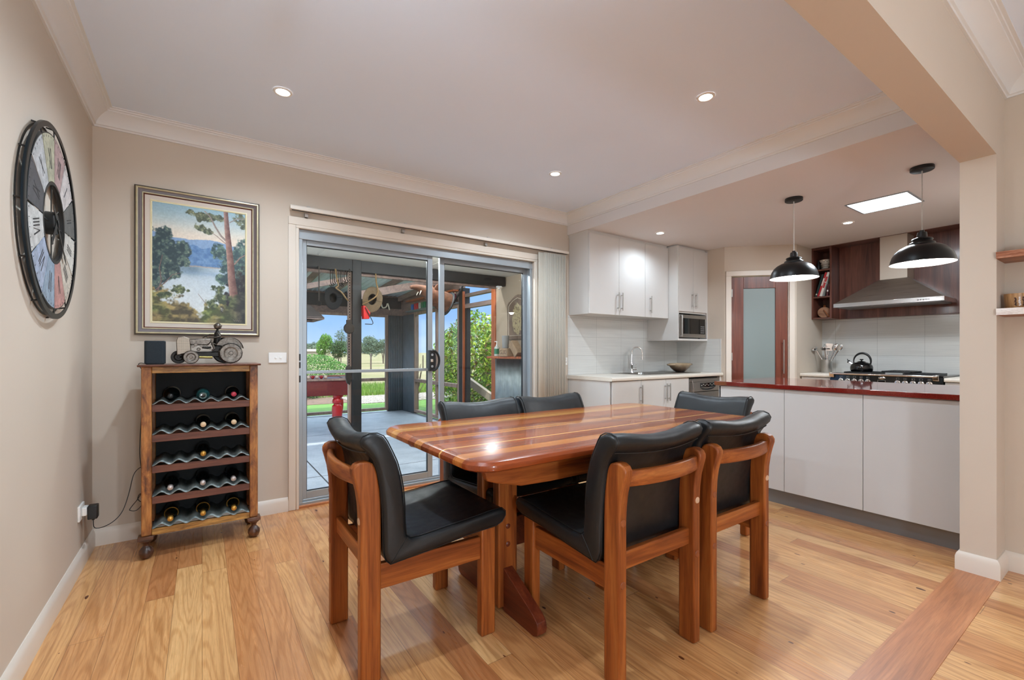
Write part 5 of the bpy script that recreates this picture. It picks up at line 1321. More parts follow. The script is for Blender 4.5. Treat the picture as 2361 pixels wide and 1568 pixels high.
    lit = np.clip((fbm(A*20+.4, V*28+.4, 81, 3)-.38)*3, 0, 1); wa = fbm(A*5, V*5, 83)
    base = np.stack([70+lit*92+wa*20, 68+lit*78+wa*10, 56+lit*44], -1)
    base = mixc(base, np.clip((wa-.5)*4, 0, 1)*.8, np.stack([78+lit*60, 96+lit*62, 56+lit*34], -1))
    base = mixc(base, np.clip((V-.93)*8, 0, 1)*.6, col(74, 58, 46)); base = mixc(base, np.clip((U-.72)*4, 0, 1)*.85, np.stack([42+lit*26, 44+lit*28, 48+lit*20], -1))
    I = mixc(I, mk, base)
    for c_, ru, rv, s_ in (((.70, .70), .08, .04, 1), ((.74, .77), .10, .05, 2), ((.62, .83), .07, .04, 3), ((.26, .72), .07, .04, 4), ((.14, .78), .10, .04, 5), ((.37, .735), .025, .018, 6)):
        I = put(I, foliage(c_, ru, rv, 120+s_, col(64, 76, 58), col(118, 130, 88), col(176, 174, 128), .5, 34, .03))
    I = limb(I, [(.56, .84), (.50, .78), (.47, .75)], .0035, .002, col(90, 70, 64), col(140, 120, 110))
    I = I*(1+(n3[..., None]-.5)*.10)
    # a small pale signature scrawl
    sg = (np.abs(V-.972-.006*np.sin(U*260)) < .0022)*(U > .86)*(U < .96); I = mixc(I, sg*.5, col(170, 150, 140))
    return np.clip(I, 0, 255)
IMG = paint_picture(NU, NV)
cx0, cx1, cz0, cz1 = PX0+.086, PX1-.086, PZ0+.086, PZ1-.086
m = on(pt); m.sheet(NU, NV, lambda u, v: (cx0+(cx1-cx0)*u, WB-.010, cz0+(cz1-cz0)*v))
g_ = G('oil_paint', .42, spec=.4); at = g_.node('ShaderNodeVertexColor'); at.layer_name = 'paint'; g_.color(at.outputs[0]); M['oil'] = g_.m
cv = m.build('canvas', M['oil'], pt)
ca = cv.data.color_attributes.new('paint', 'FLOAT_COLOR', 'POINT')
lin_ = np.where(IMG/255 <= .04045, IMG/255/12.92, ((IMG/255+.055)/1.055)**2.4)
rgba = np.ones(((NU+1)*(NV+1), 4), np.float32); rgba[:, :3] = lin_.reshape(-1, 3); ca.data.foreach_set('color', rgba.ravel())

# ================================================================== wall clock
CR = .405
ck = thing('wall_clock', 'large round skeleton wall clock with distressed roman numeral plates on the left wall', 'clock', (WL, 2.630, 1.686)); ck.scale = (.60, .982, .982)
# local axes of the face: right = +y, up = +z, normal = +x
M['clkmetal'] = plain('dark_pewter_metal', rgb(58, 58, 58), .4, metal=.75, var=.15, vs=20)
M['clkblue'] = plain('blued_steel_edge', rgb(30, 42, 52), .35, metal=.7)
def face(r, a):      # a clockwise degrees from the top
    q = math.radians(a); return (r*math.sin(q), r*math.cos(q))
def ring3(r0, r1, x0, x1, seg=96):
    m = MB(); vs = []
    for i in range(seg):
        q = 2*PI*i/seg
        for r, x in ((r0, x0), (r1, x0), (r1, x1), (r0, x1)): vs.append((x, r*math.cos(q), r*math.sin(q)))
    fs = [(i*4+j, i*4+(j+1) % 4, ((i+1) % seg)*4+(j+1) % 4, ((i+1) % seg)*4+j) for i in range(seg) for j in range(4)]
    m.add(vs, fs); return m
ring3(CR-.022, CR-.015, .002, .007).build('wall_ring', M['clkmetal'], ck, smooth=40)
ring3(CR-.022, CR, .046, .051).build('outer_ring', M['clkmetal'], ck, smooth=40)
ring3(CR-.004, CR, .034, .046).build('outer_band', M['clkblue'], ck, smooth=40)
ring3(CR-.045, CR-.041, .026, .046).build('plate_rim', M['clkblue'], ck, smooth=40)
ring3(.158, .170, .040, .048).build('inner_ring', M['clkmetal'], ck, smooth=40)
ring3(.156, .160, .024, .040).build('inner_band', M['clkmetal'], ck, smooth=40)
for a in range(0, 360, 30):
    y, z = face(CR-.030, a); y2, z2 = face(CR-.004, a); y3, z3 = face(CR-.045, a)
    m = MB(); m.tube([(.004, y2*1.0, z2), (.046, y2*.985, z2*.985)], .0035, 6).tube([(.044, y2*.98, z2*.98), (.044, y3, z3)], .004, 6); m.build('spoke', M['clkmetal'], ck)
for a in (0, 90, 180, 270):
    y, z = face(.160, a); m = MB(); m.box(-.0025, .0025, 0, .160, -.003, .003, Matrix.Translation((.030, 0, 0)) @ Matrix.Rotation(math.radians(90-a), 4, 'X')); m.build('cross_bar', M['clkmetal'], ck)
m = MB(); m.lathe([(.0, .002), (.046, .002), (.048, .006), (.048, .054), (.044, .058), (0, .058)], (0, 0, 0), 36, 'x'); m.build('movement_case', M['black'], ck, smooth=35)
plates = [('XII', (178, 150, 148), 15), ('I', (206, 198, 196), 45), ('II', (104, 104, 102), 75), ('III', (212, 208, 200), 105), ('IIII', (206, 196, 182), 135), ('V', (190, 140, 134), 165),
          ('VI', (146, 164, 182), 195), ('VII', (166, 178, 200), 225), ('VIII', (204, 204, 202), 255), ('IX', (80, 80, 84), 285), ('X', (190, 192, 194), 315), ('XI', (178, 176, 152), 345)]
M['numer'] = plain('charcoal_numeral_paint', rgb(48, 46, 48), .6)
def distressed(name, c):
    g = G(name, .55); v = g.obj(); n1 = g.noise(g.scale(v, (20, 20, 20)), 1.0, 5, .7, .4); n2 = g.noise(g.scale(v, (90, 90, 90)), 1.0, 4, .7)
    base = g.mix(g.ramp(n1, [(.35, (0, 0, 0, 1)), (.65, (1, 1, 1, 1))]), mul(c, .62), mul(c, 1.08))
    g.color(g.mix(g.ramp(n2, [(.28, (1, 1, 1, 1)), (.42, (0, 0, 0, 1))]), base, mul(c, .35))); return g.m
for txt, c_, a in plates:
    r0, r1 = .172, CR-.046; m = MB(); vs = []; N = 10; da = 14.2
    for i in range(N+1):
        for r in (r0, r1):
            y, z = face(r, a-da+2*da*i/N); vs.append((.042, y, z))
    vb_ = [(.047, v[1], v[2]) for v in vs]; n = len(vs)
    fs = []
    for i in range(N):
        p, q, r_, s_ = 2*i, 2*i+1, 2*i+3, 2*i+2
        fs += [(p+n, s_+n, r_+n, q+n), (p, q, r_, s_), (q, q+n, r_+n, r_), (p, s_, s_+n, p+n)]
    fs += [(0, n, n+1, 1), (2*N, 2*N+1, 2*N+1+n, 2*N+n)]
    m.add(vs+vb_, fs); pl_ = m.build('numeral_plate', distressed('distressed_plate_'+txt.lower(), rgb(*c_)), ck)
    # numeral bars, reading outward
    m = MB(); rm_ = .262; H = .040
    w_ = {'I': .012, 'V': .030, 'X': .030}; tot = sum(w_[ch_] for ch_ in txt); x = -tot/2
    R_ = Matrix.Rotation(math.radians(-a), 4, 'X')
    def bar(xa, za, xb, zb, th):
        L_ = math.hypot(xb-xa, zb-za); q = math.atan2(zb-za, xb-xa)
        m.box(-.0004, .0006, 0, L_, -th/2, th/2, R_ @ Matrix.Translation((.0472, xa, rm_+za)) @ Matrix.Rotation(q, 4, 'X'))
    for ch_ in txt:
        c0 = x+w_[ch_]/2
        if ch_ == 'I': bar(c0, -H, c0, H, .0055)
        if ch_ == 'V': bar(c0-.012, H, c0, -H, .006); bar(c0, -H, c0+.012, H, .003)
        if ch_ == 'X': bar(c0-.012, H, c0+.012, -H, .006); bar(c0-.012, -H, c0+.012, H, .003)
        x += w_[ch_]
    m.build('numeral', M['numer'], pl_)
    m = MB()
    for k in range(-2, 3):
        m.box(-.0004, .0006, -.0015, .0015, -.004, .004, Matrix.Rotation(math.radians(-(a+k*6)), 4, 'X') @ Matrix.Translation((.0472, 0, r1-.010)))
    m.build('minute_mark_print', M['numer'], pl_)
for ang, L_, w0, nm in ((222, .150, .013, 'hour_hand'), (135, .215, .009, 'minute_hand'), (318, .09, .008, 'hand_tail')):
    m = MB(); R_ = Matrix.Translation((.060, 0, 0)) @ Matrix.Rotation(math.radians(-(ang-180)), 4, 'X')
    m.prism([(-w0, 0), (-w0*.8, -L_*.75), (-w0*1.3, -L_*.78), (0, -L_), (w0*1.3, -L_*.78), (w0*.8, -L_*.75), (w0, 0), (0, .03)], 0, .0025, 'x', M=R_); m.build(nm, M['clkmetal'], ck)
# ================================================================== the patio beyond the sliding door
PF = -.05                         # paving level
SX = 3.40                         # side wall
FYY = 8.90                        # far glazed wall
g_ = G('grey_concrete_paving', .5, spec=.35); X_ = g_.xyz(g_.obj()); n1 = g_.noise(g_.obj(), 3, 6, .7); n2 = g_.noise(g_.obj(), 60, 4, .7)
c = g_.mix(1.0, g_.ramp(n1, [(.3, rgb(158, 164, 172)), (.7, rgb(190, 196, 202))]), g_.ramp(n2, [(.3, (.86, .86, .86, 1)), (.6, (1.03, 1.03, 1.03, 1))]), 'MULTIPLY')
jt = g_.math('MAXIMUM', g_.math('LESS_THAN', g_.math('ABSOLUTE', g_.math('SUBTRACT', X_[1], 4.62)), .007), g_.math('LESS_THAN', g_.math('ABSOLUTE', g_.math('SUBTRACT', X_[0], .95)), .007))
jt = g_.math('MAXIMUM', jt, g_.math('LESS_THAN', g_.math('ABSOLUTE', g_.math('SUBTRACT', X_[1], 6.9)), .007))
g_.color(g_.mix(jt, c, rgb(58, 60, 64))); M['conc'] = g_.m
m = MB(); m.box(-3.6, 3.46, WB+.12, FYY+.15, PF-.12, PF); struct(m.build('floor_patio', M['conc']))
m = MB(); m.box(DX0-.3, DX1+.3, WB+.12, WB+.16, PF, -.0); struct(m.build('trim_11_door_step', M['conc']))
M['soffit'] = wall_mat('patio_soffit_paint', rgb(204, 198, 184))
M['patwall'] = wall_mat('patio_tan_render', rgb(160, 142, 122))
g_ = G('dark_stained_post', .6); g_.color(g_.ramp(g_.noise(g_.scale(g_.obj(), (30, 30, 6)), 1, 4), [(.3, rgb(10, 9, 9)), (.7, rgb(26, 24, 22))])); M['dpost'] = g_.m
M['rafter'] = wood('pale_brown_rafter', [rgb(104, 84, 76), rgb(132, 110, 100), rgb(150, 126, 114)], 'y', .7, across=20, along=2)
M['orange'] = wood('orange_stained_timber', [rgb(130, 62, 30), rgb(168, 88, 46), rgb(186, 106, 62)], 'z', .45, across=20, along=1.5)
M['winf'] = wood('weathered_window_timber', [rgb(122, 96, 82), rgb(152, 124, 108), rgb(170, 144, 126)], 'z', .6, across=20, along=2)
m = MB(); m.box(-.1, SX+.06, WB+.12, 5.10, 2.165, 2.20); struct(m.build('ceiling_patio', M['soffit']))
for x in (.3, 1.0, 2.2):
    m = MB(); m.box(x, x+.03, WB+.12, 5.0, 2.160, 2.166); tag(m.build('soffit_batten', M['soffit']), 'thin cover batten across the patio soffit, %s' % {.3: 'furthest left', 1.0: 'in line with the left door panel', 2.2: 'in line with the fixed door panel'}[x], 'batten')
m = MB((0, 5.1, 2.04)); m.box(-.15, SX-.02, 5.06, 5.15, 2.038, 2.162); tag(m.build('patio_beam', M['dpost'], loc=(0, 5.1, 2.04)), 'long dark beam across the patio under the soffit edge', 'beam')
m = MB((0, 5.18, 2.03)); m.box(-.15, SX-.1, 5.155, 5.20, 2.010, 2.052); tag(m.build('beam_batten', M['rafter'], loc=(0, 5.18, 2.03)), 'pale timber batten along the back of the dark patio beam', 'batten')
m = MB((1.41, 5.1, PF)); m.box(1.360, 1.458, 5.055, 5.155, PF, 2.165); tag(m.build('patio_post', M['dpost'], bevel=.004, loc=(1.41, 5.1, PF)), 'dark square timber post in the middle of the patio', 'post')
m = MB(); m.box(1.325, 1.357, 5.09, 5.125, PF, 2.03); tag(m.build('post_batten', M['winf']), 'pale strip fixed beside the dark patio post', 'batten')
# side wall: solid part with corrugated dado, open doorway, windows
m = MB(); m.box(SX, SX+.10, WB+.12, 5.32, PF-.1, 2.20); struct(m.build('wall_patio_side', M['patwall']))
M['rib'] = plain('zincalume_ribbed_sheet', rgb(132, 140, 140), .45, metal=.5, var=.15, vs=12)
m = MB((SX, 4.5, PF)); m.sheet(240, 1, lambda u, v: (SX-.014-.008*math.cos(u*2*PI*62), WB+.13+1.58*u, PF+1.10*v)); tag(m.build('corrugated_dado', M['rib'], smooth=80, solid=.001, loc=(SX, 4.5, PF)), 'corrugated iron sheet lining the patio wall under the shelf', 'wall lining')
m = MB((SX, 4.5, 1.06)); m.box(SX-.17, SX, WB+.13, 5.30, 1.063, 1.092); tag(m.build('wall_shelf', M['orange'], bevel=.003, loc=(SX, 4.5, 1.06)), 'orange timber shelf on the patio wall above the corrugated iron', 'shelf')
for y0, y1, lab, mt in ((5.32, 5.42, 'orange timber jamb nearest the patio shelf', 'orange'), (6.25, 6.40, 'dark brown jamb between patio doorway and side windows', 'dpost')):
    m = MB((SX, y0, PF)); m.box(SX-.02, SX+.10, y0, y1, PF, 2.16); tag(m.build('door_jamb', M[mt], bevel=.003, loc=(SX, y0, PF)), lab, 'door jamb')
m = MB(); m.box(SX-.03, SX, 6.23, 6.26, PF, 2.1); tag(m.build('jamb_bead', M['orange']), 'thin orange bead on the dark patio door jamb', 'bead')
for z0, z1, lab in ((1.835, 1.900, 'lower rail of the transom over the patio doorway'), (2.015, 2.06, 'upper rail of the transom over the patio doorway')):
    m = MB(); m.box(SX, SX+.08, 5.42, 6.25, z0, z1); tag(m.build('transom_rail', M['rafter']), lab, 'transom rail')
m = MB(); m.box(SX, SX+.06, 6.16, 6.25, PF, 1.83); tag(m.build('screen_door', M['dpost']), 'dark edge of a patio screen door folded back in its frame', 'door')
def window(name, label, axis, fixed, a0, a1, z0, z1, mids, cross, fr=.05, dp=.07, mt='winf'):
    """timber window; axis 'x' runs along x at y=fixed, axis 'y' runs along y at x=fixed"""
    t = thing(name, label, 'window', (fixed, a0, z0) if axis == 'y' else (a0, fixed, z0))
    def bx(mm, p, q, c, e, d0=0.0, d1=dp):
        if axis == 'x': mm.box(p, q, fixed+d0, fixed+d1, c, e)
        else: mm.box(fixed+d0, fixed+d1, p, q, c, e)
    m = on(t); bx(m, a0, a1, z0, z0+fr); bx(m, a0, a1, z1-fr, z1); bx(m, a0, a0+fr, z0+fr, z1-fr); bx(m, a1-fr, a1, z0+fr, z1-fr); m.build('frame', M[mt], t, bevel=.003)
    for q in mids: m = on(t); bx(m, q-.025, q+.025, z0+fr, z1-fr, .01, dp-.01); m.build('mullion', M[mt], t, bevel=.002)
    for z in cross: m = on(t); bx(m, a0+fr, a1-fr, z-.03, z+.03, -.01, dp-.01); m.build('transom', M[mt], t, bevel=.002)
    m = on(t); bx(m, a0+fr, a1-fr, z0+fr, z1-fr, .03, .034); m.build('glass_pane', M['glass'], t)
    return t
window('patio_window', 'tall timber patio window in the far wall, with the pool table before it', 'x', FYY, -.25, 2.36, -.02, 1.90, [.8], [.64])
window('patio_window', 'tall timber patio window in the far wall nearest the corner post', 'x', FYY, 2.42, 3.10, -.02, 1.90, [], [.60])
m = MB((2.39, FYY, 0)); m.box(2.362, 2.418, FYY-.02, FYY+.085, -.02, 1.90); tag(m.build('window_post', M['winf'], loc=(2.39, FYY, 0)), 'pale timber post between the two far patio windows', 'post')
window('side_window', 'tall timber side window of the patio facing the leafy shrub', 'y', SX, 6.44, 8.30, -.02, 1.92, [7.32], [.60])
M['gcor'] = plain('grey_corrugated_corner', rgb(112, 118, 122), .55, metal=.3, var=.1)
m = MB((3.2, FYY, PF)); m.sheet(90, 1, lambda u, v: (3.10+.33*u, FYY+.01-.008*math.cos(u*2*PI*9), PF+1.94*v)); m.sheet(90, 1, lambda u, v: (SX+.008*math.cos(u*2*PI*14)+.0, 8.31+.57*u, PF+1.94*v))
tag(m.build('corner_lining', M['gcor'], smooth=80, solid=.002, loc=(3.2, FYY, PF)), 'grey corrugated lining in the far corner of the patio', 'wall lining')
m = MB(); m.box(-.3, SX+.1, FYY, FYY+.1, 1.90, 2.28).box(3.10, SX+.1, FYY+.022, FYY+.1, PF, 1.9); struct(m.build('wall_patio_far', M['patfas'] if 'patfas' in M else M['rafter']))
m = MB(); m.box(SX, SX+.1, 6.40, FYY, 1.92, 2.32).box(SX+.02, SX+.1, 8.30, FYY, PF, 1.92); struct(m.build('wall_patio_window_head', M['rafter']))
# corrugated roof on rafters beyond the beam
M['roof'] = plain('zinc_roof_underside', rgb(200, 206, 208), .5, metal=.1, var=.06)
def roofz(y): return 2.52-.062*(y-5.1)
m = MB((0, 7, 2.4)); m.sheet(320, 1, lambda u, v: (-.3+3.76*u, 5.12+4.5*v, roofz(5.12+4.5*v)+.014*math.cos((-.3+3.76*u)*2*PI/.09)))
tag(m.build('corrugated_roof', M['roof'], smooth=80, solid=.001, loc=(0, 7, 2.4)), 'corrugated iron roof over the back of the patio', 'roof')
names_r = ['furthest left', 'second from the left', 'beside the first hat', 'behind the dark post', 'behind the straw hat', 'before the boar head', 'furthest right']
for i, x in enumerate((-.25, .35, .9, 1.4, 1.95, 2.65, 3.3)):
    m = MB((x, 5.12, 2.4)); m.prism([(5.12, roofz(5.12)-.11), (5.12, roofz(5.12)-.02), (FYY+.3, roofz(FYY+.3)-.02), (FYY+.3, roofz(FYY+.3)-.11)], x-.022, x+.022, 'x')
    o = tag(m.build('roof_rafter', M['rafter'], loc=(x, 5.12, 2.4)), 'brown rafter under the patio roof, ' + names_r[i], 'rafter', 'rafters under the patio roof')
for x0, y0, x1, y1, z0, z1, lab in ((.55, 8.4, 1.35, 5.6, 1.93, 2.22, 'sloping brown brace beside the black hat'), (1.55, 5.7, 3.0, 8.0, 1.98, 2.30, 'sloping brown brace behind the straw hat')):
    pass
m = MB((1.2, 6.3, 2.0)); m.prism([(.75, 1.86), (.75, 1.93), (1.75, 2.20), (1.75, 2.13)], 6.2, 6.26, 'y'); tag(m.build('roof_brace', M['rafter'], loc=(1.2, 6.3, 2.0)), 'sloping brown roof brace above the black hat', 'brace')
m = MB((2.3, 6.2, 2.0)); m.prism([(1.72, 1.86), (1.72, 1.98), (3.05, 2.30), (3.05, 2.20)], 6.35, 6.42, 'y'); tag(m.build('roof_brace', M['rafter'], loc=(2.3, 6.2, 2.0)), 'sloping brown roof brace right of the straw hat', 'brace')
m = MB((1, 8.0, 2.0)); m.box(-.25, 3.35, FYY-.06, FYY-.01, 2.02, 2.24); tag(m.build('fascia_board', M['dpost'], loc=(1, 8.0, 2.0)), 'dark board along the top of the far patio windows', 'board')

sl_ = thing('sensor_light', 'small white sensor light fixed under the right end of the dark patio beam', 'sensor', (3.30, 5.10, 2.038))
m = on(sl_); m.box(3.27, 3.33, 5.07, 5.12, 2.020, 2.038).ball((3.30, 5.09, 2.012), .018, seg=12); m.build('sensor_body', M['switch'], sl_, smooth=40)
# pool table
M['pool'] = plain('dark_red_pool_table_paint', rgb(104, 26, 24), .45, var=.18, vs=40); M['poolr'] = plain('bright_red_turned_leg', rgb(176, 34, 36), .3)
M['baize'] = plain('green_baize', rgb(40, 74, 52), .95)
px = thing('pool_table', 'dark red pool table with bright red turned legs on the patio', 'pool table', (.85, 7.0, PF))
m = on(px); m.box(-.35, 1.765, 6.60, 7.70, .535, .755); m.build('cabinet', M['pool'], px, bevel=.006)
m = on(px); m.box(-.37, 1.785, 6.58, 6.70, .745, .772).box(-.37, 1.785, 7.60, 7.72, .745, .772).box(-.37, -.25, 6.7, 7.6, .745, .772).box(1.665, 1.785, 6.7, 7.6, .745, .772); m.build('cushion_rail', M['poolrail'] if 'poolrail' in M else M['winf'], px, bevel=.005)
m = on(px); m.box(-.25, 1.665, 6.7, 7.6, .74, .752); m.build('cloth', M['baize'], px)
lg = [(.055, PF+.0), (.06, PF+.03), (.050, PF+.06), (.040, .05), (.052, .14), (.066, .24), (.070, .32), (.066, .38), (.045, .40), (.043, .41), (.062, .425), (.066, .445), (.060, .47), (.045, .49), (.058, .50), (.058, .54)]
for x, y in ((1.575, 6.68), (1.69, 7.60), (-.2, 6.68), (-.2, 7.6)):
    m = on(px); m.lathe(lg, (x, y, 0), 24); m.build('leg', M['poolr'], px, smooth=40)
for sx, y in ((1.72, 6.68), (1.72, 7.62)):
    m = on(px); m.lathe([(.055, .70), (.045, .60), (.02, .56)], (sx+.03, y, 0), 14, cap=False); m.build('pocket', M['black'], px, smooth=60)
rr = random.Random(11)
M['ball_r'] = plain('red_pool_ball', rgb(150, 28, 30), .15); M['ball_y'] = plain('pale_pool_ball', rgb(206, 180, 160), .15)
for k in range(5):
    t = MB((1.20+k*.055, 6.64, .772)); t.ball((1.20+k*.055, 6.64, .797), .025, seg=14)
    tag(t.build('pool_ball', M['ball_r'] if k % 2 else M['ball_y'], smooth=60, loc=(1.20+k*.055, 6.64, .772)), ('red' if k % 2 else 'pale') + ' pool ball, %s in the row on the table rail' % ['first from the left', 'second from the left', 'third from the left', 'fourth from the left', 'last'][k], 'ball', 'pool balls in a row on the rail')
m = MB((1.4, 6.9, .8)); m.tube([(.9, 6.85, .795), (1.72, 6.66, .812)], [.009, .005], 8); tag(m.build('pool_cue', M['orange'], smooth=50, loc=(1.4, 6.9, .8)), 'wooden pool cue lying across the pool table', 'cue')
_c = Vector((1.765, 6.6, 0)); _R = Matrix.Translation(_c) @ Matrix.Rotation(math.radians(-8), 4, 'Z') @ Matrix.Translation(-_c)
for o in [px] + [q for q in bpy.data.objects if q.name.startswith(('pool_ball', 'pool_cue')) and q.parent is None]:
    o.matrix_basis = _R @ o.matrix_basis
# lamp over the pool table
M['lshade'] = plain('dark_slatted_shade', rgb(58, 50, 46), .6, var=.2, vs=30)
ls = thing('pool_table_lamp', 'dark wooden pyramid lampshade hanging over the pool table', 'lamp', (.85, 6.9, 1.60))
m = on(ls)
for k, (w, z) in enumerate(((.53, 1.61), (.44, 1.70), (.34, 1.78), (.24, 1.86))):
    w2 = w-.07; z2 = z+.09
    vs = [(.85-w, 6.9-w*.7, z), (.85+w, 6.9-w*.7, z), (.85+w, 6.9+w*.7, z), (.85-w, 6.9+w*.7, z), (.85-w2, 6.9-w2*.7, z2), (.85+w2, 6.9-w2*.7, z2), (.85+w2, 6.9+w2*.7, z2), (.85-w2, 6.9+w2*.7, z2)]
    m.add(vs, [(0, 1, 5, 4), (1, 2, 6, 5), (2, 3, 7, 6), (3, 0, 4, 7)])
m.build('shade', M['lshade'], ls, solid=.012)
m = on(ls); m.box(.32, 1.38, 6.53, 6.55, 1.595, 1.625).box(.32, 1.38, 7.25, 7.27, 1.595, 1.625).box(.32, .34, 6.55, 7.25, 1.595, 1.625).box(1.36, 1.38, 6.55, 7.25, 1.595, 1.625); m.build('shade_rim', M['rafter'], ls)
m = on(ls); m.tube([(.85, 6.9, 1.95), (.85, 6.9, 2.38)], .006, 6); m.build('chain', M['black'], ls)
# batten lights added out of sight to brighten the patio
M['tube'] = glow('added_batten_glow', (.9, .96, 1, 1), 8)
for y, z, lab in ((3.98, 2.165, 'added white batten light, unseen on the patio soffit close to the house wall'), (5.33, 2.38, 'added white batten light, unseen behind the dark patio beam')):
    bl = thing('added_batten_light', lab, 'ceiling light', (1.9, y, z))
    m = on(bl); m.box(1.3, 2.5, y-.03, y+.03, z-.03, z); m.build('housing', M['switch'], bl, bevel=.003)
    m = on(bl); m.tube([(1.32, y, z-.05), (2.48, y, z-.05)], .018, 12); m.build('tube', M['tube'], bl, smooth=50)
    for x in (-.5, 0, .5): lamp('added_batten_lamp', 'POINT', bl, (x, 0, -.09), PATIO_W, (.9, .96, 1), shadow_soft_size=.03)
# hats on antlers
M['felt'] = plain('dark_felt', rgb(14, 18, 21), .9, var=.2, vs=20); M['straw'] = plain('brown_straw', rgb(104, 86, 64), .85, var=.22, vs=70); M['antler'] = plain('antler_bone', rgb(128, 100, 62), .5, var=.15, vs=25)
M['hatin'] = plain('hat_hollow_lining', rgb(30, 26, 22), .9)
def hat(x, y, z, r, mt, lab, tilt):
    t = thing('hat', lab, 'hat', (x, y, z)); R_ = Matrix.Rotation(math.radians(tilt), 4, 'Y') @ Matrix.Rotation(math.radians(84), 4, 'X')
    m = MB(); m.sheet(40, 6, lambda u, v: (.76*(r*(.42+.58*v))*math.cos(u*2*PI), (r*(.42+.58*v))*math.sin(u*2*PI)*1.05, .018*math.cos(u*4*PI)*v), R_); b = m.build('brim', mt, t, smooth=60, solid=.003)
    m = MB(); m.lathe([(r*.43, 0), (r*.41, -r*.3), (r*.34, -r*.62), (r*.16, -r*.68), (0, -r*.64)], (0, 0, 0), 30, cap=False, M=R_ @ Matrix.Diagonal((.76, 1.05, 1, 1))); m.build('crown', M['hatin'] if mt is not M['felt'] else mt, t, smooth=60, solid=.003)
hat(1.140, 4.98, 1.722, .118, M['felt'], 'round black felt hat hanging left of the dark patio post', 0)
hat(1.560, 5.00, 1.735, .145, M['straw'], 'brown straw hat with a dark hollow hanging right of the dark patio post', 18)
m = MB((1.17, 4.95, 1.9)); m.tube(smoothpts([(1.165, 4.99, 2.03), (1.172, 4.97, 1.94), (1.185, 4.95, 1.85), (1.160, 4.95, 1.825), (1.215, 4.95, 1.785), (1.262, 4.96, 1.73), (1.30, 4.99, 1.70)]), [.008]*24+[.005], 8); tag(m.build('antler', M['antler'], smooth=60, loc=(1.17, 4.95, 1.9)), 'bone antler holding the black hat left of the post', 'antler')
m = MB((1.6, 4.93, 1.9)); m.tube(smoothpts([(1.595, 4.99, 2.02), (1.592, 4.96, 1.92), (1.598, 4.92, 1.83), (1.57, 4.90, 1.76), (1.50, 4.91, 1.705), (1.435, 4.95, 1.665)]), [.008]*20+[.004], 8); m.tube(smoothpts([(1.50, 4.91, 1.705), (1.46, 4.93, 1.715), (1.44, 4.95, 1.70)]), .004, 6); tag(m.build('antler', M['antler'], smooth=60, loc=(1.6, 4.93, 1.9)), 'bone antler holding the straw hat right of the post', 'antler')
# cow bell lantern, chains
M['redp'] = plain('bright_red_enamel', rgb(206, 26, 26), .35); M['rust'] = plain('dark_rusted_iron', rgb(50, 42, 36), .6, metal=.5, var=.3, vs=40)
rl_ = thing('red_road_lamp', 'bright red metal bucket with a wire handle beside the dark patio post', 'bucket', (1.49, 5.0, 1.51))
m = on(rl_); m.prism([(1.452, 1.66), (1.475, 1.655), (1.530, 1.585), (1.520, 1.515), (1.458, 1.512)], 4.97, 5.05, 'y'); m.build('body', M['redp'], rl_, bevel=.004)
m = on(rl_); m.tube([(1.47, 4.96, 1.64), (1.505, 4.96, 1.575), (1.552, 4.96, 1.485), (1.556, 4.96, 1.466), (1.545, 4.96, 1.455), (1.468, 4.96, 1.456)], .0045, 8); m.build('wire_handle', M['black'], rl_, smooth=50)
ch_ = thing('chain_hoist', 'rusty chain hoist with iron blocks hanging before the dark patio post', 'chain hoist', (1.28, 4.9, .80))
m = on(ch_); m.lathe([(.0, -.025), (.05, -.022), (.058, 0), (.05, .022), (0, .025)], (1.288, 4.92, 1.40), 24, 'y', M=Matrix.Identity(4)); m.box(1.262, 1.312, 4.90, 4.94, 1.42, 1.49); m.build('upper_block', M['rust'], ch_, smooth=40)
m = on(ch_); m.ball((1.28, 4.91, .965), .040, (.85, .7, 1.1), 16); m.prism([(1.252, .94), (1.305, .94), (1.312, .86), (1.29, .80), (1.262, .82), (1.25, .88)], 4.895, 4.93, 'y'); m.build('lower_block', M['rust'], ch_, smooth=40)
def chain(p, z0, z1, x, y, r=.013, par=None, mt='rust'):
    n = max(1, int((z1-z0)/(r*2.1)))
    for k in range(n):
        zc = z0+(k+.5)*(z1-z0)/n
        m = on(p); m.torus((0, 0, 0), r, r*.27, 'y', 12, 6, Matrix.Translation((x, y, zc)) @ Matrix.Rotation(math.radians(25 if k % 2 else -40), 4, 'Z') @ Matrix.Diagonal((.75, 1, 1.25, 1))); m.build('chain_link', M[mt], par or p, smooth=60)
chain(ch_, 1.01, 1.345, 1.285, 4.91); chain(ch_, 1.49, 2.03, 1.297, 4.93)
sr = thing('stirrup_strap', 'rusty iron stirrup hanging on a strap left of the black hat', 'stirrup', (1.02, 5.0, 1.62))
m = on(sr); m.box(.998, 1.008, 4.992, 5.0, 1.675, 2.045).box(.998, 1.008, 5.0, 5.06, 2.038, 2.046); m.build('strap', M['rust'], sr)
m = on(sr); m.torus((1.003, 4.99, 1.655), .024, .0035, 'y', 20, 6, Matrix.Identity(4)); m.build('stirrup_iron', M['rust'], sr, smooth=60)
# coil of scrap hooks above the black hat
hk = thing('hook_cluster', 'cluster of rusty iron hooks hanging above the black hat', 'hooks', (1.2, 5.03, 1.9))
rr = random.Random(4)
for k in range(9):
    x = 1.125+.02*k+rr.uniform(-.005, .005); z = 1.86+rr.uniform(0, .07)
    m = on(hk); m.tube(smoothpts([(x, 5.03, 2.03), (x+.004, 5.03, z+.02), (x+.014, 5.02, z), (x+.002, 5.01, z-.02), (x-.01, 5.02, z-.006)], 3), .0045, 6); m.build('hook', M['rust'], hk, smooth=60)
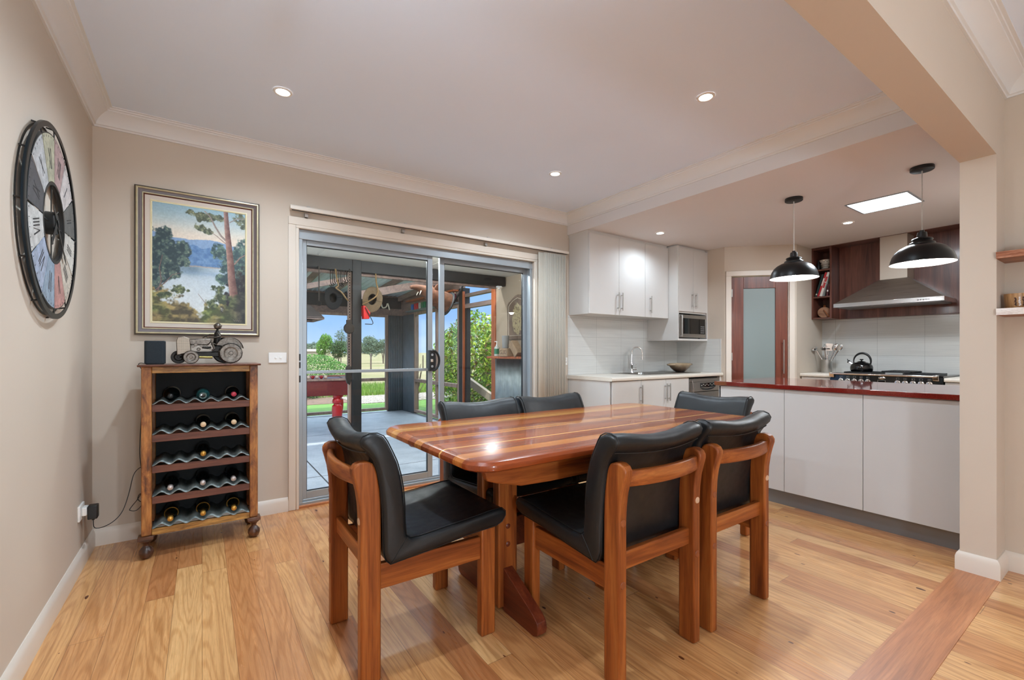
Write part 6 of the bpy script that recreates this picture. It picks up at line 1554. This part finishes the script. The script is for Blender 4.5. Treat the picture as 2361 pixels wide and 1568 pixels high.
# boar head trophy
M['boar'] = plain('reddish_bristly_hide', rgb(86, 52, 32), .9, var=.5, vs=26, bump=.6, bs=90); M['tusk'] = plain('ivory_tusk', rgb(224, 210, 186), .4)
bh = thing('boar_head_trophy', 'stuffed reddish boar head with a tusk mounted high on the right of the patio', 'trophy', (2.72, 5.45, 1.88))
path = smoothpts([(2.165, 5.40, 1.965), (2.22, 5.40, 1.975), (2.30, 5.41, 1.965), (2.38, 5.42, 1.935), (2.46, 5.43, 1.900), (2.55, 5.44, 1.865), (2.63, 5.45, 1.83), (2.70, 5.46, 1.80)], 3)
rad = np.interp(np.linspace(0, 1, len(path)), [0, .08, .25, .45, .6, .8, 1], [.018, .026, .042, .078, .105, .128, .145]).tolist()
m = on(bh); m.tube(path, rad, 20); b = m.build('head_and_neck', M['boar'], bh, smooth=70)
for s_ in (-1, 1):
    m = on(bh); m.lathe([(.030, 0), (.034, .03), (.02, .07), (.002, .10)], seg=12, M=Matrix.Translation((2.50, 5.43+s_*.07, 1.965)) @ Matrix.Rotation(math.radians(25), 4, 'Y') @ Matrix.Rotation(math.radians(-s_*25), 4, 'X') @ Matrix.Diagonal((1, .4, 1, 1))); m.build('ear', M['boar'], bh, smooth=60)
    m = on(bh); m.tube(smoothpts([(2.30, 5.41+s_*.035, 1.93), (2.285, 5.41+s_*.05, 1.905), (2.272, 5.41+s_*.05, 1.875)], 3), [.007, .007, .006, .005, .004, .002, .001], 8); m.build('tusk', M['tusk'], bh, smooth=60)
    m = on(bh); m.ball((2.375, 5.42+s_*.062, 1.975), .010, seg=10); m.build('eye', M['black'], bh, smooth=60)
m = on(bh); m.lathe([(.16, 0), (.17, .008), (.165, .022), (0, .022)], seg=30, M=Matrix.Translation((2.705, 5.46, 1.80)) @ Matrix.Rotation(math.radians(110), 4, 'Y')); m.tube([(2.73, 5.46, 1.80), (2.82, 5.46, 1.82), (2.82, 5.20, 2.04)], .012, 8); m.build('mounting_shield', M['dpost'], bh, smooth=40)
# sawtooth oddments and the shelf of cans and bottles along the side
for z, lab, nm in ((2.125, 'orange timber shelf along the top of the patio side windows', 'display_shelf'), (1.925, 'grey ledge under the cans above the patio side windows', 'display_ledge')):
    m = MB((SX-.05, 7.4, z)); m.box(SX-.11, SX, 6.42, 8.45, z, z+.022); tag(m.build(nm, M['orange'] if z > 2 else M['gcor'], loc=(SX-.05, 7.4, z)), lab, 'shelf')
cans = [(8.22, (60, 120, 190)), (8.08, (190, 50, 60)), (7.98, (200, 60, 60)), (7.86, (196, 200, 190)), (7.74, (70, 130, 90)), (7.64, (30, 130, 90))]
nm_ = ['blue', 'red', 'red and white', 'silver', 'grey green', 'bright green']
for (y, c_), w_ in zip(cans, nm_):
    mt = plain(w_.replace(' ', '_')+'_can_print', rgb(*c_), .3, metal=.3, var=.25, vs=50)
    t = thing('drink_can', w_+' drink can on the ledge above the patio side windows', 'can', (SX-.055, y, 1.947), group='cans on the patio ledge')
    m = MB(); m.lathe([(.0, 0), (.026, 0), (.033, .008), (.033, .110), (.027, .120)], seg=20, cap=False); m.build('can_body', mt, t, smooth=40)
    m = MB(); m.lathe([(.027, .120), (.025, .117), (0, .117)], seg=20, cap=False); m.build('lid', M['alum'], t, smooth=40)
botc = [(6.77, (20, 30, 30), 'dark stubby'), (6.69, (22, 60, 56), 'dark green'), (6.61, (20, 26, 34), 'near black'), (6.53, (150, 30, 50), 'red'), (6.46, (90, 26, 40), 'maroon')]
for y, c_, w_ in botc:
    mt = plain(w_.replace(' ', '_')+'_glass', rgb(*c_), .12, var=.1)
    t = thing('beer_bottle', w_+' beer bottle on the ledge near the patio door jamb', 'bottle', (SX-.055, y, 1.947), group='bottles on the patio ledge')
    m = MB(); m.lathe([(.0, 0), (.028, 0), (.030, .006), (.030, .085), (.014, .115), (.0125, .150), (.0, .152)], seg=20, cap=False); m.build('glass_body', mt, t, smooth=50)
    m = MB(); m.lathe([(.0135, .142), (.0140, .156), (0, .157)], seg=14, cap=False); m.build('cap', M['capcork'], t, smooth=40)
    m = MB(); m.lathe([(.0306, .03), (.0306, .07)], seg=20, cap=False); m.build('label', M['label'] if y > 6.6 else mt, t, smooth=50)
jw = thing('jaw_bone', 'pale animal jaw bone hanging on the dark board above the far windows', 'bone', (3.0, FYY-.09, 2.05))
m = on(jw); m.tube(smoothpts([(2.93, FYY-.08, 2.11), (2.96, FYY-.08, 2.03), (3.03, FYY-.08, 2.05), (3.06, FYY-.08, 2.12), (3.10, FYY-.08, 1.99)], 4), .014, 8); m.build('bone', M['tusk'], jw, smooth=60)
# arched carved board and the things on the wall shelf
g_ = G('carved_brown_board', .6); n1 = g_.noise(g_.scale(g_.obj(), (10, 10, 10)), 1, 5, .7); n2 = g_.noise(g_.scale(g_.obj(), (46, 46, 30)), 1, 4, .7, .8); X_ = g_.xyz(g_.obj())
r_ = g_.math('ADD', g_.math('POWER', g_.math('DIVIDE', X_[1], .115), 2.0), g_.math('POWER', g_.math('DIVIDE', g_.math('SUBTRACT', X_[2], .27), .20), 2.0))
mk = g_.math('MULTIPLY', g_.math('LESS_THAN', g_.math('ADD', r_, g_.math('MULTIPLY', g_.math('SUBTRACT', n1, .5), 2.2)), 1.0), g_.math('GREATER_THAN', n2, .44))
g_.color(g_.mix(mk, g_.ramp(n1, [(.3, rgb(92, 74, 62)), (.7, rgb(120, 98, 82))]), rgb(158, 142, 106))); M['carve'] = g_.m
cbd = thing('arched_wall_plaque', 'arched carved wooden wall plaque in two halves above the patio shelf', 'plaque', (SX-.012, 4.77, 1.315))
arcp = [(-.235, 0), (.235, 0), (.235, .46), (.20, .50), (.15, .515), (.11, .545), (.05, .575), (0, .582), (-.05, .575), (-.11, .545), (-.15, .515), (-.20, .50), (-.235, .46)]
for s_ in (0, 1):
    hp_ = [(0.002, 0), (.235, 0), (.235, .46), (.20, .50), (.15, .515), (.11, .545), (.05, .575), (.002, .582)]
    if s_: hp_ = [(-a, b) for a, b in hp_]
    m = MB(); m.prism(hp_, -.012, .010, 'x'); m.build('half_board', M['carve'], cbd, bevel=.003)
m = MB(); inn = [(-.20, .05), (.20, .05), (.20, .44), (.16, .475), (.10, .51), (0, .54), (-.10, .51), (-.16, .475), (-.20, .44)]
m.tube([(-.013, a, b) for a, b in inn], .003, 6, closed=True); m.build('inlaid_line', M['tusk'], cbd, smooth=60)
dk_ = MB((SX, 4.4, 1.33)); dk_.box(SX-.02, SX-.001, 4.24, 4.49, 1.34, 1.80); tag(dk_.build('dark_wall_panel', M['dpost'], loc=(SX, 4.4, 1.33)), 'dark narrow wall hanging beside the arched plaque', 'wall hanging')
YB_ = 1.0925
so = thing('soap_bottle', 'pump soap bottle with a green label on the patio shelf', 'bottle', (3.27, 5.10, YB_))
M['clearp'] = plain('cloudy_plastic', rgb(176, 180, 172), .2); M['grnlab'] = plain('green_label', rgb(40, 110, 76), .4)
m = MB(); m.lathe([(.0, 0), (.034, 0), (.036, .006), (.036, .115), (.02, .135), (.014, .14)], seg=22); m.build('body', M['clearp'], so, smooth=40)
m = MB(); m.lathe([(.0366, .03), (.0366, .10)], seg=22, cap=False); m.build('label', M['grnlab'], so, smooth=50)
m = MB(); m.lathe([(.014, .14), (.014, .155), (.005, .158), (.005, .190), (.012, .192), (.012, .202), (0, .203)], seg=14); m.tube([(0, 0, .197), (-.02, .025, .196)], .005, 8); m.build('pump', M['switch'], so, smooth=50)
M['stoneb'] = plain('tan_stone_block', rgb(150, 124, 98), .8, var=.16, vs=30, bump=.4, bs=60); M['greycup'] = plain('grey_ceramic', rgb(142, 140, 138), .6, var=.08, vs=20)
b1 = thing('stone_block', 'tan carved stone block standing flat under the grey ceramic jar', 'block', (3.26, 4.86, YB_))
m = MB(); m.box(-.05, .05, -.095, .095, 0, .105); x_ = m.build('block', M['stoneb'], b1, bevel=.005)
m = MB(); [m.torus((-.0505, y, .055), .024, .0035, 'x', 18, 6) for y in (-.05, 0, .05)]; m.build('carved_rings', M['carve'], x_, smooth=60)
jr = thing('ceramic_jar', 'tall grey ceramic jar standing on the tan stone block', 'jar', (3.26, 4.875, YB_+.105))
m = MB(); m.lathe([(.0, 0), (.036, 0), (.042, .01), (.048, .155), (.050, .165), (.046, .165), (.038, .02), (0, .02)], seg=26, cap=False); m.build('jar_body', M['greycup'], jr, smooth=50)
b2 = thing('stone_block', 'tan stone block leaning at a steep tilt in the middle of the patio shelf', 'block', (3.26, 4.635, YB_))
m = MB(); m.box(-.05, .05, -.105, .105, -.045, .045, Matrix.Translation((0, 0, .098)) @ Matrix.Rotation(math.radians(48), 4, 'X')); m.build('block', M['stoneb'], b2, bevel=.005)
cr = thing('garden_ornament', 'low brown clay animal ornament on the patio shelf', 'ornament', (3.27, 4.42, YB_))
m = MB(); m.tube(smoothpts([(0, .10, .03), (0, .05, .04), (0, -.01, .05), (0, -.05, .06), (0, -.09, .045)], 3), [.012, .018, .024, .030, .036, .040, .040, .036, .030, .026, .020, .014, .008], 12); m.lathe([(.014, .075), (.004, .105), (0, .11)], (0, -.02, 0), 8); m.build('ornament_body', M['rust'], cr, smooth=60)
fg_ = thing('flower_ornament', 'dark metal flower ornament on a stem at the near end of the patio shelf', 'ornament', (3.27, 4.30, YB_))
m = MB(); m.tube([(0, 0, 0), (0, .004, .12)], .007, 8).lathe([(.03, 0), (.02, .012)], seg=14); m.build('stem', M['rust'], fg_, smooth=60)
m = MB(); [m.ball((0, .022*math.cos(k*1.047), .15+.022*math.sin(k*1.047)), .014, (.6, 1, 1), 10) for k in range(6)]; m.ball((0, 0, .15), .014, seg=10); m.build('petals', M['rust'], fg_, smooth=60)
# ================================================================== garden and paddock
GZ = -.12
g_ = G('dry_paddock_grass', .95, spec=.1); n1 = g_.noise(g_.obj(), .12, 4, .6); n2 = g_.noise(g_.obj(), 8, 5, .8)
c = g_.ramp(n1, [(.35, rgb(112, 112, 72)), (.5, rgb(132, 120, 90)), (.7, rgb(146, 134, 108))])
g_.color(g_.mix(1.0, c, g_.ramp(n2, [(.3, (.7, .72, .66, 1)), (.6, (1.05, 1.05, 1.05, 1))]), 'MULTIPLY')); M['paddock'] = g_.m
M['lawn'] = plain('mown_lawn_grass', rgb(88, 122, 46), .9, var=.28, vs=30, bump=.8, bs=120); M['lush'] = plain('lush_long_grass', rgb(110, 160, 52), .9, var=.3, vs=12, bump=.8, bs=60)
g_ = G('pale_garden_gravel', .9); vn = g_.node('ShaderNodeTexVoronoi'); g_.put(vn.inputs['Vector'], g_.obj()); vn.inputs['Scale'].default_value = 26
g_.color(g_.mix(g_.ramp(vn.outputs['Distance'], [(.15, (0, 0, 0, 1)), (.6, (1, 1, 1, 1))]), rgb(188, 178, 166), rgb(112, 98, 86))); M['gravel'] = g_.m
M['mulch'] = plain('brown_bark_mulch', rgb(106, 80, 64), .95, var=.35, vs=14)
m = MB(); m.box(-200, 400, WB+.1, 600, GZ-.3, GZ-.02); struct(m.build('ground_paddock', M['paddock']))
m = MB(); m.box(-14, 16, FYY+.1, 11.45, GZ-.1, GZ+.012).box(3.46, 16, WB+.12, FYY+.1, GZ-.1, GZ+.010); struct(m.build('ground_lawn', M['lawn']))
m = MB(); m.box(-14, 3.1, 11.45, 13.9, GZ-.1, GZ+.02); struct(m.build('ground_mulch_bed', M['mulch']))
m = MB(); m.box(3.1, 16, 11.0, 12.9, GZ-.1, GZ+.025); struct(m.build('ground_gravel_bed', M['gravel']))
# leaves: many small folded blades in one plant
def leaf_mat(name, cols, rough=.42, trans=.35):
    g = G(name, rough, spec=.5)
    r = g.node('ShaderNodeNewGeometry').outputs['Random Per Island']
    c = g.ramp(r, [(i/(len(cols)-1), c_) for i, c_ in enumerate(cols)]); g.color(c)
    tl = g.node('ShaderNodeBsdfTranslucent'); g.put(tl.inputs[0], c); mx = g.node('ShaderNodeMixShader'); mx.inputs[0].default_value = trans
    g.nt.links.new(g.b.outputs[0], mx.inputs[1]); g.nt.links.new(tl.outputs[0], mx.inputs[2])
    g.nt.links.new(mx.outputs[0], g.nt.nodes['Material Output'].inputs[0]); return g.m
M['leafy'] = leaf_mat('bright_shrub_leaves', [rgb(60, 96, 30), rgb(96, 136, 40), rgb(140, 172, 52), rgb(176, 192, 70), rgb(110, 76, 50), rgb(80, 120, 40)])
M['hedge'] = leaf_mat('hedge_leaves', [rgb(58, 100, 44), rgb(92, 140, 60), rgb(128, 168, 80)], .6)
M['gum'] = leaf_mat('dark_tree_leaves', [rgb(44, 66, 44), rgb(66, 92, 52), rgb(90, 120, 66)], .7, .2)
M['gumfar'] = leaf_mat('grey_green_tree_leaves', [rgb(84, 100, 84), rgb(104, 120, 96), rgb(124, 136, 108)], .8, .2)
M['lime'] = leaf_mat('lime_tree_leaves', [rgb(70, 110, 36), rgb(100, 144, 50), rgb(126, 168, 64)], .7, .3)
M['bark'] = plain('grey_brown_bark', rgb(96, 80, 70), .9, var=.25, vs=10); M['blade'] = leaf_mat('long_grass_blades', [rgb(84, 116, 42), rgb(120, 150, 58), rgb(150, 168, 92)], .6)
def leaves(name, P, size, mat, parent, seed, aspect=.42, droop=.4, loc=(0, 0, 0)):
    r = np.random.RandomState(seed); n = len(P); P = np.asarray(P, float)-np.asarray(loc)
    d = r.normal(size=(n, 3)); d[:, 2] -= droop; d /= np.linalg.norm(d, axis=1)[:, None]
    u = r.normal(size=(n, 3)); w = np.cross(d, u); w /= np.linalg.norm(w, axis=1)[:, None]; nn = np.cross(w, d)
    s = size*(.6+.8*r.rand(n))[:, None]
    a = P-d*s*.5; t = P+d*s*.5; l_ = P-w*s*aspect*.5+nn*s*.10; q = P+w*s*aspect*.5+nn*s*.10
    V = np.stack([a, l_, t, q], 1).reshape(-1, 3)
    me = bpy.data.meshes.new(name); me.vertices.add(4*n); me.vertices.foreach_set('co', V.ravel())
    idx = np.arange(4*n).reshape(n, 4); tri = np.concatenate([idx[:, [0, 1, 2]], idx[:, [0, 2, 3]]], 1).reshape(-1)
    me.loops.add(6*n); me.loops.foreach_set('vertex_index', tri.astype(np.int32)); me.polygons.add(2*n)
    me.polygons.foreach_set('loop_start', np.arange(0, 6*n, 3, dtype=np.int32)); me.update(calc_edges=True); me.validate()
    me.materials.append(mat); o = bpy.data.objects.new(name, me); COL.objects.link(o)
    if parent is not None: o.parent = parent
    return o
def shell_points(n, c, R, seed, lump=.18, fill=.35, zmin=None):
    r = np.random.RandomState(seed); out = []
    k = r.normal(size=(24, 3)); k /= np.linalg.norm(k, axis=1)[:, None]; am = r.rand(24)*lump
    d = r.normal(size=(n*2, 3)); d /= np.linalg.norm(d, axis=1)[:, None]
    bump_ = (np.clip(d @ k.T, 0, 1)**10*am).sum(1); rad = (1-fill*r.rand(n*2)**2)*(.82+bump_)
    P = np.asarray(c)+d*rad[:, None]*np.asarray(R)
    if zmin is not None: P = P[P[:, 2] > zmin]
    return P[:n]
# the big leafy shrubs beside the patio
def shrub(name, lab, c, R, n, size, mat, seed, group=None, cat='shrub', trunks=3, **kw):
    t = thing(name, lab, cat, (c[0], c[1], GZ), group=group)
    leaves('foliage', shell_points(n, (0, 0, c[2]-GZ), R, seed, zmin=.02, **kw), size, mat, t, seed+1)
    rr = random.Random(seed)
    for k in range(trunks):
        m = MB(); a = rr.uniform(0, 6.28); x, y = .25*R[0]*math.cos(a), .25*R[1]*math.sin(a)
        m.tube(smoothpts([(x*.4, y*.4, -.05), (x, y, (c[2]-GZ)*.5), (x*2, y*2, c[2]-GZ+R[2]*.4)], 3), [.03, .028, .026, .022, .018, .014, .010], 8); m.build('stem', M['bark'], t, smooth=60)
    return t
shrub('leafy_shrub', 'tall glossy yellow-green shrub outside the patio doorway', (5.0, 6.7, .88), (1.0, 1.25, 1.34), 9000, .095, M['leafy'], 3)
shrub('leafy_shrub', 'tall glossy shrub outside the patio side window, nearer the corner', (4.95, 8.7, .86), (.85, 1.15, 1.15), 7000, .09, M['leafy'], 8)
shrub('leafy_shrub', 'leafy shrub behind the other two, beyond the patio corner', (5.9, 10.6, .8), (1.1, 1.3, 1.0), 2600, .12, M['leafy'], 13)
shrub('leafy_shrub', 'low shrub at the far right outside the patio doorway', (5.6, 5.4, .7), (.9, .9, .95), 2400, .11, M['leafy'], 17)
# hedges and grasses
for i, (x, y, lab) in enumerate(((1.6, 14.3, 'green hedge shrub at the left, behind the pool table'), (2.9, 14.6, 'green hedge shrub right of the first, behind the pool table'), (.2, 14.2, 'green hedge shrub furthest left beyond the patio window'))):
    shrub('hedge_shrub', lab, (x, y, .35), (1.0, .8, .82), 7000, .06, M['hedge'], 30+i, group='hedge shrubs beyond the patio')
shrub('border_shrub', 'low dark shrub in the mulch bed seen under the pool table', (1.9, 13.0, .06), (.8, .4, .32), 1200, .07, M['gum'], 41)
shrub('border_shrub', 'low reddish border shrub at the left of the mulch bed', (.8, 12.6, .04), (.7, .4, .3), 1000, .07, M['leafy'], 42)
def grass_clump(name, lab, c, rx, ry, h, n, seed, kind=None):
    r = np.random.RandomState(seed); P = []; F_ = []
    for i in range(n):
        x, y = c[0]+rx*(r.rand()*2-1), c[1]+ry*(r.rand()*2-1); hh = h*(.5+.5*r.rand()); a = r.rand()*6.28; b = .3*hh*(r.rand()-.2); w = .008
        dx, dy = math.cos(a), math.sin(a); k = len(P)
        P += [(x-dy*w, y+dx*w, GZ), (x+dy*w, y-dx*w, GZ), (x+dx*b*.4, y+dy*b*.4, GZ+hh*.65), (x+dx*b*1.3, y+dy*b*1.3, GZ+hh)]; F_ += [(k, k+1, k+2), (k, k+2, k+3)]
    m = MB((c[0], c[1], GZ)); m.add(P, F_); o = m.build(name, M['blade'], loc=(c[0], c[1], GZ)); return tag(o, lab, 'grass', kind='stuff')
grass_clump('long_grass', 'lush long grass behind the gravel bed', (5.4, 14.6), 3.0, 1.7, .24, 9000, 5)
# potted plant, bare rose bush, white roses
pot = thing('clay_pot', 'brown clay pot standing on the gravel bed', 'pot', (4.38, 11.55, GZ+.02))
M['clay'] = plain('brown_clay', rgb(112, 66, 52), .8, var=.15)
m = MB(); m.lathe([(.0, 0), (.12, 0), (.15, .18), (.17, .19), (.17, .23), (.14, .23), (.13, .2), (0, .18)], seg=24); m.build('pot_body', M['clay'], pot, smooth=40)
rr = random.Random(9)
rb = thing('bare_rose_bush', 'bare twiggy rose bush growing beside the clay pot', 'bush', (4.75, 11.45, GZ))
m = MB()
for k in range(26):
    a = rr.uniform(0, 6.28); s_ = rr.uniform(.12, .34); h = rr.uniform(.5, 1.0)
    m.tube(smoothpts([(0, 0, 0), (s_*.3*math.cos(a), s_*.3*math.sin(a), h*.35), (s_*.8*math.cos(a+.3), s_*.8*math.sin(a+.3), h*.7), (s_*1.2*math.cos(a-.1), s_*1.2*math.sin(a-.1), h)], 3), [.016, .015, .013, .012, .010, .009, .008, .006, .005, .004], 5)
m.build('twigs', M['bark'], rb)
rp = thing('white_rose_bush', 'rose bush with white blooms beyond the far patio window', 'bush', (4.85, 12.6, GZ))
leaves('foliage', shell_points(500, (0, 0, .60), (.38, .38, .45), 55), .07, M['hedge'], rp, 56)
M['petal'] = plain('white_petals', rgb(240, 238, 230), .6)
for k in range(16):
    a = rr.uniform(0, 6.28); m = MB(); m.ball((.34*math.cos(a), .34*math.sin(a), rr.uniform(.55, 1.02)), rr.uniform(.03, .045), (1, 1, .7), 8); m.build('bloom', M['petal'], rp, smooth=60)
# palm-like straw thatch at the left
th = thing('straw_thatch', 'brown straw thatch umbrella top outside the far left window', 'thatch', (1.35, 9.9, .30))
M['thatch'] = leaf_mat('dry_straw', [rgb(96, 70, 52), rgb(134, 100, 76), rgb(156, 122, 92)], .9, .1)
r = np.random.RandomState(3); V_ = []; F_ = []
for i in range(900):
    a = r.rand()*6.283; h0 = r.rand()*.30; r0 = .05+h0*1.1; L_ = .18+r.rand()*.1; k = len(V_); w = .006
    c_, s_ = math.cos(a), math.sin(a); z0 = .70-h0*1.35; V_ += [(r0*c_-s_*w, r0*s_+c_*w, z0), (r0*c_+s_*w, r0*s_-c_*w, z0), ((r0+L_*.65)*c_, (r0+L_*.65)*s_, z0-L_*.85)]; F_.append((k, k+1, k+2))
m = MB(); m.add(V_, F_); m.build('straw', M['thatch'], th)
m = MB(); m.lathe([(.02, .70), (.36, .22)], seg=20, cap=False); m.build('cone_core', M['bark'], th); m = MB(); m.cyl((0, 0, -.42), .03, 1.1, seg=10); m.build('pole', M['bark'], th)
M['ramp'] = plain('tan_painted_timber', rgb(164, 148, 126), .6)
# sloping ramp handrail outside the doorway
hr = thing('ramp_handrail', 'pale timber ramp handrail sloping down outside the patio doorway', 'handrail', (4.0, 6.2, 0))
m = on(hr)
vs = []
A_, B_ = Vector((3.74, 6.95, .79)), Vector((3.74, 5.2, .26))
for p, h in ((A_, 0), (B_, 0)):
    for dx in (-.03, .03):
        for dz in (-.13, 0): vs.append((p.x+dx, p.y, p.z+dz))
m.add(vs, [(0, 1, 3, 2), (4, 6, 7, 5), (0, 4, 5, 1), (2, 3, 7, 6), (1, 5, 7, 3), (0, 2, 6, 4)])
m.build('sloping_rail', M['ramp'], hr, bevel=.004)
for y, z in ((6.85, .72), (5.3, .18)):
    m = on(hr); m.box(3.72, 3.76, y-.04, y+.04, GZ-.02, z-.02); m.build('rail_post', M['ramp'], hr)
# trees across the paddock
def tree(lab, x, y, h, R, mat, seed, n=900, size=.5, blobs=4, group='trees across the paddock', trunk=.12, lo=.45):
    t = thing('paddock_tree', lab, 'tree', (x, y, GZ), group=group); rr = random.Random(seed); P = []
    for k in range(blobs):
        a = 6.28*k/blobs+rr.random(); cx_ = R*.48*math.cos(a); cy_ = R*.48*math.sin(a); cz = h*(lo+(.97-lo)*rr.uniform(.2, .68))
        P.append(shell_points(n//blobs, (cx_, cy_, cz), (R*.62, R*.62, h*(1-lo)*.42), seed+k, fill=.5))
    P.append(shell_points(n//blobs, (0, 0, h*.80), (R*.6, R*.6, h*.2), seed+9, fill=.5))
    leaves('crown', np.concatenate(P), size, mat, t, seed)
    for k in range(3):
        a = 6.28*k/3+rr.random(); m = MB(); m.tube(smoothpts([(0, 0, -.1), (R*.1*math.cos(a), R*.1*math.sin(a), h*.3), (R*.4*math.cos(a), R*.4*math.sin(a), h*.75)], 3), [trunk*h*.1*q for q in (1, .95, .9, .75, .6, .5, .4)], 6); m.build('limb', M['bark'], t, smooth=60)
    return t
tree('lime green round tree standing tallest left of the post', 11.2, 53.0, 3.3, .88, M['lime'], 1, 2800, .16, trunk=.13, lo=.22)
tree('darker low tree right of the lime green round tree', 12.5, 52.1, 2.5, 1.05, M['gum'], 2, 2400, .17, trunk=.14, lo=.3)
tree('thin airy gum tree close to the window mullion', 14.0, 57.2, 4.3, .85, M['gumfar'], 4, 700, .17, trunk=.12)
tree('grey-green spreading tree just right of the dark post', 15.5, 50.1, 3.0, 1.1, M['gumfar'], 5, 2200, .17, trunk=.13, lo=.25)
tree('airy tree with bare limbs right of the spreading tree', 16.6, 49.3, 2.8, .85, M['gumfar'], 6, 800, .16, trunk=.2, lo=.6)
tree('small tree at the right edge of the far window', 18.1, 48.3, 2.0, 1.0, M['gumfar'], 7, 1200, .17, trunk=.13, lo=.3)
num = ['first', 'second', 'third', 'fourth', 'fifth', 'sixth', 'seventh', 'eighth', 'ninth', 'tenth', 'eleventh', 'twelfth', 'thirteenth']
for i in range(13):
    s_ = -.475+.0185*i; k_ = 228+26*(i % 3)
    tree('grey-green tree in the distant line on the skyline, %s from the left' % num[i], k_*(.568+.823*s_), k_*(.823-.568*s_), 5.6+1.4*((i*5) % 4)*.5, 5.0, M['gumfar'], 20+i, 1300, .8, group='distant trees on the skyline', trunk=.13, lo=.08)
m = MB((18.0, 94, GZ)); m.box(16.4, 20.6, 92, 95, GZ, 1.25).prism([(91.8, 1.25), (95.2, 1.25), (93.5, 1.7)], 16.2, 20.8, 'x'); tag(m.build('farm_shed', M['ramp'] if 'ramp' in M else M['trim'], loc=(18.0, 94, GZ)), 'long low white farm shed across the paddock', 'shed')
for k in range(14):
    x = 6+k*1.6; y = 33-.35*x
    m = MB((x, y, GZ)); m.cyl((x, y, GZ), .05, .95+.1*(k % 3), seg=7)
    if 8 < x < 16: tag(m.build('fence_post', M['bark'], loc=(x, y, GZ)), 'thin paddock fence post, %s from the left' % ['first', 'second', 'third', 'fourth', 'fifth', 'sixth', 'seventh'][k-2 if k-2 < 7 else 6], 'post', 'paddock fence posts')
